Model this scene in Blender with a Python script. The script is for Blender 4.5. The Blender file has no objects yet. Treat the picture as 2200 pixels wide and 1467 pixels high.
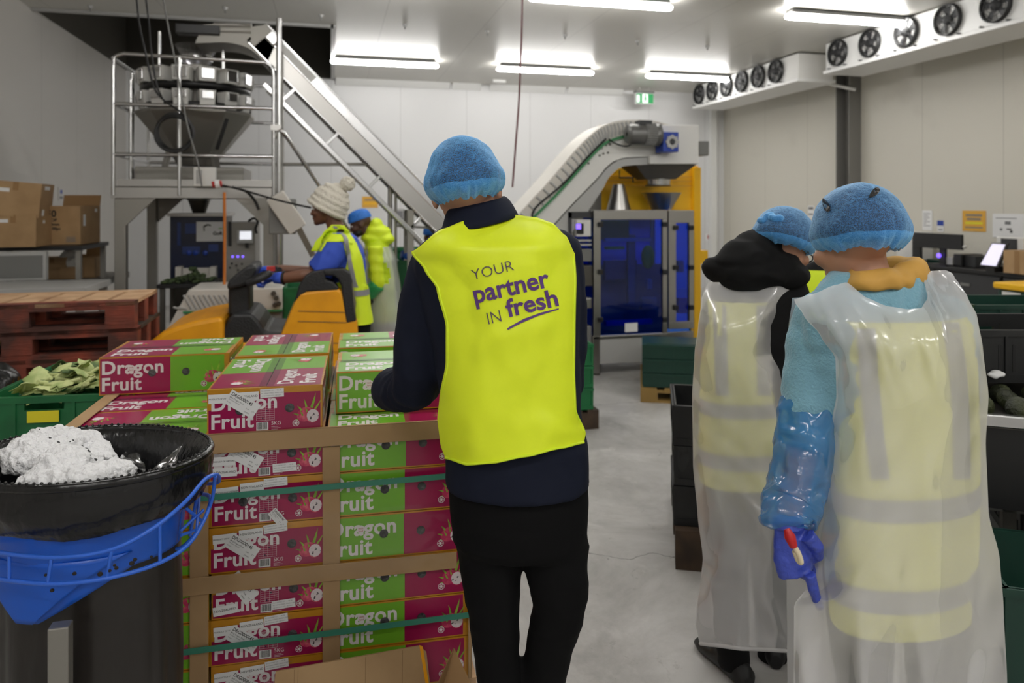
import bpy, bmesh, math, random
from mathutils import Vector, Matrix, noise
from mathutils.bvhtree import BVHTree
random.seed(7)
C = bpy.context.scene.collection
V = Vector
rad = math.radians

# ---------------------------------------------------------------- camera
CAM = V((0, 0, 1.63)); YAW = rad(14.0); FPX = 1560.0; HOR = 440.0   # focal length in pixels of a 2200 wide frame
FW = V((math.sin(YAW), math.cos(YAW), 0)); RT = V((math.cos(YAW), -math.sin(YAW), 0)); UP = V((0, 0, 1))
cd = bpy.data.cameras.new('camera'); cam = bpy.data.objects.new('camera', cd); C.objects.link(cam)
cam.location = CAM; cam.rotation_euler = (rad(90), 0, -YAW)
cd.sensor_width = 36; cd.lens = 36 * FPX / 2200; cd.shift_y = (HOR - 733.5) / 2200
cd.dof.use_dof = True; cd.dof.focus_distance = 1.85; cd.dof.aperture_fstop = 3.4
cd.clip_start = 0.05
bpy.context.scene.camera = cam

# ---------------------------------------------------------------- world, exposure, lamp strength
w = bpy.data.worlds.new('world'); bpy.context.scene.world = w; w.use_nodes = True
w.node_tree.nodes['Background'].inputs[0].default_value = (.8, .85, .9, 1)
w.node_tree.nodes['Background'].inputs[1].default_value = 0.05
vs = bpy.context.scene.view_settings
vs.view_transform = 'Standard'; vs.look = 'None'; vs.gamma = 1; vs.use_curve_mapping = False
vs.exposure = 0.0
LAMP = 47.0
cy = bpy.context.scene.cycles
cy.max_bounces = 8; cy.diffuse_bounces = 4; cy.transparent_max_bounces = 16; cy.caustics_reflective = False; cy.caustics_refractive = False
cy.sample_clamp_indirect = 4.0

# ---------------------------------------------------------------- picture -> place
def at(px, py, d):
    "the point seen at a pixel, at a distance d along the view axis"
    return CAM + FW * d + RT * ((px - 1100) / FPX * d) + UP * ((HOR - py) / FPX * d)
def ray(px, py): return at(px, py, 1) - CAM
def onz(px, py, z): r = ray(px, py); return CAM + r * ((z - CAM.z) / r.z)
def onY(px, py, y): r = ray(px, py); return CAM + r * (y / r.y)
def onX(px, py, x): r = ray(px, py); return CAM + r * (x / r.x)

# ---------------------------------------------------------------- materials
def lin(c):
    f = lambda u: u / 12.92 if u <= .04045 else ((u + .055) / 1.055) ** 2.4
    return tuple(f(u / 255) for u in c[:3]) + (1,)
MATS = {}
def mat(name, c=(128, 128, 128), rough=.5, metal=0, bump=None, spec=None, emit=0, coat=0, mix=None, sheen=0, alpha=None, trans=None, aniso=None):
    """bump=(scale, strength[, detail, (sx,sy,sz)]); mix=(colour2, scale, lo, hi) blotches of a second colour"""
    m = bpy.data.materials.new(name); m.use_nodes = True
    nt = m.node_tree; N = nt.nodes; L = nt.links; p = N['Principled BSDF']
    p.inputs['Base Color'].default_value = lin(c); p.inputs['Roughness'].default_value = rough; p.inputs['Metallic'].default_value = metal
    if spec is not None: p.inputs['Specular IOR Level'].default_value = spec
    if coat: p.inputs['Coat Weight'].default_value = coat; p.inputs['Coat Roughness'].default_value = .12
    if sheen: p.inputs['Sheen Weight'].default_value = sheen
    if emit: p.inputs['Emission Color'].default_value = lin(c); p.inputs['Emission Strength'].default_value = emit
    if alpha is not None: p.inputs['Alpha'].default_value = alpha
    if trans is not None: p.inputs['Transmission Weight'].default_value = trans
    tc = None
    if bump or mix:
        tc = N.new('ShaderNodeTexCoord'); src = tc.outputs['Object']
    if bump:
        s = src
        if len(bump) > 3:
            mp = N.new('ShaderNodeMapping'); mp.inputs['Scale'].default_value = bump[3]; L.new(src, mp.inputs['Vector']); s = mp.outputs['Vector']
        n = N.new('ShaderNodeTexNoise'); n.inputs['Scale'].default_value = bump[0]; n.inputs['Detail'].default_value = bump[2] if len(bump) > 2 else 3
        b = N.new('ShaderNodeBump'); b.inputs['Strength'].default_value = bump[1]; b.inputs['Distance'].default_value = .02
        L.new(s, n.inputs['Vector']); L.new(n.outputs['Fac'], b.inputs['Height']); L.new(b.outputs['Normal'], p.inputs['Normal'])
    if mix:
        n = N.new('ShaderNodeTexNoise'); n.inputs['Scale'].default_value = mix[1]; n.inputs['Detail'].default_value = 5
        r = N.new('ShaderNodeMapRange'); r.inputs[1].default_value = mix[2]; r.inputs[2].default_value = mix[3]
        x = N.new('ShaderNodeMix'); x.data_type = 'RGBA'; x.inputs[6].default_value = lin(c); x.inputs[7].default_value = lin(mix[0])
        L.new(src, n.inputs['Vector']); L.new(n.outputs['Fac'], r.inputs[0]); L.new(r.outputs[0], x.inputs[0]); L.new(x.outputs[2], p.inputs['Base Color'])
    MATS[name] = m
    return m
def glass(name, c, fac, rough=.05):
    "a clear or tinted sheet: see-through mixed with a glossy film"
    m = bpy.data.materials.new(name); m.use_nodes = True; nt = m.node_tree; N = nt.nodes; L = nt.links
    N.remove(N['Principled BSDF']); o = N['Material Output']
    t = N.new('ShaderNodeBsdfTransparent'); t.inputs[0].default_value = lin(c)
    g = N.new('ShaderNodeBsdfGlossy'); g.inputs['Roughness'].default_value = rough
    x = N.new('ShaderNodeMixShader'); x.inputs[0].default_value = fac
    L.new(t.outputs[0], x.inputs[1]); L.new(g.outputs[0], x.inputs[2]); L.new(x.outputs[0], o.inputs[0])
    MATS[name] = m; return m

# ---------------------------------------------------------------- mesh builder
def frame(o, x, y):
    x = V(x).normalized(); y = V(y); z = x.cross(y).normalized(); y = z.cross(x); o = V(o)
    return Matrix(((x.x, y.x, z.x, o.x), (x.y, y.y, z.y, o.y), (x.z, y.z, z.z, o.z), (0, 0, 0, 1)))
def TR(x, y, z, rz=0): return Matrix.Translation((x, y, z)) @ Matrix.Rotation(rz, 4, 'Z')
I4 = Matrix.Identity(4)
_txt = {}
def text_mesh(s, bold=0.0, spacing=1.0):
    k = (s, bold, spacing)
    if k not in _txt:
        cu = bpy.data.curves.new('lettering', 'FONT'); cu.body = s; cu.size = 1; cu.offset = bold; cu.resolution_u = 3; cu.space_character = spacing
        o = bpy.data.objects.new('lettering', cu); me = o.to_mesh()
        vs_ = [tuple(v.co) for v in me.vertices]; fs = [tuple(p.vertices) for p in me.polygons]
        o.to_mesh_clear(); bpy.data.objects.remove(o); bpy.data.curves.remove(cu)
        _txt[k] = (vs_, fs)
    return _txt[k]

class MB:
    def __init__(s): s.v = []; s.f = []; s.m = []; s.s = []; s.mats = []
    def mi(s, m):
        if m not in s.mats: s.mats.append(m)
        return s.mats.index(m)
    def add(s, vs_, fs, m, smooth=False, M=None):
        b = len(s.v); i = s.mi(m)
        s.v += [tuple(M @ V(p)) for p in vs_] if M is not None else [tuple(p) for p in vs_]
        for f in fs: s.f.append(tuple(b + q for q in f)); s.m.append(i); s.s.append(smooth)
        return s
    def hexa(s, p, m, M=None):
        return s.add(p, [(0, 3, 2, 1), (4, 5, 6, 7), (0, 1, 5, 4), (1, 2, 6, 5), (2, 3, 7, 6), (3, 0, 4, 7)], m, False, M)
    def bx(s, x0, x1, y0, y1, z0, z1, m, M=None):
        return s.hexa([(x0, y0, z0), (x1, y0, z0), (x1, y1, z0), (x0, y1, z0), (x0, y0, z1), (x1, y0, z1), (x1, y1, z1), (x0, y1, z1)], m, M)
    def box(s, c, d, m, rz=0, M=None):
        T = TR(c[0], c[1], c[2], rz)
        if M is not None: T = M @ T
        return s.bx(-d[0] / 2, d[0] / 2, -d[1] / 2, d[1] / 2, -d[2] / 2, d[2] / 2, m, T)
    def beam(s, a, b, wd, ht, m, up=(0, 0, 1)):
        "a square bar from a to b"
        a = V(a); b = V(b); z = (b - a); u = V(up)
        if abs(z.normalized().dot(u)) > .99: u = V((0, 1, 0))
        x = u.cross(z).normalized(); y = z.cross(x).normalized()
        c = [x * (wd / 2 * i) + y * (ht / 2 * j) for i, j in ((-1, -1), (1, -1), (1, 1), (-1, 1))]
        return s.hexa([a + q for q in c] + [b + q for q in c], m)
    def loft(s, rings, m, cap=True, smooth=True, M=None):
        n = len(rings[0]); vs_ = [p for r in rings for p in r]; fs = []
        for i in range(len(rings) - 1):
            for j in range(n):
                k = (j + 1) % n; fs.append((i * n + j, i * n + k, (i + 1) * n + k, (i + 1) * n + j))
        s.add(vs_, fs, m, smooth, M)
        if cap:
            s.add(rings[0], [tuple(range(n))[::-1]], m, False, M); s.add(rings[-1], [tuple(range(n))], m, False, M)
        return s
    def tube(s, pts, r, m, n=8, closed=False, cap=True, M=None, smooth=True, flat=1.0):
        pts = [V(p) for p in pts]; k = len(pts); rs = r if isinstance(r, (list, tuple)) else [r] * k
        rings = []; prev = None
        for i in range(k):
            a = pts[(i - 1) % k] if (i > 0 or closed) else pts[i]; b = pts[(i + 1) % k] if (i < k - 1 or closed) else pts[i]
            t = (b - a).normalized()
            if prev is None: u = V((0, 0, 1)) if abs(t.z) < .9 else V((0, 1, 0)); x = u.cross(t).normalized()
            else: x = (prev - t * prev.dot(t)).normalized()
            prev = x; y = t.cross(x)
            rings.append([pts[i] + (x * math.cos(q) + y * (math.sin(q) * flat)) * rs[i] for q in (2 * math.pi * j / n for j in range(n))])
        if closed: rings.append(rings[0])
        return s.loft(rings, m, cap and not closed, smooth, M)
    def cyl(s, a, b, r, m, n=16, r2=None): return s.tube([a, b], [r, r if r2 is None else r2], m, n)
    def lathe(s, prof, m, n=24, M=None, smooth=True, cap=False):
        return s.loft([[(r * math.cos(2 * math.pi * j / n), r * math.sin(2 * math.pi * j / n), z) for j in range(n)] for r, z in prof], m, cap, smooth, M)
    def ell(s, c, r, m, M=None, n=20, k=12):
        rings = []
        for i in range(k + 1):
            t = math.pi * i / k; q = max(math.sin(t), 1e-3)
            rings.append([(c[0] + r[0] * q * math.cos(2 * math.pi * j / n), c[1] + r[1] * q * math.sin(2 * math.pi * j / n), c[2] - r[2] * math.cos(t)) for j in range(n)])
        return s.loft(rings, m, True, True, M)
    def prism(s, poly, z0, z1, m, M=None):
        n = len(poly)
        return s.add([(x, y, z0) for x, y in poly] + [(x, y, z1) for x, y in poly],
                     [tuple(range(n))[::-1], tuple(range(n, 2 * n))] + [(i, (i + 1) % n, n + (i + 1) % n, n + i) for i in range(n)], m, False, M)
    def poly(s, pts, m, M=None): return s.add(pts, [tuple(range(len(pts)))], m, False, M)
    def rect(s, x0, x1, y0, y1, z, m, M=None): return s.poly([(x0, y0, z), (x1, y0, z), (x1, y1, z), (x0, y1, z)], m, M)
    def disc(s, cx, cy_, r, z, m, M=None, n=20, ry=None, rot=0):
        ry = ry or r; c_, s_ = math.cos(rot), math.sin(rot); P = []
        for j in range(n):
            a = 2 * math.pi * j / n; x, y = r * math.cos(a), ry * math.sin(a); P.append((cx + x * c_ - y * s_, cy_ + x * s_ + y * c_, z))
        return s.poly(P, m, M)
    def grid(s, fn, nu, nv, m, smooth=True, M=None):
        return s.add([fn(i / nu, j / nv) for j in range(nv + 1) for i in range(nu + 1)],
                     [(j * (nu + 1) + i, j * (nu + 1) + i + 1, (j + 1) * (nu + 1) + i + 1, (j + 1) * (nu + 1) + i) for j in range(nv) for i in range(nu)], m, smooth, M)
    def text(s, t, size, x, y, z, m, M=None, bold=0.0, rot=0, align='l', sx=1.0, spacing=1.0):
        vs_, fs = text_mesh(t, bold, spacing)
        if not vs_: return s
        w0 = min(p[0] for p in vs_); w1 = max(p[0] for p in vs_)
        off = {'l': -w0, 'c': -(w0 + w1) / 2, 'r': -w1}[align]
        c_, s_ = math.cos(rot), math.sin(rot); P = []
        for p in vs_:
            a, b = (p[0] + off) * size * sx, p[1] * size; P.append((x + a * c_ - b * s_, y + a * s_ + b * c_, z))
        return s.add(P, fs, m, False, M)
    def mesh(s, name):
        me = bpy.data.meshes.new(name); me.from_pydata(s.v, [], s.f)
        for m in s.mats: me.materials.append(MATS[m])
        me.polygons.foreach_set('material_index', s.m); me.polygons.foreach_set('use_smooth', s.s); me.update()
        return me
    def build(s, name, parent=None, bevel=0, solid=0, sub=0, weld=True, seg=2):
        o = bpy.data.objects.new(name, s.mesh(name)); C.objects.link(o); adopt(o, parent)
        if sub: d = o.modifiers.new('sub', 'SUBSURF'); d.levels = d.render_levels = sub
        if solid: d = o.modifiers.new('solid', 'SOLIDIFY'); d.thickness = solid; d.offset = 0
        if bevel: d = o.modifiers.new('bevel', 'BEVEL'); d.width = bevel; d.segments = seg; d.limit_method = 'ANGLE'; d.angle_limit = rad(40)
        return o
    def blob(s, name, parent=None, voxel=.008, smooth=6, fn=None, m=None, dec=0):
        "fuse the overlapping closed shapes into ONE continuous skin"
        t = bpy.data.objects.new('t', s.mesh('t')); C.objects.link(t)
        d = t.modifiers.new('r', 'REMESH'); d.mode = 'VOXEL'; d.voxel_size = voxel; d.use_smooth_shade = True
        if smooth: d = t.modifiers.new('s', 'SMOOTH'); d.factor = .5; d.iterations = smooth
        bpy.context.view_layer.update()
        me = bpy.data.meshes.new_from_object(t.evaluated_get(bpy.context.evaluated_depsgraph_get()))
        bpy.data.objects.remove(t)
        me.name = name; me.materials.clear(); me.materials.append(MATS[m or s.mats[0]])
        if fn: warp(me, fn)
        me.polygons.foreach_set('use_smooth', [True] * len(me.polygons)); me.update()
        o = bpy.data.objects.new(name, me); C.objects.link(o); adopt(o, parent); return o
def warp(me, fn):
    "move each vertex along its normal by fn(co, normal)"
    me.update(); nn = [v.normal.copy() for v in me.vertices]
    for v, n in zip(me.vertices, nn):
        d = fn(v.co, n)
        v.co = v.co + (d if isinstance(d, Vector) else n * d)
def adopt(o, parent):
    "parent without moving: every mesh is written in place coordinates, only a top-level object has a location"
    if parent is not None:
        o.parent = parent
        if parent.parent is None: o.matrix_parent_inverse = Matrix.LocRotScale(parent.location, parent.rotation_euler, None).inverted()
def ns(p, sc=1.0, seed=0.0): return noise.noise(V((p[0] * sc + seed, p[1] * sc + seed * 1.7, p[2] * sc - seed)))
def ridg(p, sc, seed=0.0): return 1 - abs(ns(p, sc, seed)) * 2

def tag(o, label, cat, group=None, kind=None):
    o['label'] = label; o['category'] = cat
    if group: o['group'] = group
    if kind: o['kind'] = kind
    return o
def thing(name, label, cat, loc=(0, 0, 0), rz=0, group=None):
    o = bpy.data.objects.new(name, None); C.objects.link(o); o.empty_display_size = .1; o.location = loc; o.rotation_euler = (0, 0, rz)
    return tag(o, label, cat, group)
def struct(o): o['kind'] = 'structure'; return o
def dup(root, loc, rz=0, label=None, group=None):
    r = root.copy(); C.objects.link(r); r.location = loc; r.rotation_euler = (0, 0, rz)
    if label: r['label'] = label
    if group: r['group'] = group
    for ch in root.children:
        c = ch.copy(); C.objects.link(c); c.parent = r
        for g in ch.children:
            d = g.copy(); C.objects.link(d); d.parent = c
    return r
def lerp(a, b, t): return a + (b - a) * t
def interp(tab, x):
    "piecewise linear table [(x, a, b, ...)]"
    if x <= tab[0][0]: return tab[0][1:]
    for p, q in zip(tab, tab[1:]):
        if x <= q[0]:
            t = (x - p[0]) / (q[0] - p[0]); t = t * t * (3 - 2 * t) * .5 + t * .5
            return tuple(lerp(a, b, t) for a, b in zip(p[1:], q[1:]))
    return tab[-1][1:]
def curve(pts, n=8):
    "Catmull-Rom through points"
    P = [V(p) for p in pts]; P = [P[0] * 2 - P[1]] + P + [P[-1] * 2 - P[-2]]; out = []
    for i in range(1, len(P) - 2):
        for j in range(n):
            t = j / n; a, b, c, d = P[i - 1:i + 3]
            out.append(.5 * ((2 * b) + (c - a) * t + (2 * a - 5 * b + 4 * c - d) * t * t + (3 * b - a - 3 * c + d) * t ** 3))
    out.append(P[-2]); return out
# ================================================================ materials
def panel_mat(name, c, axis, period, off=0.0, dirt=(120, 112, 100)):
    "insulated wall panel: faint vertical joints and a little grime"
    m = mat(name, c, .42, mix=(dirt, .9, .62, 1.6)); nt = m.node_tree; N = nt.nodes; L = nt.links; p = N['Principled BSDF']
    tc = N.new('ShaderNodeTexCoord'); sp = N.new('ShaderNodeSeparateXYZ'); L.new(tc.outputs['Object'], sp.inputs[0])
    a = N.new('ShaderNodeMath'); a.operation = 'MULTIPLY_ADD'; a.inputs[1].default_value = 1 / period; a.inputs[2].default_value = off + 50; L.new(sp.outputs[axis], a.inputs[0])
    f = N.new('ShaderNodeMath'); f.operation = 'FRACT'; L.new(a.outputs[0], f.inputs[0])
    g = N.new('ShaderNodeMath'); g.operation = 'LESS_THAN'; g.inputs[1].default_value = .010 / period; L.new(f.outputs[0], g.inputs[0])
    k = N.new('ShaderNodeMath'); k.operation = 'MULTIPLY'; k.inputs[1].default_value = .25; L.new(g.outputs[0], k.inputs[0])
    x = N.new('ShaderNodeMix'); x.data_type = 'RGBA'; x.inputs[7].default_value = lin((70, 68, 62))
    old = p.inputs['Base Color'].links[0].from_socket
    L.new(old, x.inputs[6]); L.new(k.outputs[0], x.inputs[0]); L.new(x.outputs[2], p.inputs['Base Color'])
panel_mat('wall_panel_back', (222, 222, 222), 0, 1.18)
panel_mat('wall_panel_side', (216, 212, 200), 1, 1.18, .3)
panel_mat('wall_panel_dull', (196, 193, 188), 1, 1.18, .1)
panel_mat('ceiling_panel', (205, 203, 196), 0, 1.2, .5)
MATS['ceiling_panel'].node_tree.nodes['Principled BSDF'].inputs['Roughness'].default_value = .36; MATS['ceiling_panel'].node_tree.nodes['Principled BSDF'].inputs['Specular IOR Level'].default_value = .35
mat('recess_shade', (78, 75, 68), .85)  # panels coloured darker to paint in the shade of the unlit recess
def floor_mat():
    m = mat('concrete', (182, 180, 177), .42); nt = m.node_tree; N = nt.nodes; L = nt.links; p = N['Principled BSDF']
    tc = N.new('ShaderNodeTexCoord'); O = tc.outputs['Object']
    def no(sc, det, rough=.6, dist=0.0):
        n = N.new('ShaderNodeTexNoise'); n.inputs['Scale'].default_value = sc; n.inputs['Detail'].default_value = det; n.inputs['Roughness'].default_value = rough; n.inputs['Distortion'].default_value = dist
        L.new(O, n.inputs['Vector']); return n.outputs['Fac']
    def mr(s, a, b, c=0.0, d=1.0):
        r = N.new('ShaderNodeMapRange'); r.inputs[1].default_value = a; r.inputs[2].default_value = b; r.inputs[3].default_value = c; r.inputs[4].default_value = d; L.new(s, r.inputs[0]); return r.outputs[0]
    def mx(a, b, f):
        x = N.new('ShaderNodeMix'); x.data_type = 'RGBA'
        for i, s in ((6, a), (7, b)):
            if isinstance(s, tuple): x.inputs[i].default_value = s
            else: L.new(s, x.inputs[i])
        L.new(f, x.inputs[0]); return x.outputs[2]
    c = mx(lin((196, 194, 191)), lin((158, 156, 152)), mr(no(1.6, 8, .7, .6), .38, .66))
    c = mx(c, lin((112, 108, 102)), mr(no(5.5, 9, .75, 1.0), .60, .76, 0, .75))
    c = mx(c, lin((88, 84, 80)), mr(no(32, 4, .6), .69, .74, 0, .6))
    c = mx(c, lin((214, 212, 208)), mr(no(3.1, 7, .65, .4), .60, .72, 0, .6))
    v = N.new('ShaderNodeTexVoronoi'); v.feature = 'DISTANCE_TO_EDGE'; v.inputs['Scale'].default_value = .45; v.inputs['Randomness'].default_value = 1
    wv = N.new('ShaderNodeVectorMath'); wv.operation = 'ADD'; nv = N.new('ShaderNodeTexNoise'); nv.inputs['Scale'].default_value = 2.2; nv.inputs['Detail'].default_value = 5
    L.new(O, nv.inputs['Vector']); L.new(O, wv.inputs[0]); L.new(nv.outputs['Color'], wv.inputs[1]); L.new(wv.outputs[0], v.inputs['Vector'])
    c = mx(c, lin((96, 92, 88)), mr(v.outputs['Distance'], .0018, .0035, .8, 0))
    L.new(c, p.inputs['Base Color'])
    b = N.new('ShaderNodeBump'); b.inputs['Strength'].default_value = .12; L.new(no(40, 6), b.inputs['Height']); L.new(b.outputs['Normal'], p.inputs['Normal'])
    L.new(mr(no(2.2, 6), .3, .7, .32, .6), p.inputs['Roughness'])
floor_mat()
mat('lamp_glow', (255, 253, 250), .5, emit=LAMP)
mat('white_paint', (232, 232, 230), .4)
mat('white_plastic', (225, 224, 220), .45)
mat('cream_guard', (214, 210, 202), .5)
mat('steel', (172, 170, 166), .34, 1, bump=(30, .04, 2, (1, 1, .05)))
mat('steel_dull', (150, 147, 141), .5, .75)
mat('steel_dark', (96, 93, 88), .5, .8)
mat('steel_bright', (205, 205, 205), .22, 1)
mat('galv_grey', (128, 126, 122), .6, .3)
mat('black_plastic', (26, 26, 27), .42)
mat('black_rubber', (20, 20, 21), .7)
mat('dark_grey', (52, 53, 55), .55)
mat('mid_grey', (118, 118, 116), .55)
mat('light_grey', (176, 176, 174), .5)
mat('cable_black', (17, 17, 18), .5)
mat('hose_maroon', (98, 36, 40), .5)
mat('orange_strap', (206, 118, 40), .6)
mat('green_strap', (62, 133, 112), .42)
mat('green_belt', (58, 132, 84), .5)
mat('card', (176, 144, 104), .75, mix=((160, 128, 90), 5, .4, .7))
mat('card_dark', (128, 98, 64), .8)
mat('card_inner', (150, 116, 76), .8)
mat('pallet_red', (136, 60, 40), .75, mix=((74, 42, 34), 5, .36, .62), bump=(14, .3, 4, (1, 8, 8)))
mat('wood_pale', (208, 172, 134), .8, mix=((176, 136, 102), 7, .4, .7), bump=(12, .3, 4, (1, 8, 8)))
mat('wood_dark', (74, 58, 44), .85, mix=((50, 40, 32), 9, .4, .7))
mat('wood_gold', (150, 120, 66), .8)
mat('truck_yellow', (238, 164, 24), .38, mix=((206, 136, 18), 3, .5, .9))
mat('frame_yellow', (246, 190, 26), .45)
mat('sign_yellow', (226, 172, 66), .6)
mat('crate_green', (22, 104, 58), .45, mix=((16, 78, 44), 6, .5, .8))
mat('crate_teal', (18, 58, 47), .4)
mat('crate_black', (24, 25, 26), .45, mix=((44, 44, 43), 8, .55, .85))
mat('motor_grey', (110, 110, 108), .4, .6)
mat('gear_blue', (28, 62, 158), .4)
mat('machine_blue', (24, 52, 116), .4)
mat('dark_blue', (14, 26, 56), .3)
mat('label_white', (236, 236, 236), .5)
mat('label_yellow', (232, 220, 40), .55)
mat('ink_black', (22, 22, 24), .6)
mat('ink_grey', (120, 120, 122), .6)
mat('ink_red', (176, 44, 40), .6)
mat('screen_lilac', (232, 228, 250), .4, emit=.55)
mat('screen_white', (240, 242, 250), .4, emit=.8)
mat('led_violet', (120, 90, 255), .4, emit=2.0)
mat('exit_green', (20, 138, 74), .5, emit=.5)
mat('exit_white', (240, 250, 244), .5, emit=.8)
glass('blue_glass', (136, 182, 250), .06)
glass('clear_film', (250, 250, 252), .10, .12)

# ================================================================ the room
CEIL = 3.80; XL, XR, YB, YF = -3.2, 7.5, 12.85, -4.5
RX, RY, RH = 0.03, 9.05, 5.2            # the raised part of the ceiling over the weigher: its edge lines and height
m = MB(); m.bx(XL - .2, XR + .2, YF - .2, YB + .2, -.12, 0, 'concrete'); struct(m.build('floor'))
m = MB()
m.bx(XL - .2, XR + .2, YF - .2, RY, CEIL, CEIL + .14, 'ceiling_panel')
m.bx(RX, XR + .2, RY, YB + .2, CEIL, CEIL + .14, 'ceiling_panel')
struct(m.build('ceiling'))
m = MB(); m.bx(XL - .2, RX + .1, RY - .1, YB + .2, RH, RH + .1, 'recess_shade'); m.bx(XL - .2, RX + .1, RY - .1, RY - .002, CEIL + .14, RH, 'recess_shade'); m.bx(RX + .002, RX + .1, RY - .1, YB, CEIL + .14, RH, 'recess_shade')
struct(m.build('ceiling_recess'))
m = MB(); m.bx(XL - .2, XR + .2, YB, YB + .15, 0, CEIL, 'wall_panel_back'); m.bx(XL - .2, XR + .2, YB, YB + .15, CEIL, RH, 'recess_shade'); struct(m.build('wall_back'))
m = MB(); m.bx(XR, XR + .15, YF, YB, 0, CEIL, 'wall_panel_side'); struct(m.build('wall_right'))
m = MB(); m.bx(XL - .15, XL, YF, YB, 0, CEIL, 'wall_panel_dull'); m.bx(XL - .15, XL, RY, YB, CEIL, RH, 'recess_shade'); struct(m.build('wall_left'))
m = MB(); m.bx(XL, XR, YF - .15, YF, 0, CEIL, 'wall_panel_back'); struct(m.build('wall_front'))
# cove strip along the top of the back wall, in lengths with gaps as the photo shows
def cove(x0, x1, n):
    m = MB(); m.prism([(0, 0), (-.10, 0), (-.085, -.02), (-.02, -.095), (0, -.11)], x0, x1, 'white_paint', Matrix(((0, 0, 1, 0), (1, 0, 0, YB), (0, 1, 0, CEIL), (0, 0, 0, 1))))
    struct(m.build('trim_%d' % n))
for n, (a, b) in enumerate(((0.08, 2.05), (2.10, 2.62), (2.78, 4.20), (4.26, 5.35))): cove(a, b, n + 1)
m = MB(); m.bx(RX - .03, RX + .03, RY - .03, YB, CEIL - .03, CEIL + .14, 'light_grey'); m.bx(XL, RX, RY - .03, RY + .03, CEIL - .03, CEIL + .14, 'light_grey'); struct(m.build('trim_5'))
# steel column on the side wall and thin joints
m = MB()
p = onX(1833, 300, XR - .02); y = p.y
for q in (-.14, .13): m.bx(XR - .20, XR - .0, y + q, y + q + .02, 0, CEIL, 'galv_grey')
m.bx(XR - .05, XR - .03, y - .12, y + .13, 0, CEIL, 'galv_grey'); struct(m.build('column'))
m = MB(); m.bx(XR - .34, XR - .22, YB - .12, YB - .001, 0, CEIL, 'white_paint'); struct(m.build('trim_6'))

# ---------------------------------------------------------------- batten lights: rows across the room
def batten(x, y, label):
    t = thing('batten_light', label, 'ceiling light', (x, y, CEIL))
    L = .74
    b = MB(); b.bx(-L, L, -.062, .062, -.055, -.012, 'mid_grey', TR(x, y, CEIL))
    for sx in (-.5, .5): b.bx(sx - .03, sx + .03, -.03, .03, -.012, 0, 'steel', TR(x, y, CEIL))
    b.build('body', t, bevel=.006)
    d = MB(); rings = []
    for i, (u, k) in enumerate(((-L - .045, .25), (-L - .035, .7), (-L - .01, .95), (-L + .02, 1), (L - .02, 1), (L + .01, .95), (L + .035, .7), (L + .045, .25))):
        rings.append([(x + u, y + .05 * k * math.cos(a), CEIL - .088 + .032 * k * math.sin(a)) for a in (2 * math.pi * j / 14 for j in range(14))])
    d.loft(rings, 'lamp_glow'); d.build('diffuser', t)
rows = [(10.85, (.78, 3.25, 5.72), ('in the far row nearest the weigher', 'in the middle of the far row', 'in the far row beside the wall cooler')),
        (7.05, (.45, 2.72, 5.66), ('overhead in the nearer row above the truck', 'at the top edge above the man in the vest', 'beside the nearer wall cooler')),
        (3.25, (-.9, 1.9, 4.9), ('above the pallet', 'above the aisle', 'above the women')), (-.6, (-1.2, 1.6, 4.6), ('behind the pallet', 'behind the aisle', 'behind the women')),
        (-3.2, (-.6, 3.4), ('at the rear wall', 'at the rear wall by the corner'))]
for yy, xs, ls in rows:
    for xx, l in zip(xs, ls): batten(xx, yy, 'long white batten ceiling light ' + l)
# ================================================================ the pallet of dragon fruit cartons
mat('crimson', (156, 20, 76), .28, coat=.25); mat('lime', (116, 178, 46), .28, coat=.25); mat('carton_gold', (196, 136, 34), .3, coat=.5, bump=(18, .25, 3))
mat('print_white', (232, 226, 226), .4); mat('vent_dark', (88, 88, 88), .55, bump=(60, .6, 2), mix=((50, 50, 52), 30, .4, .6)); mat('fruit_pink', (190, 44, 92), .45, mix=((226, 120, 130), 40, .45, .7))
mat('fruit_leaf', (150, 190, 60), .5, mix=((96, 140, 40), 30, .4, .7)); mat('fruit_flesh', (226, 214, 216), .5, mix=((70, 60, 66), 130, .60, .64)); mat('fruit_shade', (140, 24, 66), .5)
mat('film_shine', (240, 240, 240), .1)
CL, CW, CH = .44, .33, .137
CM = .1345                                                             # a carton is a little lower than its place in the stack
def fruit(b, M, x, y, s, z=.0012, left=True):
    "the printed fruit: a pink scaly fruit with green fins and a cut half in front"
    b.disc(x - .42 * s, y - .02 * s, .50 * s, z, 'fruit_pink', M, 18, .42 * s, .5)
    for (dx, dy, ln, a, wd) in ((-.05, .35, .95, 1.25, .16), (-.35, .40, .55, 1.75, .12), (-.62, .22, .42, 2.2, .12), (.1, .18, .8, .95, .12), (-.80, -.05, .34, 2.7, .10), (-.55, -.10, .36, 2.0, .10), (-.3, .08, .36, 1.8, .10), (-.85, -.3, .3, 3.5, .09)):
        c_, s_ = math.cos(a), math.sin(a); q = [(0, -wd / 2), (ln * .5, -wd * .35), (ln, .04), (ln * .55, wd * .4), (0, wd / 2)]
        b.poly([(x + (dx + u * c_ - v * s_) * s, y + (dy + u * s_ + v * c_) * s, z + .0002) for u, v in q], 'fruit_leaf', M)
    b.disc(x + .02 * s, y - .12 * s, .40 * s, z + .0004, 'fruit_pink', M, 20, .43 * s)
    b.disc(x + .03 * s, y - .12 * s, .36 * s, z + .0006, 'fruit_flesh', M, 20, .39 * s)
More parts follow.
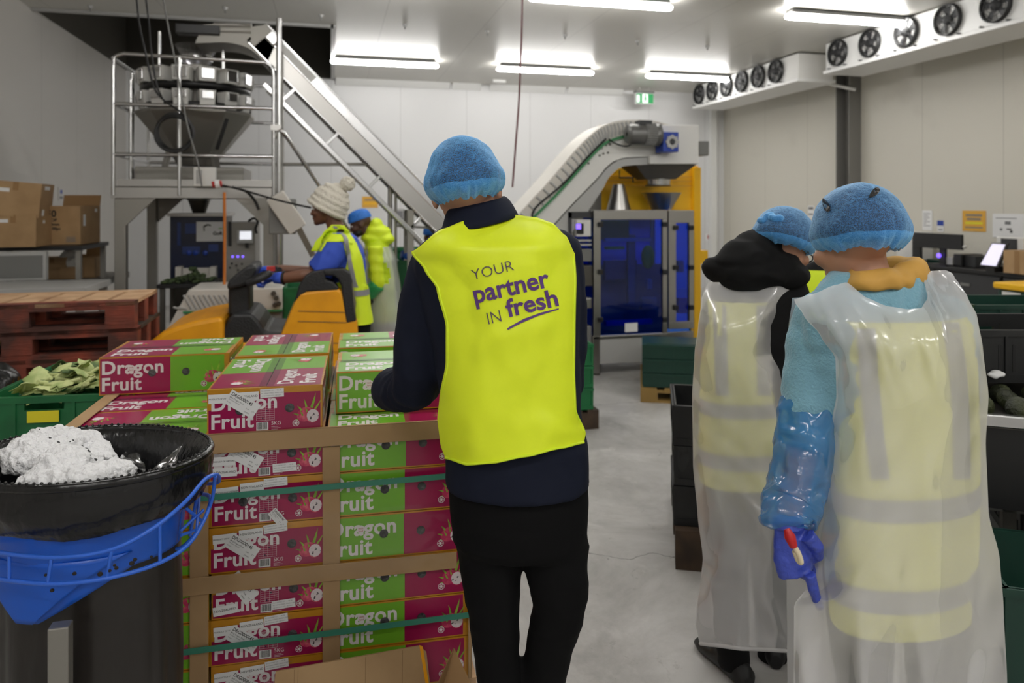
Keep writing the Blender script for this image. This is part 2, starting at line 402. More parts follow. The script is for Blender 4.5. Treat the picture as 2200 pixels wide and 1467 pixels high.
def seal(b, M, x, y, r, z=.002):
    b.disc(x, y, r, z, 'print_white', M, 16); b.disc(x, y, r * .84, z + .0002, 'crimson', M, 16); b.disc(x, y, r * .4, z + .0004, 'print_white', M, 10)
    for k in range(6):
        a = math.pi * k / 3; b.disc(x + r * .6 * math.cos(a), y + r * .6 * math.sin(a), r * .16, z + .0004, 'print_white', M, 6)
def words_(b, M, x, y, s, z=.0014):
    b.text('Dragon', s, x, y, z, 'print_white', M, bold=.026, spacing=1.05); b.text('Fruit', s, x, y - s * .90, z, 'print_white', M, bold=.026, spacing=1.05)
    b.disc(x + s * 1.46, y + s * .27, s * .19, z + .0003, 'print_white', M, 14)
    for k in (0, 1): b.text(('veds', 'land')[k], s * .13, x + s * 1.46, y + s * (.28 - .13 * k), z + .0006, 'ink_red', M, align='c')
def face_long(b, M, w, h, flip):
    a, c = ('lime', 'crimson') if flip else ('crimson', 'lime')
    k = w * .54; e = .018
    b.rect(.004, k, .004, h - .004, .0007, a, M); b.rect(k, w - e, .004, h - .004, .0007, c, M)
    words_(b, M, .010, h * .56, .066)
    for x in (w * .40, w * .66): b.disc(x, h * .55, .0135, .0024, 'vent_dark', M)
    fruit(b, M, w * .91, h * .40, .052); seal(b, M, w * .80, h * .20, .0105)
def face_short(b, M, w, h, c='crimson'):
    b.rect(.004, w - .006, .004, h * .86, .0007, c, M)
    b.rect(.004, .018, h * .55, h * .86, .0009, 'carton_gold', M)
    words_(b, M, .012, h * .54, .060)
    for x in (w * .28, w * .71): b.disc(x, h * .52, .0135, .0024, 'vent_dark', M)
    fruit(b, M, w * .91, h * .36, .050); seal(b, M, w * .765, h * .17, .010)
    t = .0016                                                         # variety table
    x0, y0, x1, y1 = w * .42, h * .27, w * .575, h * .60
    b.text('VARIETY', .0062, x0, y1 + .002, t, 'print_white', M); b.text('SIZE', .0062, x0 + .028, y1 + .002, t, 'print_white', M)
    for i in range(8): y = lerp(y0, y1, i / 7); b.rect(x0, x1, y, y + .0006, t, 'print_white', M)
    for i in range(5): x = lerp(x0, x1, i / 4); b.rect(x, x + .0006, y0, y1, t, 'print_white', M)
    b.disc(x0 + .03, y0 + .028, .0022, t + .0002, 'dark_blue', M, 8); b.disc(x0 + .018, y0 + .006, .0022, t + .0002, 'dark_blue', M, 8)
    bx0 = w * .42; b.rect(bx0, bx0 + .034, h * .05, h * .235, t, 'label_white', M)
    random.seed(3); x = bx0 + .003
    while x < bx0 + .030:
        q = random.choice((.0006, .0011, .0016)); b.rect(x, x + q, h * .075, h * .225, t + .0003, 'ink_black', M); x += q + random.choice((.0007, .0012))
    b.text('5KG', .0155, w * .55, h * .16, t, 'print_white', M)
    for k in range(3): b.rect(w * .55, w * .55 + (.02, .026, .018)[k], h * (.115 - .03 * k), h * (.115 - .03 * k) + .0008, t, 'print_white', M)
def top_half(b, M, w, d, flip):
    a, c = ('lime', 'crimson') if flip else ('crimson', 'lime'); k = w * .54
    b.rect(.006, k, .006, d - .001, .0007, a, M); b.rect(k, w - .014, .006, d - .001, .0007, c, M)
    b.text('Dragon', .064, .030, d * .55, .0014, 'print_white', M, bold=.035); b.text('Fruit', .064, .030, d * .15, .0014, 'print_white', M, bold=.035)
    fruit(b, M, w * .86, d * .48, .046)
def carton_mesh():
    b = MB(); b.bx(0, CL, 0, CW, 0, CM, 'carton_gold')
    face_long(b, frame((0, 0, 0), (1, 0, 0), (0, 0, 1)), CL, CM, False); face_long(b, frame((CL, CW, 0), (-1, 0, 0), (0, 0, 1)), CL, CM, True)
    face_short(b, frame((0, CW, 0), (0, -1, 0), (0, 0, 1)), CW, CM); face_short(b, frame((CL, 0, 0), (0, 1, 0), (0, 0, 1)), CW, CM, 'lime')
    top_half(b, frame((0, 0, CM), (1, 0, 0), (0, 1, 0)), CL, CW / 2, False); top_half(b, frame((CL, CW, CM), (-1, 0, 0), (0, -1, 0)), CL, CW / 2, True)
    b.bx(.02, CL - .02, CW / 2 - .0012, CW / 2 + .0012, CM, CM + .0012, 'ink_black'); b.bx(0.01, CL - .01, CW / 2 - .022, CW / 2 + .022, CM + .0016, CM + .0018, 'clear_film')
    return b.mesh('carton')
CARTON = carton_mesh()
# stickers on the short end, flat cards in the (y, z) of that end; drawn in end coordinates u (from its left), v (up)
def sticker(kind, u, v, rot=0.0):
    b = MB(); M = frame((-.0030, CW, 0), (0, -1, 0), (0, 0, 1)) @ Matrix.Translation((u, v, {'code': .0012, 'nz': .0002, 'vn': 0, 'addr': .0004}[kind])) @ Matrix.Rotation(rot, 4, 'Z')
    if kind == 'code':
        w, h = .096, .046; b.rect(0, w, 0, h, 0, 'label_white', M); b.text('DRG0000145', .0142, .006, .031, .0003, 'ink_black', M, bold=.012, sx=.88)
        b.text('8KG Dragon Fruit', .0062, .006, .0225, .0003, 'ink_black', M); b.text('Orchard, Vietnam', .0050, .006, .0165, .0003, 'ink_grey', M)
        b.text('Packed', .0045, .006, .008, .0003, 'ink_grey', M); b.text('6.00', .0055, .064, .0165, .0003, 'ink_black', M); b.text('27MH3', .0055, .064, .006, .0003, 'ink_black', M); b.text('CT', .0055, .084, .0165, .0003, 'ink_black', M)
    elif kind == 'addr':
        b.rect(0, .068, 0, .026, 0, 'label_white', M)
        for k, s in enumerate(('No 12 EXPORT CO        TEL 00', 'No. 4 MINH STREET, WARD 5, DISTRICT 3', 'HO CHI MINH CITY, VIETNAM')): b.text(s, .0042, .003, .019 - .0075 * k, .0003, 'ink_grey', M)
    else:
        b.rect(0, .068, 0, .027, 0, 'label_white', M); b.text('NEWZEALAND' if kind == 'nz' else 'PRODUCT OF VIETNAM', .0092 if kind == 'nz' else .0062, .034, .011, .0003, 'ink_black', M, align='c')
    return b
ST = {}
def put_sticker(parent, kind, u, v, rot=0.0):
    o = sticker(kind, u, v, rot).build('label_sticker', None)
    o.parent = parent
    o['label'] = {'code': 'white batch label with black code', 'nz': 'white NEWZEALAND sticker', 'vn': 'white PRODUCT OF VIETNAM sticker', 'addr': 'white address sticker'}[kind]
    return o
PR = rad(-2.0)                                                        # the pallet is turned 2 degrees from the room
PE, PN = V((math.cos(PR), math.sin(PR), 0)), V((-math.sin(PR), math.cos(PR), 0))
P0 = CAM + FW * 2.0585 + RT * (-1.326); P0.z = 0
PALZ = .125; TOPZ = PALZ + 6 * CH
def pp(e, n, z): return P0 + PE * e + PN * n + UP * z
def carton(e, n, z, turn, label, group):
    "turn 0: crimson-left long side to the aisle; 2: green-left long side; 1/3: short ends"
    o = bpy.data.objects.new('fruit_carton', CARTON); C.objects.link(o)
    off = {0: (0, 0), 1: (CW, 0), 2: (CL, CW), 3: (0, CL)}[turn]
    o.location = pp(e + off[0], n + off[1], z); o.rotation_euler = (0, 0, PR + turn * math.pi / 2)
    return tag(o, label, 'carton', group)
ORD = ('top', 'second', 'third', 'fourth', 'fifth', 'bottom')
g = 'dragon fruit cartons stacked on the pallet'
for k in range(6):
    z = PALZ + (5 - k) * CH; jit = lambda: random.uniform(-.004, .004)
    L_ = ORD[k] + (' layer' if k in (0, 5) else ' layer down')
    carton(0 + jit(), jit() * .5, z, 0, 'dragon fruit carton in the pallet column behind the blue bin, ' + L_, g)
    c = carton(.443 + jit(), jit() * .5, z, 1, 'dragon fruit carton with crimson end out in the pallet middle column, ' + L_, g)
    if k == 0: put_sticker(c, 'vn', .006, .045, 0); put_sticker(c, 'nz', .010, .012); put_sticker(c, 'code', .050, .072, -.55); put_sticker(c, 'addr', .180, .014, .03)
    elif k == 1: put_sticker(c, 'vn', .012, .088, .05); put_sticker(c, 'nz', .084, .098, .04); put_sticker(c, 'addr', .152, .108, .04); put_sticker(c, 'code', .060, .045, -.9).scale = (1, .62, .62)
    elif k == 3: put_sticker(c, 'vn', .006, .085, .02); put_sticker(c, 'nz', .006, .010, .10); put_sticker(c, 'code', .040, .115, -.95); put_sticker(c, 'addr', .172, .012, .05)
    else: put_sticker(c, 'vn', .010, .088, .04); put_sticker(c, 'nz', .084, .096, .06); put_sticker(c, 'addr', .154, .106, .08); put_sticker(c, 'code', .040, .082, -.62)
    carton(.776 + jit(), jit() * .5, z, 2, 'dragon fruit carton with green and crimson side out beside the man, ' + L_, g)
z = PALZ + 5 * CH
carton(0, .333, z, 0, 'dragon fruit carton flush in the pallet top, second row from the aisle', g); carton(0, .666, z, 0, 'dragon fruit carton in the pallet top under the big loose crimson and green carton', g)
carton(.443, .445, z, 3, 'dragon fruit carton under the pair of loose cartons in the middle', g)
carton(.776, .333, z, 2, 'dragon fruit carton in the pallet top under the loose carton at the man\'s sleeve', g); carton(.776, .666, z, 2, 'dragon fruit carton in the pallet top at the far corner by the truck', g)
g = 'loose dragon fruit cartons on top of the pallet'
c = carton(.434, -.004, TOPZ + .001, 1, 'loose dragon fruit carton on top, crimson end with slanted batch label facing the aisle', g)
put_sticker(c, 'vn', .004, .094, .0); put_sticker(c, 'nz', .078, .096, .02); put_sticker(c, 'addr', .150, .104, .02); put_sticker(c, 'code', .046, .096, -.58)
carton(-.035, .555, TOPZ + .001, 0, 'loose dragon fruit carton with long crimson and green side out, beside the green crate', g)
carton(.436, .480, TOPZ + .001, 3, 'loose dragon fruit carton on top, behind the one with the slanted batch label', g)
carton(.800, .150, TOPZ + .001, 2, 'loose dragon fruit carton on top, green side out next to the man\'s forearm', g)
carton(.795, .560, TOPZ + .001, 2, 'loose dragon fruit carton on top at the back, behind the man\'s sleeve', g)
# wooden pallet under it
def pallet(name, M, w, d, h, m1, m2, label, group=None, slats=7):
    t = thing(name, label, 'pallet', M.translation, 0, group)
    tb = h * .16
    b = MB()
    for k in range(slats):
        x = k * (w - w / slats * .72) / (slats - 1); b.bx(x, x + w / slats * .72, 0, d, h - tb, h, m2, M)
    b.build('deck_boards', t)
    for y in (0, d / 2 - .05, d - .10):
        b = MB(); b.bx(0, w, y, y + .10, h - 2 * tb, h - tb, m1, M)
        for x in (0, w / 2 - .07, w - .14): b.bx(x, x + .14, y, y + .10, tb, h - 2 * tb, m1, M)
        b.bx(0, w, y, y + .10, 0, tb, m1, M); b.build('bearer', t)
    return t
pallet('wooden_pallet', Matrix.Translation(pp(-.03, 0, 0)) @ Matrix.Rotation(PR, 4, 'Z'), 1.27, 1.0, PALZ - .001, 'wood_pale', 'wood_pale', 'pale wooden pallet under the strapped dragon fruit cartons')
# cardboard edge boards: L profiles
def edge(a, b_, wa, wb, na, nb, label, name='edge_board'):
    "L section from a to b_: a leg of width wa along na and one of width wb along nb"
    a = V(a); b_ = V(b_); m = MB(); t = .004
    out = -(V(na) + V(nb)) * .0015
    m.hexa([a + out, a + out + V(na) * wa, a + out + V(na) * wa + V(nb) * t, a + out + V(nb) * t, b_ + out, b_ + out + V(na) * wa, b_ + out + V(na) * wa + V(nb) * t, b_ + out + V(nb) * t], 'card')
    if wb: m.hexa([a + out, a + out + V(nb) * wb, a + out + V(nb) * wb + V(na) * t, a + out + V(na) * t, b_ + out, b_ + out + V(nb) * wb, b_ + out + V(nb) * wb + V(na) * t, b_ + out + V(na) * t], 'card')
    return tag(m.build(name, None, bevel=.002), label, 'edge board', 'cardboard edge boards strapped round the pallet')
D = UP * -1
edge(pp(-.02, -.016, TOPZ + .006), pp(1.24, -.016, TOPZ + .006), .058, .012, D, PN, 'brown cardboard edge board along the top aisle edge of the pallet')
edge(pp(-.008, .0, TOPZ + .005), pp(-.008, 1.0, TOPZ + .005), .055, .045, D, PE, 'brown cardboard edge board along the top edge next to the green crate')
edge(pp(-.02, -.013, .535), pp(1.175, -.013, .535), .052, 0, D, PN, 'brown cardboard edge board lying across the middle of the pallet face')
for e, l in ((.388, 'upright brown cardboard edge board next to the blue bin'), (.766, 'upright brown cardboard edge board between crimson and green cartons')):
    edge(pp(e, -.008, .13), pp(e, -.008, TOPZ - .054), .052, 0, PE, PN, l)
edge(pp(1.222, -.010, .13), pp(1.222, -.010, TOPZ - .054), .012, .075, PE * -1, PN, 'upright brown cardboard edge board at the pallet corner by the man\'s leg')
# straps round the whole load
for zz, l in ((.762, 'upper green plastic strap round the pallet load'), (.318, 'lower green plastic strap round the pallet load')):
    m = MB(); q = [(-.03, -.020), (1.235, -.020), (1.235, 1.02), (-.03, 1.02)]
    for i in range(4):
        a, b_ = q[i], q[(i + 1) % 4]; dz = .014 if i == 0 else 0
        A, B = pp(*a, zz - (.006 if i == 0 else 0)), pp(*b_, zz + (.010 if i in (0,) else 0))
        nrm = (B - A).normalized().cross(UP) * .0012
        m.hexa([A - nrm, B - nrm, B + nrm, A + nrm, A - nrm + UP * .0175, B - nrm + UP * .0175, B + nrm + UP * .0175, A + nrm + UP * .0175], 'green_strap')
    tag(m.build('pallet_strap'), l, 'strap', 'green straps round the pallet')
glass('wrap_film', (255, 255, 255), .03, .1)
# stretch film round the front, crinkled
m = MB()
def film(u, v):
    e = lerp(-.02, 1.23, u); z = lerp(.50, .70, v)
    return pp(e, -.020 - .005 * abs(ns((e * 9, z * 26, 0), 1.0, 3)) - .003 * ridg((e * 3 + z * 9, z * 40, 1), .8, 9), z)
m.grid(film, 150, 36, 'wrap_film'); tag(m.build('stretch_film'), 'clear stretch film wrapped round the pallet between strap and middle board', 'plastic film')
# torn cardboard pieces at the foot of the pallet
m = MB(); o = at(592, 1442, 2.02); r = at(905, 1386, 2.16) - o
M = frame(o, r, V((-.02, -.12, -1)) * 1.0)
w = r.length
m.prism([(0, 0), (w * .98, 0), (w + .015, .02), (w + .05, .30), (-.02, .30)], -.003, .003, 'card', M)
m.prism([(w * .985, 0), (w + .004, .004), (w + .056, .30), (w + .046, .30)], -.0045, .0045, 'truck_yellow', M)
for s in (.12, .145, .60, .86): m.bx(w * s, w * s + .0012, .003, .297, .003, .0034, 'card_dark', M); m.bx(w * s, w * s + .0012, .003, .297, -.0034, -.003, 'card_dark', M)
tag(m.build('cardboard_sheet'), 'torn flat sheet of brown cardboard leaning against the foot of the pallet', 'cardboard')
m = MB()
a, b_, c_, d_ = at(940, 1467, 2.08), at(974, 1392, 2.20), at(1018, 1440, 2.22), at(1000, 1530, 2.1)
m.poly([at(935, 1480, 2.06), at(975, 1392, 2.20), at(1012, 1470, 2.12), at(1010, 1560, 2.1), at(925, 1560, 2.06)], 'card_inner'); tag(m.build('cardboard_flap', None, solid=.006), 'small folded cardboard flap at the pallet corner beside the man\'s shoe', 'cardboard')
# ================================================================ rubbish bag stand in front of the pallet
mat('bag_black', (20, 20, 21), .22, bump=(14, .55, 4, (1, 1, .45))); mat('bag_hang', (34, 30, 27), .35, bump=(7, .5, 4, (1, 1, .2)))
mat('tub_blue', (22, 88, 196), .32, mix=((26, 70, 160), 4, .5, .8)); mat('wire_blue', (48, 104, 214), .35); mat('dirt', (40, 34, 28), .9)
mat('foam_white', (244, 244, 246), .6, bump=(70, .9, 3))
def holes():
    "openings of the net: small dark gaps in patches"
    m = MATS['foam_white']; nt = m.node_tree; N = nt.nodes; L = nt.links; p = N['Principled BSDF']; tc = N.new('ShaderNodeTexCoord')
    v = N.new('ShaderNodeTexVoronoi'); v.inputs['Scale'].default_value = 62; n = N.new('ShaderNodeTexNoise'); n.inputs['Scale'].default_value = 9; L.new(tc.outputs['Object'], v.inputs['Vector']); L.new(tc.outputs['Object'], n.inputs['Vector'])
    r = N.new('ShaderNodeMapRange'); r.inputs[1].default_value = .45; r.inputs[2].default_value = .7; r.inputs[3].default_value = 0; r.inputs[4].default_value = .30; L.new(n.outputs['Fac'], r.inputs[0])
    k = N.new('ShaderNodeMath'); k.operation = 'LESS_THAN'; L.new(v.outputs['Distance'], k.inputs[0]); L.new(r.outputs[0], k.inputs[1])
    x = N.new('ShaderNodeMix'); x.data_type = 'RGBA'; x.inputs[6].default_value = lin((244, 244, 246)); x.inputs[7].default_value = lin((40, 40, 42)); L.new(k.outputs[0], x.inputs[0]); L.new(x.outputs[2], p.inputs['Base Color'])
holes()
BC = at(189, 975, 1.65); BZ = 1.068
def oval(z, rx, ry, n=72, dx=0, dy=0, fn=None):
    o = []
    for j in range(n):
        a = 2 * math.pi * j / n; k = 1 + (fn(a) if fn else 0)
        p = BC + RT * (rx * k * math.cos(a) + dx) + FW * (ry * k * math.sin(a) + dy); p.z = z; o.append(p)
    return o
bs = thing('rubbish_bag_stand', 'blue wire and plastic rubbish bag stand with black liner, in front of the pallet', 'bin', (BC.x, BC.y, 0))
RXO, RYO = .262, .197
m = MB()                                                             # tub: open oval, its lower edge a V to the front
def tubf(u, v):
    a = 2 * math.pi * u; fr = max(0, -math.sin(a)); cx = math.cos(a)
    zb = .862 - .10 * max(0, 1 - abs(cx + .10) * 1.15) * (1 if math.sin(a) < .1 else 0)
    z = lerp(BZ - .02, zb, v); r = lerp(.975, .80, min(1, v * 1.6)) if v < .62 else lerp(.80, .77, (v - .62) / .38)
    p = BC + RT * (RXO * r * cx) + FW * (RYO * r * math.sin(a)); p.z = z; return p
m.grid(tubf, 96, 24, 'tub_blue'); m.build('tub', bs, solid=.004)
m = MB()                                                             # front tongue of the tub ending in a point
def tongue(u, v):
    hw = lerp(.205, .022, v ** .85); z = lerp(.895, .770, v); a = -math.pi / 2 - .18 + (u - .5) * 2 * math.asin(min(1, hw / .24))
    p = BC + RT * (RXO * .80 * math.cos(a)) + FW * (RYO * .82 * math.sin(a)); p.z = z; return p
m.grid(tongue, 24, 12, 'tub_blue'); m.build('tongue', bs, solid=.004)
m = MB()                                                             # liner folded over the rim
wr = lambda a, z: .020 * ns((math.cos(a) * 7, math.sin(a) * 7, z * 9), 1, 2) + .012 * ns((math.cos(a) * 22, math.sin(a) * 22, z * 3), 1, 5)
prof = [(.05, .70), (.55, .72), (.68, .86), (.74, .93), (.83, 1.0), (.915, 1.045), (.975, 1.066), (1.01, 1.068), (1.03, 1.058), (1.04, 1.035), (1.03, 1.02), (1.035, 1.008), (1.0, .998), (.97, .985), (.90, .972)]
rings = []
for i, (k, z) in enumerate(prof):
    lo = max(0, (i - 9) / 5)
    rings.append([p + UP * (-.018 * lo * (1 + ns((p.x * 5, p.y * 5, 0), 1, 4))) for p in oval(z, RXO * k, RYO * k, 140, fn=lambda a: wr(a, z) * (.15 + .8 * abs(i - 7) / 6) * 1.2)])
m.loft(rings, 'bag_black', cap=False); m.build('liner', bs)
m = MB(); m.tube([p for p in oval(BZ - .006, RXO * 1.012, RYO * 1.012, 72)], .010, 'bag_black', 8, closed=True)
for j in range(110):                                                 # gathered beads of plastic along the rim
    a = 2 * math.pi * j / 110; p = BC + RT * (RXO * 1.005 * math.cos(a)) + FW * (RYO * 1.005 * math.sin(a)); p.z = BZ + .004
    m.ell(p, (.0035, .0035, .002 + .002 * random.random()), 'bag_black', None, 6, 5)
m.build('rim', bs)
m = MB(); rings = []                                                 # the bag hanging to the floor
for i in range(15):
    t = i / 14; z = lerp(.858, .03, t); k = .745 + .025 * math.sin(t * 5) - .03 * t
    rings.append(oval(z, RXO * k, RYO * k, 120, dx=0, dy=.012, fn=lambda a: .035 * ns((math.cos(a) * 6, math.sin(a) * 6, z * 1.2), 1, 7) * min(1, t * 4)))
m.loft(rings, 'bag_hang'); m.build('bag', bs)
m = MB(); wt = .0045                                                   # wire guard
top = curve([at(-60, 1172, 1.52), at(20, 1190, 1.455), at(130, 1197, 1.435), at(240, 1180, 1.445), at(330, 1134, 1.475), at(400, 1076, 1.535), at(440, 1030, 1.60), at(466, 1020, 1.66), at(468, 1036, 1.72), at(430, 1040, 1.80)], 6)
low = curve([at(-60, 1232, 1.50), at(20, 1247, 1.45), at(120, 1254, 1.43), at(230, 1242, 1.44), at(330, 1214, 1.475), at(400, 1174, 1.54), at(438, 1118, 1.62), at(452, 1070, 1.70), at(430, 1060, 1.80)], 6)
m.tube(top, wt, 'wire_blue', 8); m.tube(low, wt, 'wire_blue', 8)
m.tube(curve([at(462, 1024, 1.64), at(455, 1075, 1.66), at(432, 1130, 1.66), at(395, 1172, 1.66), at(370, 1180, 1.66)], 5), wt * .9, 'wire_blue')
m.tube(curve([at(440, 1012, 1.66), at(425, 1060, 1.69), at(408, 1150, 1.70)], 5), wt * .9, 'wire_blue')
m.tube([at(388, 1082, 1.62), at(432, 1118, 1.66)], wt * .8, 'wire_blue'); m.tube([at(388, 1140, 1.62), at(438, 1095, 1.66)], wt * .8, 'wire_blue'); m.tube([at(388, 1150, 1.62), at(430, 1135, 1.66)], wt * .8, 'wire_blue')
for a_, b_ in ((20, 0), (107, 0), (234, 0), (345, 0), (430, 0)):
    A = min(top, key=lambda p: abs(((p - CAM).dot(RT) / (p - CAM).dot(FW)) * FPX + 1100 - a_)); B_ = min(low, key=lambda p: abs(((p - CAM).dot(RT) / (p - CAM).dot(FW)) * FPX + 1100 - a_ + (8 if a_ > 300 else 0)))
    m.tube([A, B_], wt * .8, 'wire_blue', 6)
m.build('wire_guard', bs)
m = MB(); a = at(130, 1362, 1.455); m.beam((a.x, a.y, .02), (a.x, a.y, .79), .038, .03, 'steel_dull'); m.box((a.x, a.y, .012), (.20, .30, .02), 'steel_dull'); m.build('post', bs, bevel=.003)
m = MB()
for (x, y, r) in ((290, 1202, 4), (283, 1210, 5), (250, 1220, 4), (246, 1214, 3), (325, 1196, 3), (160, 1232, 4), (215, 1233, 5), (112, 1268, 4), (98, 1235, 3), (236, 1226, 3)):
    p = at(x, y, 1.437 if x < 260 else 1.452); m.ell(p, (r * .0011, .002, r * .001), 'dirt', None, 7, 5)
m.build('dirt_specks', bs)['kind'] = 'stuff'
# white foam fruit nets and clear scraps in the bag
def foam(label, pts, r, flat, seed, vox=.005):
    b = MB(); b.tube(pts, r, 'foam_white', 14, flat=flat)
    f = lambda co, n: .006 * ns(co, 28, seed) + .0045 * ns(co, 75, seed + 3) + .004 * math.sin(co.x * 190 + co.z * 120 + seed) * math.sin(co.y * 170 - co.z * 150)
    o = b.blob('foam_net', None, vox, 3, f); return tag(o, label, 'foam net', 'white foam fruit nets in the rubbish bag')
foam('white foam fruit net lying flat against the back of the black liner', curve([at(60, 1006, 1.58), at(85, 973, 1.66), at(140, 946, 1.74), at(185, 953, 1.78)], 4), [.03, .045, .06, .07, .072, .07, .066, .06, .055, .05, .045, .04, .03], .62, 1)
foam('white foam fruit net standing up at the back of the heap', curve([at(205, 1016, 1.68), at(200, 978, 1.74), at(190, 933, 1.80)], 4), [.05, .05, .048, .045, .04, .035, .03, .026, .02], .8, 5)
foam('white foam fruit net with smooth rolled end in the middle of the heap', curve([at(120, 1046, 1.53), at(130, 1011, 1.58), at(165, 1003, 1.64), at(215, 1008, 1.66)], 4), [.045, .05, .055, .056, .055, .055, .053, .05, .05, .048, .045, .042, .035], .9, 9)
foam('white foam fruit net spread along the front rim of the bag', curve([at(60, 1041, 1.54), at(120, 1046, 1.50), at(200, 1036, 1.53), at(250, 1021, 1.58), at(290, 1021, 1.60)], 4), [.03, .034, .038, .040, .042, .043, .045, .045, .045, .045, .044, .042, .038, .034, .030, .026, .02], .9, 14)
def scrap(label, P, seed):
    m = MB()
    def f(u, v):
        a = P[0].lerp(P[1], u); b = P[3].lerp(P[2], u); p = a.lerp(b, v); return p + UP * (.006 * ns((u * 3, v * 3, 0), 1, seed)) + FW * (.012 * ns((u * 2.5, v * 2.5, 1), 1, seed))
    m.grid(f, 16, 16, 'scrap_film'); return tag(m.build('plastic_scrap'), label, 'plastic scrap')
glass('scrap_film', (235, 235, 238), .22, .2)
scrap('clear plastic scrap sticking up in a point from the rubbish bag', [at(318, 1015, 1.62), at(375, 1005, 1.64), at(393, 955, 1.70), at(388, 957, 1.70)], 2)
scrap('crumpled clear plastic scrap beside the white foam in the rubbish bag', [at(255, 985, 1.66), at(312, 1012, 1.64), at(300, 975, 1.72), at(270, 968, 1.74)], 8)

# ================================================================ green crate of broccoli leaves by the pallet
def crate(name, M, w, d, h, cm, label, cat='crate', group=None, wins=True, lab=None, vents=0, t=.012, hole=(.52, .80)):
    "open plastic crate: floor, four walls with a lip, hand holes and ribs"
    m = MB(); m.bx(0, w, 0, d, 0, .012, cm, M)
    def wall(W, F):
        if wins:
            a, b_, c, e = W / 2 - .065, W / 2 + .065, h * hole[0], h * hole[1]
            m.bx(0, W, 0, t, 0, c, cm, F); m.bx(0, W, 0, t, e, h, cm, F); m.bx(0, a, 0, t, c, e, cm, F); m.bx(b_, W, 0, t, c, e, cm, F)
        else: m.bx(0, W, 0, t, 0, h, cm, F)
        m.bx(-.006, W + .006, -.008, .004, h - .022, h, cm, F); m.bx(-.003, W + .003, -.005, .003, 0, .03, cm, F)
        n = max(3, int(W / .10))
        for i in range(n + 1):
            x = (W - .012) * i / n
            if abs(x - W / 2) > .08 or not wins: m.bx(x, x + .012, -.006, .003, .02, h - .02, cm, F)
        for i in range(vents):
            x = W * (.16 + .68 * i / max(1, vents - 1))
            if abs(x - W / 2) > .08: m.bx(x, x + .010, -.0015, .0, h * .2, h * .72, 'black_rubber', F)
    wall(w, M); wall(w, M @ TR(w, d, 0, math.pi)); wall(d, M @ TR(w, 0, 0, math.pi / 2)); wall(d, M @ TR(0, d, 0, -math.pi / 2))
    o = m.build(name); tag(o, label, cat, group)
    if lab:
        q = MB(); q.bx(w / 2 - .052, w / 2 + .052, -.0105, -.0085, h * (hole[0] - .16), h * hole[0], lab, M); q.build('label_card', o)['label'] = 'bright yellow label card'
    return o
zc = .70
Pc = onz(-38, 856, zc + .25)
Mc = Matrix.Translation((Pc.x, Pc.y, zc)) @ Matrix.Rotation(rad(-5), 4, 'Z')
dq = (Pc - CAM).dot(FW)
gk = 'green plastic crates stacked by the pallet'
crate('vegetable_crate', Mc, .40, .58, .25, 'crate_green', 'green plastic crate of cut broccoli leaves with yellow label card, topmost of its stack', 'crate', gk, True, 'label_yellow', hole=(.80, .90))
for k in range(2): crate('vegetable_crate', Matrix.Translation(Mc.translation - UP * .262 * (k + 1)) @ Matrix.Rotation(rad(-5), 4, 'Z'), .40, .58, .25, 'crate_green', 'green plastic crate in the stack behind the blue bin, ' + ('just under the broccoli crate' if k == 0 else 'third from its top'), 'crate', gk, True)
pallet('wooden_pallet', Matrix.Translation((Mc.translation.x - .08, Mc.translation.y - .03, 0)) @ Matrix.Rotation(rad(-5), 4, 'Z'), .44, .7, zc - .525, 'wood_dark', 'wood_dark', 'dark wooden pallet under the green broccoli crates', None, 4)
m = MB(); m.bx(.27, .35, .565, .567, .13, .20, 'label_yellow', Mc); o = m.build('crate_label'); tag(o, 'yellow paper label inside the far wall of the broccoli crate', 'label')
mat('broc_pale', (198, 206, 142), .6, mix=((140, 164, 92), 18, .42, .7)); mat('broc_dark', (112, 134, 78), .65, mix=((60, 84, 46), 22, .4, .65)); mat('broc_stem', (196, 204, 140), .5)
random.seed(11)
for k in range(46):
    u, v = .065 + .27 * random.random(), .09 + .40 * random.random(); zz = .19 + .05 * math.sin(u / .4 * math.pi) + .03 * random.random()
    Mk = Mc @ Matrix.Translation((u, v, zz)) @ Matrix.Rotation(random.random() * 6.28, 4, 'Z') @ Matrix.Rotation(random.uniform(-.7, .7), 4, 'X')
    b = MB(); s = random.uniform(.8, 1.3); sd = random.random() * 50; c = random.choice(('broc_pale', 'broc_pale', 'broc_dark'))
    def leaf(p, q):
        x = (p - .5) * .085 * s * math.sin(math.pi * (.12 + .88 * q)) * (1 + .25 * math.sin(q * 19 + sd)); y = (q - .1) * .095 * s
        return Mk @ V((x, y, .02 * s * math.sin(q * 2.2) - abs(x) * .35 + .008 * ns((x * 40, y * 40, sd), 1)))
    b.grid(leaf, 8, 8, c); b.tube([Mk @ V((0, -.03 * s, 0)), Mk @ V((0, .02 * s, .006)), Mk @ V((0, .06 * s, .018))], [.006 * s, .005 * s, .002], 'broc_stem', 6)
    tag(b.build('broccoli_leaf', None, solid=.002), 'cut pale green broccoli leaf in the green crate', 'vegetable', 'cut broccoli leaves in the green crate')
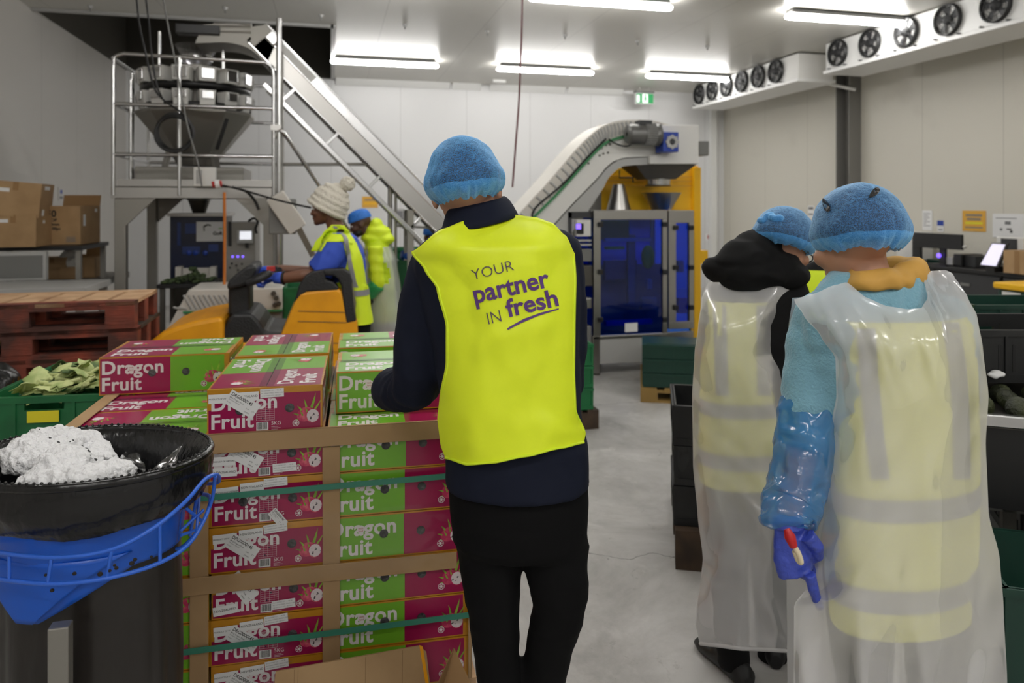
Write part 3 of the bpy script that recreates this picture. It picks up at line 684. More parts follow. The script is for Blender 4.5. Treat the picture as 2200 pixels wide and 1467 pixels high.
# ================================================================ people
mat('skin_light', (196, 148, 122), .5); mat('skin_tan', (176, 128, 102), .5); mat('skin_brown', (118, 78, 58), .5); mat('skin_dark', (86, 58, 46), .5)
mat('hair_black', (22, 19, 18), .5, bump=(90, .5, 2, (1, 1, .2))); mat('hair_brown', (42, 36, 34), .55, bump=(90, .6, 3))
mat('navy_cotton', (21, 26, 42), .8, spec=.2); mat('black_denim', (13, 13, 14), .85, spec=.15); mat('black_cloth', (15, 15, 16), .8, spec=.2); mat('grey_trousers', (58, 58, 60), .8)
mat('vest_yellow', (238, 255, 40), .45, bump=(5, .25, 3, (1, 1, .6))); mat('vest_lime', (226, 250, 40), .55, bump=(9, .3, 3)); mat('vest_warm', (250, 250, 78), .55, bump=(9, .3, 3)); mat('reflective', (150, 150, 152), .4, .3); mat('print_purple', (92, 56, 128), .55); mat('print_plum', (84, 70, 96), .55)
mat('fleece_blue', (122, 170, 190), .85, sheen=.3, bump=(160, .3, 2)); mat('hood_mustard', (204, 156, 72), .7); mat('tee_blue', (52, 82, 190), .75); mat('knit_cream', (226, 220, 206), .9, bump=(60, .8, 2, (1, 1, 2.5)))
mat('glove_blue', (58, 92, 208), .4, bump=(60, .2, 2)); mat('glove_violet', (62, 80, 182), .38, bump=(45, .35, 3)); mat('green_sleeve', (44, 150, 84), .3, bump=(20, .5, 3)); mat('cap_blue', (46, 120, 214), .6, bump=(60, .5, 3))
mat('tool_red', (190, 30, 34), .35); mat('tool_cream', (226, 212, 180), .5); mat('eye_white', (225, 222, 215), .3); mat('shoe_black', (20, 20, 21), .5)
def net_mat(name, dark, lite, base, sc, lines=1.0):
    "hair net: fine crinkled gauze, denser where it is seen edge-on, with paler creases"
    m = bpy.data.materials.new(name); m.use_nodes = True; nt = m.node_tree; N = nt.nodes; L = nt.links; p = N['Principled BSDF']; p.inputs['Roughness'].default_value = .55; p.inputs['Specular IOR Level'].default_value = .25
    tc = N.new('ShaderNodeTexCoord'); O = tc.outputs['Object']
    def no(s, det, d, sxyz=(1, 1, 1)):
        mp = N.new('ShaderNodeMapping'); mp.inputs['Scale'].default_value = sxyz; L.new(O, mp.inputs[0])
        n = N.new('ShaderNodeTexNoise'); n.inputs['Scale'].default_value = s; n.inputs['Detail'].default_value = det; n.inputs['Distortion'].default_value = d; L.new(mp.outputs[0], n.inputs[0]); return n.outputs['Fac']
    def mth(op, a, b=None):
        k = N.new('ShaderNodeMath'); k.operation = op
        for i, q in enumerate((a, b)):
            if q is None: continue
            if isinstance(q, float): k.inputs[i].default_value = q
            else: L.new(q, k.inputs[i])
        return k.outputs[0]
    def mr(s, a, b, c, d):
        r = N.new('ShaderNodeMapRange'); r.inputs[1].default_value = a; r.inputs[2].default_value = b; r.inputs[3].default_value = c; r.inputs[4].default_value = d; L.new(s, r.inputs[0]); return r.outputs[0]
    crease = mr(mth('ABSOLUTE', mth('SUBTRACT', no(sc * .42, 2, .7, (1, 1, 1.9)), .5)), 0.0, .018, lines, 0)
    fine = mr(mth('ABSOLUTE', mth('SUBTRACT', no(sc * 1.5, 2, .9, (1, 1, 2.2)), .5)), 0.0, .05, .55, 0)
    gauze = mr(no(sc * 9, 1, .2), .42, .62, 0, .45)
    lw = N.new('ShaderNodeLayerWeight'); lw.inputs['Blend'].default_value = .42; edge = mr(lw.outputs['Facing'], .12, .85, 0, .8)
    f = mth('MINIMUM', mth('ADD', mth('MAXIMUM', mth('MAXIMUM', mth('MULTIPLY', crease, .62), mth('MULTIPLY', fine, .7)), gauze), edge), 1.0)
    x = N.new('ShaderNodeMix'); x.data_type = 'RGBA'; x.inputs[6].default_value = lin(dark); x.inputs[7].default_value = lin(lite); L.new(f, x.inputs[0]); L.new(x.outputs[2], p.inputs['Base Color'])
    L.new(mr(f, 0, 1, base, .97), p.inputs['Alpha'])
    m2 = N.new('ShaderNodeBump'); m2.inputs['Strength'].default_value = .3; m2.inputs['Distance'].default_value = .003; L.new(f, m2.inputs['Height']); L.new(m2.outputs[0], p.inputs['Normal'])
    MATS[name] = m
net_mat('hair_net', (62, 118, 180), (112, 184, 242), .34, 60, .9); net_mat('hair_net_pale', (50, 96, 152), (124, 176, 222), .46, 60, 1.0); net_mat('net_hem', (62, 146, 226), (140, 204, 250), .70, 70)
def film_mat(name, c, opac, rough=.22, bs=(5, .5)):
    "thin milky polythene: part see-through, part white, with a shiny creased face"
    m = bpy.data.materials.new(name); m.use_nodes = True; nt = m.node_tree; N = nt.nodes; L = nt.links; p = N['Principled BSDF']
    p.inputs['Base Color'].default_value = lin(c); p.inputs['Roughness'].default_value = rough; p.inputs['Specular IOR Level'].default_value = .7
    t = N.new('ShaderNodeBsdfTransparent'); tl = N.new('ShaderNodeBsdfTranslucent'); tl.inputs[0].default_value = lin(c)
    x1 = N.new('ShaderNodeMixShader'); x1.inputs[0].default_value = .25; L.new(p.outputs[0], x1.inputs[1]); L.new(tl.outputs[0], x1.inputs[2])
    x2 = N.new('ShaderNodeMixShader'); x2.inputs[0].default_value = opac; L.new(t.outputs[0], x2.inputs[1]); L.new(x1.outputs[0], x2.inputs[2])
    gl = N.new('ShaderNodeBsdfGlossy'); gl.inputs['Roughness'].default_value = .13; x3 = N.new('ShaderNodeMixShader'); lw = N.new('ShaderNodeLayerWeight'); lw.inputs['Blend'].default_value = .22; rg_ = N.new('ShaderNodeMapRange'); rg_.inputs[3].default_value = .035; rg_.inputs[4].default_value = .30; L.new(lw.outputs['Fresnel'], rg_.inputs[0]); L.new(rg_.outputs[0], x3.inputs[0]); L.new(x2.outputs[0], x3.inputs[1]); L.new(gl.outputs[0], x3.inputs[2]); L.new(x3.outputs[0], N['Material Output'].inputs[0])
    tc = N.new('ShaderNodeTexCoord'); mp = N.new('ShaderNodeMapping'); mp.inputs['Scale'].default_value = (1, 1, .5); L.new(tc.outputs['Object'], mp.inputs[0])
    n = N.new('ShaderNodeTexNoise'); n.inputs['Scale'].default_value = bs[0]; n.inputs['Detail'].default_value = 1.2; n.inputs['Distortion'].default_value = .7; L.new(mp.outputs[0], n.inputs[0])
    v = N.new('ShaderNodeMath'); v.operation = 'SUBTRACT'; v.inputs[1].default_value = .5; L.new(n.outputs['Fac'], v.inputs[0]); a = N.new('ShaderNodeMath'); a.operation = 'ABSOLUTE'; L.new(v.outputs[0], a.inputs[0])
    b = N.new('ShaderNodeBump'); b.inputs['Strength'].default_value = bs[1]; b.inputs['Distance'].default_value = .05; b.invert = True; L.new(a.outputs[0], b.inputs['Height']); L.new(b.outputs[0], p.inputs['Normal']); L.new(b.outputs[0], gl.inputs['Normal']); L.new(b.outputs[0], lw.inputs['Normal'])
    MATS[name] = m
film_mat('apron_film', (246, 245, 246), .62, .22, (4.0, .36)); film_mat('apron_film_far', (224, 228, 232), .66); film_mat('sleeve_film', (52, 150, 226), .55, .16, (10, .6))

def pr(y, xl, xr, d, th, k=2.3, n=40):
    "a body cross-section seen between two columns of the picture at distance d"
    o = []; c = (xl + xr) / 2; hw = (xr - xl) / 2 / FPX * d; base = at(c, y, d); DP = (FW + RT * ((c - 1100) / FPX)).normalized()
    for j in range(n):
        a = 2 * math.pi * j / n; ca, sa = math.cos(a), math.sin(a)
        o.append(base + RT * (hw * math.copysign(abs(ca) ** (2 / k), ca)) + DP * (th * math.copysign(abs(sa) ** (2 / k), sa)))
    return o
def rings(tab, ys, k=2.3): return [pr(y, *interp(tab, y), k=k) for y in ys]
def frange(a, b, n): return [lerp(a, b, i / n) for i in range(n + 1)]
def head(b, c, fw, up, sk, s=1.0, ears=True):
    fw = V(fw).normalized(); up = V(up); sd = fw.cross(up).normalized(); up = sd.cross(fw)
    M = Matrix(((sd.x, fw.x, up.x, c[0]), (sd.y, fw.y, up.y, c[1]), (sd.z, fw.z, up.z, c[2]), (0, 0, 0, 1))) @ Matrix.Scale(s, 4)
    E = lambda q, r: b.ell(q, r, sk, M)
    E((0, -.008, .025), (.074, .095, .092)); E((0, .03, -.035), (.062, .064, .075)); E((0, .045, -.075), (.047, .045, .038)); E((0, .072, -.098), (.026, .022, .020))
    E((0, .092, -.02), (.013, .016, .026)); E((0, .104, -.034), (.016, .014, .012)); E((0, .074, .018), (.052, .022, .014)); E((0, .088, -.062), (.025, .013, .007)); E((0, .087, -.074), (.022, .012, .008))
    for x in (-1, 1): E((x * .04, .066, -.03), (.026, .024, .024))
    if ears:
        for x in (-1, 1): E((x * .076, -.008, -.018), (.011, .022, .032))
    return M
def eyes(M, root):
    for x in (-1, 1):
        b = MB(); b.ell((x * .031, .077, -.002), (.0125, .011, .010), 'eye_white', M, 10, 8); b.ell((x * .031, .086, -.002), (.006, .0035, .006), 'ink_black', M, 8, 6); b.build('eye', root)
def hand(b, wrist, d, palm_n, m, s=1.0, curl=.6, side=1, curls=None, tuck=False):
    "palm, four fingers of different lengths and a thumb; d = the way the hand points, palm_n = the way the palm faces"
    d = V(d).normalized(); n = V(palm_n); x = d.cross(n).normalized() * side; n = (n - d * n.dot(d)).normalized(); w = V(wrist)
    P = lambda a, q, r: w + (x * a + d * q + n * r) * s
    b.tube([P(0, -.02, 0), P(0, .02, 0), P(.002, .055, .002), P(.002, .088, .004)], [.026 * s, .033 * s, .040 * s, .036 * s], m, 14, flat=.50)
    for i, (a, L_) in enumerate(((.030, .070), (.011, .080), (-.010, .075), (-.029, .060))):
        c_ = (curls[i] if curls else curl) * 1.0; p = [P(a, .080, .003)]; ang = .15
        for seg, q in enumerate((.45, .32, .26)):
            ang += c_ * (.75 if seg == 0 else 1.1); l = L_ * q; p.append(p[-1] + (d * math.cos(ang) + n * math.sin(ang) + x * (a * .8)) * l * s)
        b.tube(p, [.0105 * s, .0098 * s, .009 * s, .0075 * s], m, 10); b.ell(p[-1], (.0077 * s,) * 3, m, None, 10, 8)
    q = [P(.028, .012, .010), P(.037, .036, .024), P(.030, .060, .036), P(.012, .076, .042)] if tuck else [P(.030, .015, .006), P(.050, .042, .020), P(.050, .068, .034), P(.040, .088, .046)]
    b.tube(q, [.015 * s, .013 * s, .011 * s, .009 * s], m, 10); b.ell(q[-1], (.009 * s,) * 3, m, None, 10, 8)
def shoe(root, ankle, fw, m='shoe_black', L=.28, name='shoe'):
    fw = V(fw).normalized(); sd = fw.cross(UP); a = V(ankle); b = MB()
    P = lambda u, q, z: V((a.x, a.y, 0)) + fw * u + sd * q + UP * z
    R = []
    for u, w, h in ((-.075, .020, .05), (-.065, .034, .075), (-.02, .038, .095), (.04, .040, .085), (.10, .046, .062), (.15, .046, .048), (.19, .036, .038), (.205, .016, .026)):
        R.append([P(u * L / .28, w * math.cos(q), max(.004, h * .5 + h * .5 * math.sin(q))) for q in (2 * math.pi * j / 16 for j in range(16))])
    b.loft(R, m); return b.build(name, root)
def bvh(o): return BVHTree.FromPolygons([v.co.copy() for v in o.data.vertices], [tuple(p.vertices) for p in o.data.polygons])
def hit(trees, px, py):
    r = ray(px, py); dep = None
    for t in trees:
        h = t.ray_cast(CAM, r.normalized())
        if h[0] is not None:
            q = (h[0] - CAM).dot(FW); dep = q if dep is None else min(dep, q)
    return dep
def drape(name, root, trees, mt, xl, xr, ytop, ybot, dep, nu=60, nv=70, gap=.006, fold=None, solid=.0015, front=None):
    """a panel of cloth whose outline is known: xl/xr tables over y, ytop/ybot tables over u.
    It hangs at dep(x_fraction, y), pushed clear of what is under it (trees)."""
    G = []; K = []
    for j in range(nv + 1):
        row = []; kr = []
        for i in range(nu + 1):
            u = .5 - .5 * math.cos(math.pi * i / nu); u = lerp(i / nu, u, .6); v = j / nv
            y = lerp(interp(ytop, u)[0], interp(ybot, u)[0], v); a, b_ = interp(xl, y)[0], interp(xr, y)[0]; x = lerp(a, b_, u)
            d = dep(u, y)
            if fold: d += fold(u, v, x, y)
            h = hit(trees, x, y) if trees else None
            if h is not None: d = min(d, h - gap)
            row.append([x, y, d]); kr.append(9.0 if h is None else h - gap * .5)
        G.append(row); K.append(kr)
    for _ in range(2):                                               # relax the depth so that the cloth spans hollows
        H = [[c[2] for c in r] for r in G]
        for j in range(nv + 1):
            for i in range(nu + 1):
                q = [H[jj][ii] for jj, ii in ((j, i), (max(j - 1, 0), i), (min(j + 1, nv), i), (j, max(i - 1, 0)), (j, min(i + 1, nu)))]
                G[j][i][2] = min(H[j][i], sum(q) / 5 - .0004)
    for _ in range(3):
        H = [[c[2] for c in r] for r in G]
        for j in range(nv + 1):
            for i in range(nu + 1):
                q = [H[jj][ii] for jj, ii in ((j, i), (max(j - 1, 0), i), (min(j + 1, nv), i), (j, max(i - 1, 0)), (j, min(i + 1, nu)))]
                G[j][i][2] = min(sum(q) / 5, K[j][i])
    b = MB(); b.grid(lambda s, t: at(*G[round(t * nv)][round(s * nu)]), nu, nv, mt)
    return b.build(name, root, solid=solid)

# ---------------------------------------------------------------- the man in the printed vest (seen from behind, leaning over the pallet)
d0 = 1.75; base = at(1110, 1890, d0)
man = thing('person', 'person seen from behind in a bright yellow printed vest, navy shirt and blue hair net', 'person', (base.x, base.y, 0))
T_ = [(455, 995, 1075, 1.76, .055), (478, 962, 1108, 1.76, .075), (500, 930, 1160, 1.755, .095), (530, 900, 1205, 1.75, .112), (570, 890, 1238, 1.75, .122), (640, 905, 1245, 1.75, .128), (760, 935, 1243, 1.75, .130), (880, 950, 1248, 1.75, .128), (960, 958, 1262, 1.75, .128), (1040, 962, 1266, 1.75, .130)]
LA = [(935, 575, 1.77, .060), (912, 640, 1.775, .060), (904, 720, 1.785, .061), (902, 785, 1.80, .065), (896, 826, 1.83, .060), (872, 836, 1.92, .056), (848, 836, 2.00, .060), (842, 836, 2.05, .058)]
RA = [(1196, 545, 1.76, .060), (1204, 640, 1.775, .062), (1208, 740, 1.79, .060), (1206, 820, 1.83, .056), (1190, 850, 1.93, .050), (1165, 850, 2.06, .045)]
P_ = lambda t: ([at(*q[:3]) for q in t], [q[3] for q in t])
b = MB(); sk = 'skin_light'
M = head(b, at(1000, 400, 1.765), FW * 1.0 + RT * -.12 + UP * -.12, UP + RT * -.12 + FW * .1, sk)
b.tube([at(1008, 395, 1.775), at(1014, 440, 1.77), at(1028, 480, 1.76)], [.053, .055, .066], sk, 16)
b.loft(rings([(q[0], q[1] + 20, q[2] - 20, q[3], q[4] - .025) for q in T_], frange(470, 1060, 12)), sk)
for A, dx in ((LA, 1), (RA, 1)):
    p, r = P_(A); b.tube(p, [q * .72 for q in r], sk, 12)
    e = (p[-1] - p[-2]).normalized(); hand(b, p[-1] + e * .01 + UP * .012, FW + RT * -.25 + UP * .1, UP * -1, sk, .95, .9, side=1 if A is RA else -1)
LL = [(1052, 1120, 1.75, .088), (1056, 1180, 1.75, .080), (1056, 1260, 1.745, .066), (1062, 1340, 1.745, .058), (1074, 1460, 1.75, .050), (1084, 1650, 1.76, .046), (1090, 1850, 1.77, .044)]
RL = [(1178, 1120, 1.75, .090), (1192, 1180, 1.745, .082), (1202, 1255, 1.735, .068), (1200, 1310, 1.735, .062), (1182, 1390, 1.75, .058), (1165, 1467, 1.77, .054), (1150, 1650, 1.80, .050), (1148, 1850, 1.82, .047)]
for A in (LL, RL): p, r = P_(A); b.tube(p, [q * .74 for q in r], sk, 12)
b.blob('body', man, .006, 3)
eyes(M, man)
# shirt
b = MB(); b.loft(rings(T_, frange(462, 1040, 26)), 'navy_cotton')
for A in (LA, RA): p, r = P_(A); b.tube(p, r, 'navy_cotton', 16); b.ell(p[0], (r[0],) * 3, 'navy_cotton'); b.ell(p[-1], (r[-1] * .9,) * 3, 'navy_cotton')
def wr_shirt(co, n):
    q = (co - CAM); y = HOR - q.z / q.dot(FW) * FPX; x = 1100 + q.dot(RT) / q.dot(FW) * FPX
    k = 1.0 if x < 900 or y > 990 or x > 1235 else .4
    near = max(0, 1 - (co - at(880, 828, 1.88)).length / .12)
    return k * (.004 * ridg((co.x, co.y, co.z * 1.6), 7, 3) + .002 * ns(co, 22, 1)) + near * .007 * math.sin((co.x * .8 + co.z * .5 + co.y) * 150)
shirt = b.blob('shirt', man, .007, 5, wr_shirt)
# collar: a stand and a fold turned down over it
b = MB(); R = []
for (y, xl, xr, th, dd) in ((462, 972, 1090, .070, 1.762), (442, 968, 1084, .068, 1.768), (434, 966, 1080, .066, 1.770), (436, 962, 1088, .070, 1.768), (458, 955, 1102, .082, 1.760), (482, 948, 1113, .094, 1.752)):
    r = pr(y, xl, xr, dd, th, 2.1, 48); c = at((xl + xr) / 2, y, dd)
    R.append([p - UP * (.085 * (p - c).dot(RT) * -1.0 + .10 * (p - c).dot(FW) * -.6 if True else 0) * 1.0 for p in r])
R = [[p + UP * (.14 * (p - at(1030, 450, 1.76)).dot(RT)) for p in r] for r in R]
b.loft(R, 'navy_cotton', cap=False); o = b.build('collar', man, solid=.004, sub=1)
b = MB(); q = R[-1]; b.tube([p.lerp(R[-2][i], .22) + (p - at(1030, p.z, 1.76)).normalized() * .0 for i, p in enumerate(q)], .0011, 'dark_grey', 5, closed=True); b.build('stitching', o)
# trousers
b = MB(); b.loft(rings([(1000, 966, 1260, 1.75, .112), (1085, 968, 1262, 1.75, .118), (1150, 975, 1262, 1.75, .115), (1172, 1000, 1245, 1.75, .10)], frange(1000, 1172, 8)), 'black_denim')
for A in (LL, RL): p, r = P_(A); b.tube(p, r, 'black_denim', 18)
def wr_tr(co, n):
    q = (co - CAM); y = HOR - q.z / q.dot(FW) * FPX
    return .004 * ridg((co.x * .6, co.y, co.z * 2.2), 6, 8) * (1 if y > 1150 else .4) + .003 * ns(co, 16, 2)
b.blob('trousers', man, .007, 4, wr_tr)
for A, f in ((LL, FW + RT * -.1), (RL, FW + RT * .1)): shoe(man, at(*A[-1][:3]), f)
# vest: back and front panels
TS = [bvh(shirt)]
vxl = [(400, 885), (545, 885), (580, 912), (620, 938), (700, 958), (780, 958), (850, 945), (900, 940), (950, 946), (1000, 962)]
vxr = [(400, 1235), (545, 1235), (600, 1238), (700, 1236), (800, 1235), (880, 1238), (930, 1258), (960, 1252), (1000, 1240)]
vtop = [(0, 540), (.186, 492), (.33, 474), (.5, 464), (.63, 462), (.757, 467), (.857, 478), (.943, 506), (1, 545)]
vbot = [(0, 985), (.15, 999), (.35, 995), (.6, 981), (.85, 963), (1, 952)]
def vdep(u, y): a = abs(2 * u - 1); return 1.75 - .142 * min(1, max(0, (y - 462) / 70)) ** .5 * (1 - .75 * a ** 3.2)
vf = lambda u, v, x, y: -.012 * ns((x * .010 + y * .006, (y - x * .3) * .003, 0), 1, 4) - .006 * ridg((x * .007, y * .010 + x * .005, 2), 1, 6) - .004 * ns((x * .03, y * .016, 5), 1) - .010 * max(0, v - .55) * ridg((x * .012 + y * .004, y * .002, 7), 1, 1)
vest = drape('vest', man, TS, 'vest_yellow', vxl, vxr, vtop, vbot, vdep, 80, 90, .007, vf, .002)
def vdep2(u, y): a = abs(2 * u - 1); return 1.75 + .150 * min(1, max(0, (y - 462) / 70)) ** .5 * (1 - .75 * a ** 3.2)
G = MB(); G.grid(lambda s, t: (lambda u, y: at(lerp(interp(vxl, y)[0] + 4, interp(vxr, y)[0] - 4, u), y, vdep2(u, y)))(s, lerp(interp(vtop, s)[0], interp(vbot, s)[0] - 30, t)), 40, 50, 'vest_yellow'); G.build('vest_front', vest, solid=.002)
VT = bvh(vest)
b = MB(); E = []
for i in range(61):
    u = i / 60; y = interp(vbot, u)[0] - 2; x = lerp(interp(vxl, y)[0], interp(vxr, y)[0], u); h = hit([VT], x, y - 3)
    if h: E.append(at(x, y, h - .001))
b.tube(E, .0032, 'vest_lime', 6)
E = []
for i in range(41):
    y = lerp(548, 925, i / 40); x = interp(vxr, y)[0] - 3; h = hit([VT], x, y)
    if h: E.append(at(x, y, h - .001))
b.tube(E, .0028, 'vest_lime', 6); E = []
for i in range(41):
    y = lerp(545, 850, i / 40); x = interp(vxl, y)[0] + 4; h = hit([VT], x, y)
    if h: E.append(at(x, y, h - .001))
b.tube(E, .0028, 'vest_lime', 6); b.build('binding', vest)
# lettering printed on the back, laid on the cloth
def cut(vs_, fs, step):
    bm = bmesh.new(); vv = [bm.verts.new(p) for p in vs_]
    for f in fs:
        try: bm.faces.new([vv[i] for i in f])
        except ValueError: pass
    for ax in (0, 1):
        lo = min(p[ax] for p in vs_); hi = max(p[ax] for p in vs_); k = lo + step
        while k < hi:
            n = V((1, 0, 0)) if ax == 0 else V((0, 1, 0)); bmesh.ops.bisect_plane(bm, geom=bm.verts[:] + bm.edges[:] + bm.faces[:], plane_co=n * k, plane_no=n); k += step
    bm.verts.index_update(); o = ([tuple(v.co) for v in bm.verts], [tuple(v.index for v in f.verts) for f in bm.faces]); bm.free(); return o
def printed(root, tree, t, x, y, size, ang, mt, bold=0, wid=None, name='lettering', lift=.0016):
    vs_, fs = text_mesh(t, bold); w0 = min(p[0] for p in vs_); w1 = max(p[0] for p in vs_); sx = (wid / ((w1 - w0) * size)) if wid else 1
    lay(root, tree, [((p[0] - w0) * size * sx, p[1] * size) for p in vs_], fs, x, y, ang, mt, name, lift)
def lay(root, tree, P, fs, x, y, ang, mt, name, lift=.0016):
    c_, s_ = math.cos(rad(ang)), math.sin(rad(ang)); vs_, fs = cut([(p[0], p[1], 0) for p in P], fs, 9.0); O = []
    for p in vs_:
        X, Y = x + p[0] * c_ - p[1] * s_, y - p[0] * s_ - p[1] * c_; h = hit([tree], X, Y) or 1.62
        O.append(at(X, Y, h - lift))
    b = MB(); b.add(O, fs, mt); return b.build(name, root)
printed(vest, bvh(vest), 'YOUR', 1016, 602, 33, 13.6, 'print_plum', -.012, 92, lift=.003)
printed(vest, bvh(vest), 'partner', 1021, 651, 56, 12.7, 'print_purple', .022, 166, lift=.003)
printed(vest, bvh(vest), 'IN', 1050, 697, 38, 12.5, 'print_plum', -.012, 29, lift=.003)
printed(vest, bvh(vest), 'fresh', 1091, 681, 53, 13, 'print_purple', .022, 113, lift=.003)
U = [(0, 0), (30, 5), (70, 8), (118, 7.2), (119, 9.6), (80, 13), (40, 12), (8, 6), (0, 4)]
lay(vest, bvh(vest), [(p[0], p[1]) for p in U], [tuple(range(len(U)))], 1091, 709, 18.6, 'print_purple', 'underline', .003)
# hair and net
def net_head(root, c, fw, up, r, mt, seed, hair='hair_brown', hem=.03, hs=.955, lump=1.0, drop=.0):
    fw = V(fw).normalized(); up = V(up); sd = fw.cross(up).normalized(); up = sd.cross(fw)
    M = Matrix(((sd.x, fw.x, up.x, c[0]), (sd.y, fw.y, up.y, c[1]), (sd.z, fw.z, up.z, c[2]), (0, 0, 0, 1)))
    b = MB(); n, k = 56, 26; rg = []
    for i in range(k + 1):
        t = math.pi * (.995 - .66 * i / k); q = []
        for j in range(n):
            a = 2 * math.pi * j / n; q.append(M @ V((r[0] * hs * math.sin(t) * math.cos(a), r[1] * hs * math.sin(t) * math.sin(a), -r[2] * hs * math.cos(t))))
        rg.append(q)
    b.loft(rg, hair, cap=False); b.build('hair', root)
    b = MB(); n, k = 160, 72; rg = []
    for i in range(k + 1):
        s_ = i / k; t = math.pi * (.998 - .665 * s_); q = []; low = max(0, (s_ - .45) / .55)
        for j in range(n):
            a = 2 * math.pi * j / n; v = V((math.sin(t) * math.cos(a), math.sin(t) * math.sin(a), -math.cos(t))); ca, sa = math.cos(a), math.sin(a)
            puff = .135 * lump * math.exp(-((s_ - .80) / .13) ** 2) * (.75 + .9 * ns((ca * 1.6, sa * 1.6, seed), 1, seed)); tuck = .13 * max(0, (s_ - .88) / .12) ** 1.4
            w_ = 1 + .03 * lump * ns(v, 2.6, seed) + (.006 + .022 * low) * lump * ridg((v.x, v.y, v.z * .5), 6, seed + 3) + .007 * ridg(v, 15, seed + 9) + puff - tuck
            w_ += .020 * low * low * ridg((ca * 9, sa * 9, s_ * 2.5), 1, seed + 1)
            z = v.z * r[2] * min(w_, 1.05) - drop * low * low * r[2] * (1 - .7 * sa + .55 * ns((ca * 2.2, sa * 2.2, 0), 1, seed)) - hem * .35 * low ** 4 * ns((ca * 7, sa * 7, 3), 1, seed)
            q.append(M @ V((v.x * r[0] * w_, v.y * r[1] * w_, z)))
        rg.append(q)
    c_ = int(k * .86); b.loft(rg[:c_ + 1], mt, cap=False); nt = b.build('hair_net', root)
    b = MB(); b.loft(rg[c_:], 'net_hem', cap=False); b.build('net_hem', nt)
    return M
net_head(man, at(997, 378, 1.76), FW + RT * .05 + UP * -.16, UP + RT * -.16 + FW * .10, (.087, .106, .096), 'hair_net', 2, hem=.03, lump=1.0, drop=.16)

# ---------------------------------------------------------------- the woman in the pale fleece and apron (seen from behind, nearest)
d0 = 1.67; base = at(1900, 1962, d0)
wn = thing('person', 'person in a milky plastic apron and pale blue fleece with mustard hood, seen from behind', 'person', (base.x, base.y, 0))
sk = 'skin_tan'
T_ = [(560, 1800, 1900, 1.70, .055), (590, 1785, 1930, 1.69, .075), (620, 1755, 1990, 1.68, .10), (650, 1730, 2050, 1.675, .115), (700, 1722, 2088, 1.67, .122), (800, 1742, 2096, 1.67, .128), (950, 1770, 2098, 1.67, .128), (1050, 1782, 2095, 1.67, .128), (1150, 1775, 2090, 1.67, .132), (1230, 1775, 2090, 1.67, .138)]
LA = [(1765, 680, 1.68, .058), (1750, 740, 1.675, .060), (1742, 820, 1.66, .060), (1738, 880, 1.64, .058), (1726, 960, 1.62, .052), (1704, 1060, 1.585, .046), (1694, 1120, 1.55, .036)]
RA = [(2035, 690, 1.70, .056), (2046, 760, 1.73, .056), (2040, 850, 1.80, .054), (1990, 900, 1.92, .048), (1950, 905, 2.02, .044)]
b = MB()
M = head(b, at(1836, 512, 1.69), FW + RT * -.45 + UP * -.35, UP + RT * -.10 + FW * .25, sk, .98, False)
b.tube([at(1842, 520, 1.695), at(1850, 570, 1.69), at(1862, 625, 1.68)], [.056, .056, .068], sk, 16)
b.loft(rings([(q[0], q[1] + 22, q[2] - 22, q[3], q[4] - .03) for q in T_], frange(580, 1230, 12)), sk)
for A in (LA, RA): p, r = P_(A); b.tube(p, [q * .7 for q in r], sk, 12)
p, r = P_(RA); e = (p[-1] - p[-2]).normalized(); hand(b, p[-1], e + UP * -.3, UP * -1, sk, .92, .5, 1)
LL = [(1850, 1200, 1.67, .085), (1850, 1330, 1.665, .072), (1852, 1480, 1.66, .058), (1856, 1700, 1.67, .050), (1860, 1920, 1.68, .045)]
RL = [(2010, 1200, 1.67, .085), (2012, 1330, 1.665, .072), (2012, 1480, 1.66, .058), (2014, 1700, 1.67, .050), (2016, 1920, 1.68, .045)]
for A in (LL, RL): p, r = P_(A); b.tube(p, [q * .75 for q in r], sk, 12)
b.blob('body', wn, .006, 3); eyes(M, wn)
net_head(wn, at(1845, 486, 1.69), FW + RT * -.30 + UP * -.25, UP + RT * -.04 + FW * .22, (.096, .108, .100), 'hair_net_pale', 7, hair='hair_black', hem=.024, hs=.95, lump=.8, drop=.12)
# two small tears in the net, dark hair pushing out
nt_ = bvh([o for o in wn.children if o.name.startswith('hair_net')][-1])
for k, (x, y, L_, a) in enumerate(((1774, 440, 16, 1.15), (1878, 414, 15, -.75))):
    b = MB(); q = []
    for i in range(12):
        t = 2 * math.pi * i / 12; u, v = L_ * math.cos(t), 6.5 * math.sin(t) * (1 + .4 * math.cos(t)); X, Y = x + u * math.cos(a) - v * math.sin(a), y + u * math.sin(a) + v * math.cos(a)
        h = hit([nt_], X, Y) or 1.6; q.append(at(X, Y, h - .004))
    b.poly(q, 'hair_black'); b.build('net_tear', wn)
# fleece: torso and both sleeves
b = MB(); b.loft(rings(T_, frange(585, 1230, 22)), 'fleece_blue')
for A, n_ in ((LA, 5), (RA, 5)): p, r = P_(A); b.tube(p[:n_], r[:n_], 'fleece_blue', 16); b.ell(p[0], (r[0],) * 3, 'fleece_blue')
fl = b.blob('fleece', wn, .007, 5, lambda co, n: .005 * ridg((co.x + co.y * .5, co.y, co.z * 1.8), 9, 12) + .003 * ns(co, 26, 3))
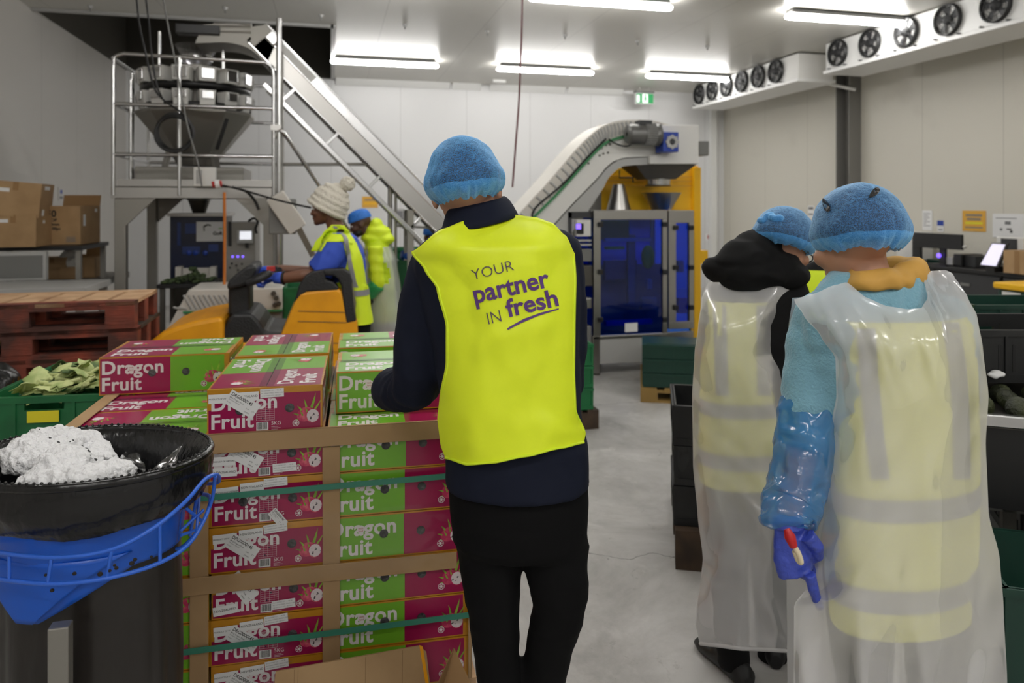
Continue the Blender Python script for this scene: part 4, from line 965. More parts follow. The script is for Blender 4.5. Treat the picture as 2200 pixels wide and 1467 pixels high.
# hood lying round the neck: pale outside, mustard lining rolled over
def hoodring(tab, m, name, seed, amp=.010, n=72):
    R = []; n = 144
    for (y, xl, xr, dd, th, tilt) in tab:
        r = pr(y, xl, xr, dd, th, 2.1, n); c = at((xl + xr) / 2, y, dd)
        R.append([p + UP * (tilt * (p - c).dot(RT)) + (p - c).normalized() * amp * (.3 * math.sin(9 * math.atan2((p - c).dot(FW), (p - c).dot(RT)) + 5 * ns((p.x * 9, p.y * 9, p.z * 9), 1, seed)) + ns((p.x * 14, p.y * 14, p.z * 22), 1, seed) + .9 * ridg((p.x * 11, p.y * 11, p.z * 30), 1, seed + 2) - .5) + UP * amp * 1.1 * ns((p.x * 20, p.y * 20, p.z * 8), 1, seed + 4) for p in r])
    b = MB(); b.loft(R, m, cap=False); return b.build(name, wn, solid=.006, sub=1)
hoodring([(690, 1795, 2005, 1.668, .112, .04), (655, 1790, 2012, 1.668, .122, .06), (628, 1792, 2006, 1.672, .122, .10), (606, 1802, 1996, 1.678, .112, .10), (596, 1812, 1984, 1.682, .100, .12)], 'fleece_blue', 'hood', 3)
hoodring([(612, 1806, 1992, 1.676, .116, .02), (598, 1806, 1996, 1.676, .120, .06), (584, 1812, 1990, 1.68, .116, .10), (572, 1818, 1975, 1.684, .105, .14), (566, 1822, 1955, 1.688, .090, .14), (576, 1828, 1940, 1.69, .076, .10), (592, 1832, 1936, 1.69, .070, .1)], 'hood_mustard', 'hood_lining', 9, .013)
# trousers
b = MB(); b.loft(rings([(1130, 1778, 2088, 1.67, .118), (1210, 1775, 2088, 1.67, .125), (1290, 1790, 2075, 1.67, .115)], frange(1130, 1290, 5)), 'grey_trousers')
for A in (LL, RL): p, r = P_(A); b.tube(p, r, 'grey_trousers', 16)
tr = b.blob('trousers', wn, .008, 4, lambda co, n: .004 * ridg((co.x, co.y, co.z * 2), 7, 2))
for A in (LL, RL): shoe(wn, at(*A[-1][:3]), FW)
# vest under the apron, with grey bands
VR = [(600, 1800, 2000, 1.676, .105), (640, 1736, 2050, 1.673, .123), (700, 1768, 2092, 1.668, .134), (800, 1780, 2102, 1.667, .140), (950, 1776, 2106, 1.667, .142), (1050, 1786, 2106, 1.667, .142), (1150, 1782, 2104, 1.667, .145), (1240, 1780, 2100, 1.667, .150), (1310, 1782, 2096, 1.667, .152)]
b = MB(); b.loft(rings(VR, frange(676, 1305, 30)), 'vest_warm', cap=False); vs2 = b.build('vest', wn)
def band(y0, y1): b = MB(); b.loft(rings([(q[0], q[1] - 2, q[2] + 2, q[3], q[4] + .003) for q in VR], frange(y0, y1, 4)), 'reflective', cap=False); b.build('reflective_band', vs2)
band(1028, 1072); band(1206, 1250)
vb = bvh(vs2)
def vband(pts, wpx, tr_, root, y_=None):
    b = MB(); L_, R_ = [], []
    n = 24
    for i in range(n + 1):
        t = i / n * (len(pts) - 1); k = min(int(t), len(pts) - 2); f = t - k; x, y = lerp(pts[k][0], pts[k + 1][0], f), lerp(pts[k][1], pts[k + 1][1], f)
        for s_, A in ((-1, L_), (1, R_)):
            h = hit([tr_], x + s_ * wpx / 2, y); A.append(at(x + s_ * wpx / 2, y, (h or 1.56) - .003))
    b.add(L_ + R_, [(i, i + 1, n + 2 + i, n + 1 + i) for i in range(n)], 'reflective', True); b.build('reflective_band', root)
vband([(1860, 690), (1868, 820), (1880, 940), (1892, 1030)], 40, vb, vs2); vband([(2040, 680), (2058, 780), (2066, 900), (2068, 1030)], 36, vb, vs2)
# apron
ub = [vb, bvh(fl), bvh(tr)]
xl = [(500, 1706), (645, 1706), (680, 1728), (720, 1762), (770, 1795), (850, 1797), (900, 1788), (1000, 1778), (1100, 1768), (1150, 1758), (1200, 1750), (1255, 1738), (1300, 1706), (1467, 1705), (1850, 1708)]
xr = [(500, 2050), (600, 2056), (640, 2080), (680, 2100), (750, 2112), (850, 2124), (950, 2118), (1100, 2124), (1200, 2148), (1300, 2156), (1467, 2164), (1850, 2168)]
yt = [(0, 643), (.1, 632), (.25, 612), (.32, 606), (.42, 640), (.52, 658), (.62, 664), (.70, 662), (.76, 645), (.80, 600), (.84, 582), (.93, 580), (.97, 586), (1, 604)]
yb = [(0, 1790), (1, 1800)]
def adep(u, y):
    a = abs(2 * u - 1); s_ = min(1, max(0, (y - 600) / 140)) ** .6
    return 1.655 - (.160 + .025 * max(0, (y - 1100) / 500)) * s_ * (1 - .62 * a ** 2.6) - .012 * (1 - s_)
def afold(u, v, x, y):
    low = max(0, (y - 1000) / 500); q = -.045 * (.3 + low) * ridg((x * .007 + .15 * ns((y * .004, 0, 0), 1), y * .0016, 3), 1, 5) - .016 * ns((x * .014, y * .005, 8), 1)
    for (X, Y, A_, s_) in ((1880, 740, .014, 60), (1800, 720, .010, 40), (1990, 700, .010, 50)):          # pulls from the shoulders
        q -= A_ * max(0, math.cos((x - X) * .06 - (y - Y) * .02)) ** 6 * max(0, 1 - abs(y - Y) / 140)
    return q - .010 * ridg((x * .011 + y * .006, y * .005, 1), 1, 2)
ap = drape('apron', wn, ub, 'apron_film', xl, xr, yt, yb, adep, 90, 120, .004, afold, .0)
fx = [(500, 1700), (645, 1702), (700, 1694), (800, 1690), (900, 1700), (1100, 1690), (1250, 1690), (1850, 1695)]
G = MB(); G.grid(lambda s, t: (lambda y: at(lerp(interp(fx, y)[0], interp(xr, y)[0] - 2, s), y, 1.685 + .165 * min(1, max(0, (y - 600) / 120)) ** .6 * (1 - .7 * abs(2 * s - 1) ** 2.6) + .02 * ns((s * 9, y * .003, 2), 1)))(lerp(lerp(640, 610, s), 1790, t)), 60, 60, 'apron_film'); G.build('apron_front', ap)
# plastic oversleeve, glove, tool
b = MB(); pts = curve([at(1742, 868, 1.645), at(1738, 890, 1.64), at(1732, 960, 1.622), at(1714, 1040, 1.595), at(1700, 1085, 1.575), at(1692, 1112, 1.555), at(1695, 1135, 1.545)], 10)
n = len(pts) - 1; rr = [interp([(0, .060), (.08, .0615), (.30, .066), (.62, .060), (.80, .056), (.92, .044), (1, .037)], i / n)[0] * (1 + (.12 if .86 < i / n < .92 else 0)) for i in range(n + 1)]
R = []; prev = None
b.tube(pts, rr, 'sleeve_film', 64, cap=False); me = b.mesh('plastic_sleeve')
warp(me, lambda co, nn: .007 * ridg((co.x * 1.2 + co.z, co.y, co.z * 1.3), 12, 21) + .004 * ridg(co, 30, 5) - .004)
o = bpy.data.objects.new('plastic_sleeve', me); C.objects.link(o); adopt(o, wn); o['label'] = 'shiny blue plastic oversleeve'
b = MB(); w = at(1692, 1130, 1.54)
b.tube([w + UP * .016, w], [.030, .034], 'glove_violet', 16)
hand(b, w + RT * .003, UP * -1 + RT * .10 + FW * .02, RT * .75 + FW * .65, 'glove_violet', 1.16, .6, 1, curls=(.10, .95, 1.05, 1.1), tuck=True)
b.blob('glove', wn, .003, 2, lambda co, n: .0012 * ns(co, 60, 2))
tl = thing('knife', 'small red and cream handled hand tool held in the violet glove', 'tool', at(1700, 1180, 1.48))
b = MB(); b.tube([at(1690, 1136, 1.488), at(1697, 1153, 1.482), at(1705, 1174, 1.482)], [.006, .0115, .008], 'tool_red', 12); b.build('handle', tl)['label'] = 'red handle'
b = MB(); b.tube(curve([at(1708, 1176, 1.482), at(1716, 1190, 1.478), at(1721, 1208, 1.478), at(1714, 1202, 1.485), at(1707, 1184, 1.485)], 5), .0055, 'tool_cream', 10); b.build('guard', tl)['label'] = 'cream curved guard'

# ---------------------------------------------------------------- the person in the black hood and apron beside her
d0 = 2.5; base = at(1610, 1457, d0)
wk = thing('person', 'person with glasses and black hood in a milky plastic apron, by the black crates', 'person', (base.x, base.y, 0))
sk = 'skin_tan'
T_ = [(560, 1600, 1700, 2.50, .06), (590, 1560, 1715, 2.50, .09), (620, 1525, 1728, 2.50, .12), (680, 1510, 1730, 2.50, .135), (800, 1505, 1725, 2.50, .14), (950, 1505, 1720, 2.50, .14), (1050, 1510, 1715, 2.50, .14)]
RA = [(1698, 622, 2.47, .060), (1702, 690, 2.455, .062), (1712, 770, 2.455, .058), (1740, 830, 2.56, .050), (1770, 850, 2.66, .044)]
LA = [(1562, 630, 2.52, .055), (1556, 700, 2.56, .055), (1556, 780, 2.60, .052), (1570, 830, 2.68, .05), (1590, 840, 2.78, .042)]
b = MB()
fwk = RT * .62 + FW * .62 + UP * -.55
M = head(b, at(1692, 522, 2.50), fwk, UP + RT * .35 + FW * .25, sk, .94, False)
b.tube([at(1686, 530, 2.49), at(1668, 570, 2.48), at(1650, 610, 2.49)], [.056, .056, .066], sk, 14)
b.loft(rings([(q[0], q[1] + 16, q[2] - 16, q[3], q[4] - .03) for q in T_], frange(580, 1050, 10)), sk)
for A in (LA, RA):
    p, r = P_(A); b.tube(p, [q * .7 for q in r], sk, 12); e = (p[-1] - p[-2]).normalized(); hand(b, p[-1], e + UP * -.3, UP * -1, sk, .92, .6, 1 if A is RA else -1)
LL = [(1560, 1020, 2.50, .085), (1562, 1130, 2.50, .072), (1566, 1250, 2.49, .060), (1572, 1360, 2.50, .056), (1578, 1432, 2.50, .052)]
RL = [(1650, 1020, 2.52, .085), (1652, 1130, 2.53, .072), (1655, 1250, 2.55, .060), (1658, 1350, 2.60, .054), (1660, 1418, 2.62, .050)]
for A in (LL, RL): p, r = P_(A); b.tube(p, [q * .75 for q in r], sk, 12)
b.blob('body', wk, .007, 3); eyes(M, wk)
net_head(wk, at(1686, 506, 2.49), fwk + UP * .25, UP + RT * .36 + FW * .3, (.098, .116, .100), 'hair_net_pale', 15, hair='hair_black', hem=.018, hs=.95, lump=.8, drop=.04)
b = MB(); nb = bvh([o for o in wk.children if o.name.startswith('hair_net')][-1])     # gathered knot of the net
for i in range(9):
    t = i / 8; X, Y = lerp(1636, 1676, t), 474 - 9 * math.sin(t * 3) + 3 * math.sin(t * 11); h = hit([nb], X, Y) or 2.4; b.ell(at(X, Y, h - .002), (.016, .012, .012), 'net_hem', None, 10, 8)
b.blob('net_knot', wk, .004, 2, lambda co, n: .003 * ns(co, 80, 3))
b = MB()                                                             # glasses
for x in (-1, 1):
    b.tube([M @ V((x * .034 + .026 * math.cos(a), .100, -.004 + .019 * math.sin(a))) for a in (2 * math.pi * i / 16 for i in range(16))], .0025, 'black_plastic', 6, closed=True)
    b.tube([M @ V((x * .06, .100, .002)), M @ V((x * .078, .06, .004)), M @ V((x * .080, -.005, 0))], .0025, 'black_plastic', 6)
b.tube([M @ V((-.009, .102, 0)), M @ V((.009, .102, 0))], .002, 'black_plastic', 6); b.build('glasses', wk)
b = MB(); b.loft(rings(T_, frange(580, 1050, 18)), 'black_cloth')
for A in (LA, RA): p, r = P_(A); b.tube(p[:-1], r[:-1], 'black_cloth', 16); b.ell(p[0], (r[0],) * 3, 'black_cloth')
jk = b.blob('jacket', wk, .008, 5, lambda co, n: .006 * ridg((co.x, co.y, co.z * 1.6), 8, 2))
b = MB()                                                             # big soft hood on the back of the neck
for (x, y, d, r) in ((1625, 585, 2.44, (.13, .09, .052)), (1600, 560, 2.45, (.10, .09, .07)), (1580, 585, 2.46, (.085, .08, .052)), (1690, 590, 2.46, (.075, .08, .05)), (1622, 545, 2.47, (.075, .085, .075)), (1640, 528, 2.49, (.055, .08, .06)), (1665, 572, 2.46, (.085, .08, .06)), (1600, 604, 2.43, (.08, .07, .03)), (1628, 513, 2.50, (.03, .05, .03)), (1540, 578, 2.47, (.04, .06, .04))):
    b.ell(at(x, y, d), r, 'black_cloth', None)
b.blob('hood', wk, .006, 14, lambda co, n: .008 * ridg((co.x + co.z * .8, co.y, co.z * 1.6 - co.x * .4), 10, 31))
b = MB(); b.loft(rings([(985, 1508, 1716, 2.5, .125), (1050, 1508, 1716, 2.5, .13), (1085, 1515, 1708, 2.5, .12)], frange(985, 1085, 4)), 'black_cloth')
for A in (LL, RL): p, r = P_(A); b.tube(p, r, 'black_cloth', 16)
tr = b.blob('trousers', wk, .009, 4, lambda co, n: .005 * ridg((co.x, co.y, co.z * 2), 7, 2))
for A, f in ((LL, FW * .9 + RT * -.3), (RL, FW + RT * .2)): shoe(wk, at(*A[-1][:3]), f, L=.29)
VR = [(600, 1545, 1720, 2.495, .11), (640, 1520, 1694, 2.495, .134), (700, 1512, 1684, 2.495, .142), (800, 1504, 1700, 2.495, .150), (950, 1500, 1724, 2.495, .152), (1030, 1502, 1722, 2.495, .154)]
b = MB(); b.loft(rings(VR, frange(640, 1022, 24)), 'vest_warm', cap=False); vs3 = b.build('vest', wk)
def band3(y0, y1): b = MB(); b.loft(rings([(q[0], q[1] - 2, q[2] + 2, q[3], q[4] + .003) for q in VR], frange(y0, y1, 3)), 'reflective', cap=False); b.build('reflective_band', vs3)
band3(846, 874); band3(950, 980)
vb3 = bvh(vs3); vband([(1640, 640), (1640, 740), (1642, 850)], 28, vb3, vs3); vband([(1545, 640), (1548, 740), (1552, 850)], 28, vb3, vs3)
xl = [(500, 1524), (600, 1522), (640, 1508), (700, 1500), (760, 1492), (850, 1487), (1000, 1489), (1100, 1498), (1200, 1510), (1250, 1505), (1300, 1496), (1340, 1494), (1370, 1500), (1400, 1512)]
xr = [(500, 1728), (606, 1728), (630, 1712), (660, 1690), (700, 1666), (760, 1664), (800, 1684), (850, 1705), (950, 1722), (1100, 1726), (1400, 1724)]
yt = [(0, 606), (.2, 606), (.4, 606), (.7, 604), (.9, 602), (1, 608)]
yb = [(0, 1383), (.1, 1386), (.4, 1394), (1, 1400)]
def adep3(u, y):
    a = abs(2 * u - 1); s_ = min(1, max(0, (y - 590) / 100)) ** .6
    return 2.48 - (.165 + .03 * max(0, (y - 950) / 400)) * s_ * (1 - .62 * a ** 2.6)
def afold3(u, v, x, y):
    low = max(0, (y - 900) / 400)
    return -.045 * (.3 + low) * ridg((x * .010 + y * .003, y * .003, 3), 1, 8) - .014 * ns((x * .02, y * .01, 8), 1) - .014 * ridg((x * .016 - y * .008, y * .008, 1), 1, 2)
ap = drape('apron', wk, [vb3, bvh(tr)], 'apron_film', xl, xr, yt, yb, adep3, 70, 110, .005, afold3, 0)
G = MB(); G.grid(lambda s, t: (lambda y: at(lerp(interp(xl, y)[0] + 2, 1726, s), y, 2.52 + .165 * min(1, max(0, (y - 590) / 100)) ** .6 * (1 - .7 * abs(2 * s - 1) ** 2.6) + .03 * ns((s * 9, y * .006, 2), 1)))(lerp(612, 1380, t)), 50, 60, 'apron_film'); G.build('apron_front', ap)
b = MB(); q = []
b2 = bvh(ap)
for i in range(61):                                                  # thick folded hem
    u = i / 60; y = interp(yb, u)[0] - 1; x = lerp(interp(xl, y)[0], interp(xr, y)[0], u); h = hit([b2], x, y - 4); q.append(at(x, y, (h or 2.33) - .002))
b.tube(q, .006, 'apron_film', 6); b.build('apron_hem', ap)
# ================================================================ coolers, signs, cables overhead
def yof(px, d): return at(px, HOR, d).y
def sil(m, pts, y0, dep, mt):
    "an outline standing in the plane y = y0, with real thickness dep behind it"
    P = [onY(x, y, y0) for x, y in pts]; n = len(P); Q = [p + V((0, dep, 0)) for p in P]
    return m.add(P + Q, [tuple(range(n)), tuple(range(n, 2 * n))[::-1]] + [(i, n + i, n + (i + 1) % n, (i + 1) % n) for i in range(n)], mt)
def cooler(ya, yb, nf, fr, label):
    "blower unit under the ceiling: ya far end, yb near end; fans in the face towards the room"
    X = 6.43; z0, z1 = 3.375, CEIL - .02; t = thing('wall_cooler', label, 'cooler', (X, (ya + yb) / 2, z0), 0, 'fan coolers along the side wall')
    b = MB(); b.bx(X, X + .55, yb, ya, z0 + .05, z1, 'white_paint'); b.bx(X - .03, X + .60, yb - .02, ya + .02, z0, z0 + .05, 'white_paint'); b.bx(X - .012, X + .56, yb - .012, yb + .30, z0 + .04, z1, 'white_plastic')
    b.build('housing', t, bevel=.01)
    for k in range(nf):
        y = ya - fr - k * (ya - yb - fr * 2 - .30) / (nf - 1) - .0; zc = (z0 + z1) / 2 + .035; Mf = frame((X, y, zc), (0, -1, 0), (0, 0, 1))
        r = .172
        f = MB(); f.lathe([(r, -.02), (r, .045), (r * .93, .055), (r * .9, .04), (r * .88, -.02)], 'black_plastic', 28, Mf); f.disc(0, 0, r * .9, -.004, 'dark_grey', Mf, 28)
        fo = f.build('fan', t)
        g = MB()
        for q in (.25, .45, .65, .85): g.tube([(r * q * math.cos(a), r * q * math.sin(a), .052) for a in (2 * math.pi * i / 24 for i in range(24))], .0028, 'black_plastic', 5, closed=True, M=Mf)
        for i in range(4): a = math.pi * i / 4 + .3; g.tube([(r * .95 * math.cos(a), r * .95 * math.sin(a), .050), (-r * .95 * math.cos(a), -r * .95 * math.sin(a), .050)], .003, 'black_plastic', 5, M=Mf)
        g.build('guard', fo)
        g = MB(); g.lathe([(.001, .045), (.05, .045), (.055, 0)], 'dark_grey', 16, Mf)
        for i in range(5):
            a0 = 2 * math.pi * i / 5; g.poly([(.05 * math.cos(a0), .05 * math.sin(a0), .012), (r * .86 * math.cos(a0 + .1), r * .86 * math.sin(a0 + .1), .006), (r * .86 * math.cos(a0 + .75), r * .86 * math.sin(a0 + .75), .03), (.05 * math.cos(a0 + .6), .05 * math.sin(a0 + .6), .03)], 'dark_grey', Mf)
        g.build('impeller', fo)
        for s_ in (-1, 1):
            q = MB(); q.box((X - .03, y + s_ * .15, z0 + .055 + .0), (.05, .016, .016), 'dark_grey'); q.build('clip', fo)
cooler(12.05, 9.0, 6, .22, 'long white six fan wall cooler, the farther of the two by the corner')
cooler(8.42, 4.7, 6, .26, 'long white six fan wall cooler, the nearer of the two under the ceiling')
m = MB(); a = onX(1752, 172, 6.9); b_ = onX(1838, 193, XR - .21); m.tube([a, a.lerp(b_, .2) + UP * -.01, b_], .022, 'white_plastic', 10); tag(m.build('drain_pipe'), 'white drain pipe from the far wall cooler to the steel column', 'pipe')
# exit sign on its bracket
y0 = YB - .45
p, q = onY(1366, 199, y0), onY(1405, 224, y0)
t = thing('exit_sign', 'green and white running man exit sign hanging under the ceiling', 'sign', ((p.x + q.x) / 2, y0, q.z))
b = MB(); b.bx(p.x, q.x, y0, y0 + .07, q.z, p.z, 'label_white'); b.bx(p.x - .01, q.x + .01, y0 - .01, y0 + .08, p.z, p.z + .04, 'mid_grey'); b.build('box', t, bevel=.006)
Ms = frame((p.x, y0 - .004, q.z), (1, 0, 0), (0, 0, 1)); W_, H_ = q.x - p.x, p.z - q.z
b = MB(); b.rect(.012, W_ - .012, .012, H_ - .012, 0, 'exit_green', Ms); b.rect(W_ * .36, W_ * .66, .02, H_ - .02, .001, 'exit_white', Ms); b.rect(.02, W_ * .20, .03, H_ * .8, .001, 'exit_white', Ms)
b.disc(W_ * .52, H_ * .76, H_ * .09, .002, 'exit_green', Ms); b.poly([(W_ * u, H_ * v, .002) for u, v in ((.46, .66), (.56, .66), (.57, .45), (.61, .2), (.57, .2), (.53, .38), (.48, .3), (.42, .3), (.42, .35), (.46, .4))], 'exit_green', Ms)
b.build('legend', t)
b = MB()
for u in (.25, .75): b.tube([(p.x + W_ * u, y0 + .03, p.z + .04), (p.x + W_ * u, y0 + .03, CEIL)], .008, 'steel', 8)
b.build('hanger', t)
m = MB(); pa, pb = onY(1058, 160, YB - .55), onY(1086, 172, YB - .55); m.bx(pa.x, pb.x, YB - .6, YB - .5, CEIL - .05, CEIL, 'white_paint'); tag(m.build('smoke_detector', None, .01), 'small white box on the ceiling near the back wall', 'detector')
# red hanging air line
m = MB(); c0 = at(1124, -30, 6.4); c0.z = CEIL; m.tube(curve([c0, at(1121, 60, 6.4), at(1119, 120, 6.4), at(1115, 215, 6.4), at(1108, 310, 6.4), at(1101, 402, 6.4)], 6), .0085, 'hose_maroon', 8); tag(m.build('air_hose'), 'thin dark red hose hanging from the ceiling behind the man', 'hose')
# ceiling bolts
for k, (x, y) in enumerate(((194, 12), (484, 16), (690, 32), (870, 52), (1047, 66), (1214, 74), (1370, 87), (1520, 98))):
    q = onz(x, y, CEIL); m = MB(); m.cyl(q, q - UP * .03, .03, 'light_grey', 12, .02); m.cyl(q - UP * .03, q - UP * .06, .008, 'mid_grey', 8)
    tag(m.build('ceiling_fixing'), 'small round panel fixing on the ceiling', 'fixing', 'small panel fixings across the ceiling')

# ================================================================ papers on the walls
def paper(side, x0, y0, x1, y1, mt, label, cat='notice', lines=None, ink='ink_grey', fr=None):
    f = (lambda x, y: onX(x, y, XR - .004)) if side == 'r' else (lambda x, y: onY(x, y, YB - .004)) if side == 'b' else (lambda x, y: onX(x, y, XL + .004))
    a, b_ = f(x0, y1), f(x1, y0); A2 = f(x1, y1); z0 = (a.z + A2.z) / 2; z1 = z0 + (f(x0, y0) - a).length
    X = (V((A2.x, A2.y, 0)) - V((a.x, a.y, 0))); w = X.length; M = frame((a.x, a.y, z0), X, (0, 0, 1)); h = z1 - z0
    m = MB(); m.bx(0, w, 0, h, -.002, .003, mt, M)
    for (u, v, uw, vh, mt2) in (lines or ()): m.rect(u * w, (u + uw) * w, v * h, (v + vh) * h, .0036, mt2 or ink, M)
    return tag(m.build('wall_notice'), label, cat)
TXT = [(.12, .82 - .1 * i, (.7, .5, .62, .4, .66, .3)[i % 6], .03, None) for i in range(7)]
paper('r', 1982, 452, 2003, 495, 'label_white', 'narrow white notice sheet on the wall above the dark monitor', lines=TXT)
paper('r', 2014, 474, 2028, 498, 'label_white', 'small blue and white notice on the wall near the yellow one', lines=[(0, .55, 1, .45, 'gear_blue'), (.2, .15, .6, .1, None)])
paper('r', 2068, 453, 2118, 497, 'sign_yellow', 'mustard yellow notice on the wall above the desk', lines=[(.15, .72, .7, .10, 'ink_grey'), (.2, .54, .6, .10, 'ink_grey'), (.12, .34, .76, .12, 'label_yellow'), (.12, .16, .76, .06, 'ink_grey')])
paper('r', 2133, 461, 2225, 512, 'label_white', 'white planning board with small drawings on the wall over the printer', 'whiteboard', lines=[(.08, .8, .5, .03, None), (.18, .3, .06, .1, None), (.34, .34, .12, .06, 'ink_black'), (.42, .22, .06, .1, 'ink_black'), (.3, .55, .14, .14, None)])
paper('r', 1736, 442, 1749, 470, 'label_white', 'small faint notice on the wall behind the hair nets', lines=[(.1, .7, .8, .2, 'mid_grey'), (.1, .3, .8, .1, None)])
paper('b', 778, 422, 812, 446, 'sign_yellow', 'yellow sign on the far wall above the worker in green', lines=[(.15, .65, .7, .1, 'ink_grey'), (.12, .3, .76, .15, 'frame_yellow')])
paper('b', 848, 448, 868, 482, 'light_grey', 'framed grey notice on the far wall beside the conveyor', lines=[(.12, .2, .76, .65, 'ink_grey')])
paper('b', 876, 452, 892, 476, 'label_white', 'white dispenser on the far wall by the inclined conveyor', 'dispenser')
paper('l', 125, 402, 137, 430, 'wall_panel_dull', 'small blue marked notice on the wall above the open carton', lines=[(.3, .5, .4, .3, 'gear_blue'), (.2, .1, .6, .2, 'ink_grey')])
paper('b', 1516, 502, 1530, 516, 'label_white', 'small red and white alarm panel by the corner', 'alarm', lines=[(.25, .2, .6, .6, 'ink_red')])

# ================================================================ cartons and steel tables along the side wall
def plain_carton(M, w, d, h, label, open_=False, txt=None, group='brown cartons on the steel shelves', stick=()):
    m = MB(); t = .006
    if open_:
        m.bx(0, w, 0, d, 0, t, 'card', M); m.bx(0, w, 0, t, 0, h, 'card', M); m.bx(0, w, d - t, d, 0, h, 'card', M); m.bx(0, t, t, d - t, 0, h, 'card', M); m.bx(w - t, w, t, d - t, 0, h, 'card', M)
        m.hexa([(t, t, h - t), (w - t, t, h - t), (w - t, t + .01, h - t), (t, t + .01, h - t), (0, -.10, h + .06), (w, -.10, h + .06), (w, -.10, h + .066), (0, -.10, h + .066)], 'card_inner', M) if open_ == 2 else None
        m.hexa([(0, d - t, h), (w, d - t, h), (w, d, h), (0, d, h), (0, d + .02, h + .10), (w, d + .02, h + .10), (w, d + .026, h + .10), (0, d + .026, h + .10)], 'card_inner', M)
    else: m.bx(0, w, 0, d, 0, h, 'card', M); m.bx(0, w, d / 2 - .025, d / 2 + .025, h, h + .0008, 'card_inner', M); m.rect(w / 2 - .02, w / 2 + .02, h * .75, h, .0008, 'card_inner', M @ frame((0, 0, 0), (1, 0, 0), (0, 0, 1)))
    o = m.build('cardboard_carton', None, bevel=.004); tag(o, label, 'carton', group)
    F = M @ frame((0, -.001, 0), (1, 0, 0), (0, 0, 1)); S = M @ frame((w + .001, 0, 0), (0, 1, 0), (0, 0, 1))
    if txt:
        q = MB()
        for (s, sz, x, y) in txt: q.text(s, sz, x * w, y * h, .0005, 'ink_black', F, bold=.03)
        for i in range(8): q.rect(w * (.66 + .03 * i), w * (.675 + .03 * i), h * .06, h * .20, .0005, 'ink_grey', F)
        q.build('print', o)
    for (f, x, y, a, b_, mt) in stick: q = MB(); q.rect(x, x + a, y, y + b_, .0008, mt, F if f == 'f' else S); q.build('label_sticker', o)
    return o
def onsh(px, py, d): return at(px, py, d)
def table(name, c0, w, d, h, rz, label, top='steel_dull', under=True, cat='table', thick=.035, legs='steel_dull', lip=0):
    t = thing(name, label, cat, (c0.x, c0.y, 0)); M = TR(c0.x, c0.y, 0, rz)
    b = MB(); b.bx(0, w, 0, d, h - thick, h, top, M)
    if lip: b.bx(0, w, d - .01, d, h, h + lip, top, M)
    b.build('table_top', t, bevel=.004)
    for x in (.02, w - .06):
        for y in (.02, d - .06): b = MB(); b.bx(x, x + .04, y, y + .04, 0, h - thick, legs, M); b.build('leg', t)
    if under: b = MB(); b.bx(.02, w - .02, .02, d - .02, h * .35, h * .35 + .03, legs, M); b.build('lower_shelf', t)
    return t
# bench with the big cartons (its top at the black edge) 
dB = 6.0; pB = at(-40, 530, dB); zB = pB.z
shelf = table('steel_bench', V((at(-60, 530, dB).x, at(-60, 530, dB).y - .1, 0)), .85, .75, zB, 0, 'steel bench against the side wall carrying big brown cartons', 'black_plastic')
p = at(-22, 527, 5.85); plain_carton(TR(p.x, p.y, zB + .002, .0), .33, .42, .262, 'big closed brown carton at the bottom of the pair on the steel bench', stick=(('f', .03, .20, .10, .028, 'label_white'), ('s', .14, .19, .05, .025, 'label_white')))
p2 = at(-26, 450, 5.83); plain_carton(TR(p2.x - .01, p2.y, zB + .266, .10) @ Matrix.Rotation(rad(5), 4, 'Y'), .36, .40, .285, 'tilted brown carton with lifted flap on top of the pair on the steel bench', stick=(('s', .10, .235, .16, .03, 'label_white'), ('s', .08, .02, .07, .05, 'label_white'), ('f', .06, .2, .08, .03, 'label_white')))
q = at(86, 528, 6.25); plain_carton(TR(q.x, q.y, zB + .002, -.10), .32, .42, .335, 'open brown carton printed 50 standing next to the pair on the bench', True, [('50', .080, .16, .72), ('TOP', .036, .20, .60), ('48mm', .036, .20, .49), ('400pc', .036, .24, .38)], stick=(('s', .06, .16, .05, .10, 'label_white'), ('s', .30, .28, .05, .03, 'label_white')))
# second shelf lower down with small open cartons
m = MB(); a0 = at(70, 602, 6.6); zS = a0.z
ts = thing('steel_shelf', 'grey steel lower shelf along the side wall with small open cartons', 'shelf', (a0.x, a0.y, 0))
b = MB(); b.bx(a0.x - .13, a0.x + .62, a0.y - .12, a0.y + .75, zS - .06, zS, 'galv_grey'); b.build('shelf_board', ts, bevel=.004)
for x in (-.11, .57):
    for y in (-.1, .7): b = MB(); b.bx(a0.x + x, a0.x + x + .04, a0.y + y, a0.y + y + .04, 0, zS - .06 if (x > 0) else zS - .06, 'galv_grey'); b.build('leg', ts)
for k, (px, d, w, h, op, lb) in enumerate(((80, 6.62, .24, .20, False, 'small brown carton at the wall end of the lower shelf'), (127, 6.64, .17, .115, True, 'small open brown carton with crumpled plastic in the middle of the lower shelf'), (162, 6.80, .17, .19, True, 'small open brown carton nearest the weigher on the lower shelf'))):
    p = at(px, 600, d); plain_carton(TR(p.x, p.y, zS + .002, rad((-4, 3, -6)[k])), w, .22, h, lb, op, group='small cartons on the lower shelf')
b = MB(); p = at(150, 575, 6.75); b.ell((p.x, p.y, zS + .16), (.08, .07, .10), 'white_plastic'); o = b.blob('plastic_bag', None, .008, 1, lambda co, n: .02 * ridg(co, 16, 3)); tag(o, 'crumpled white plastic bag among the small cartons', 'bag')
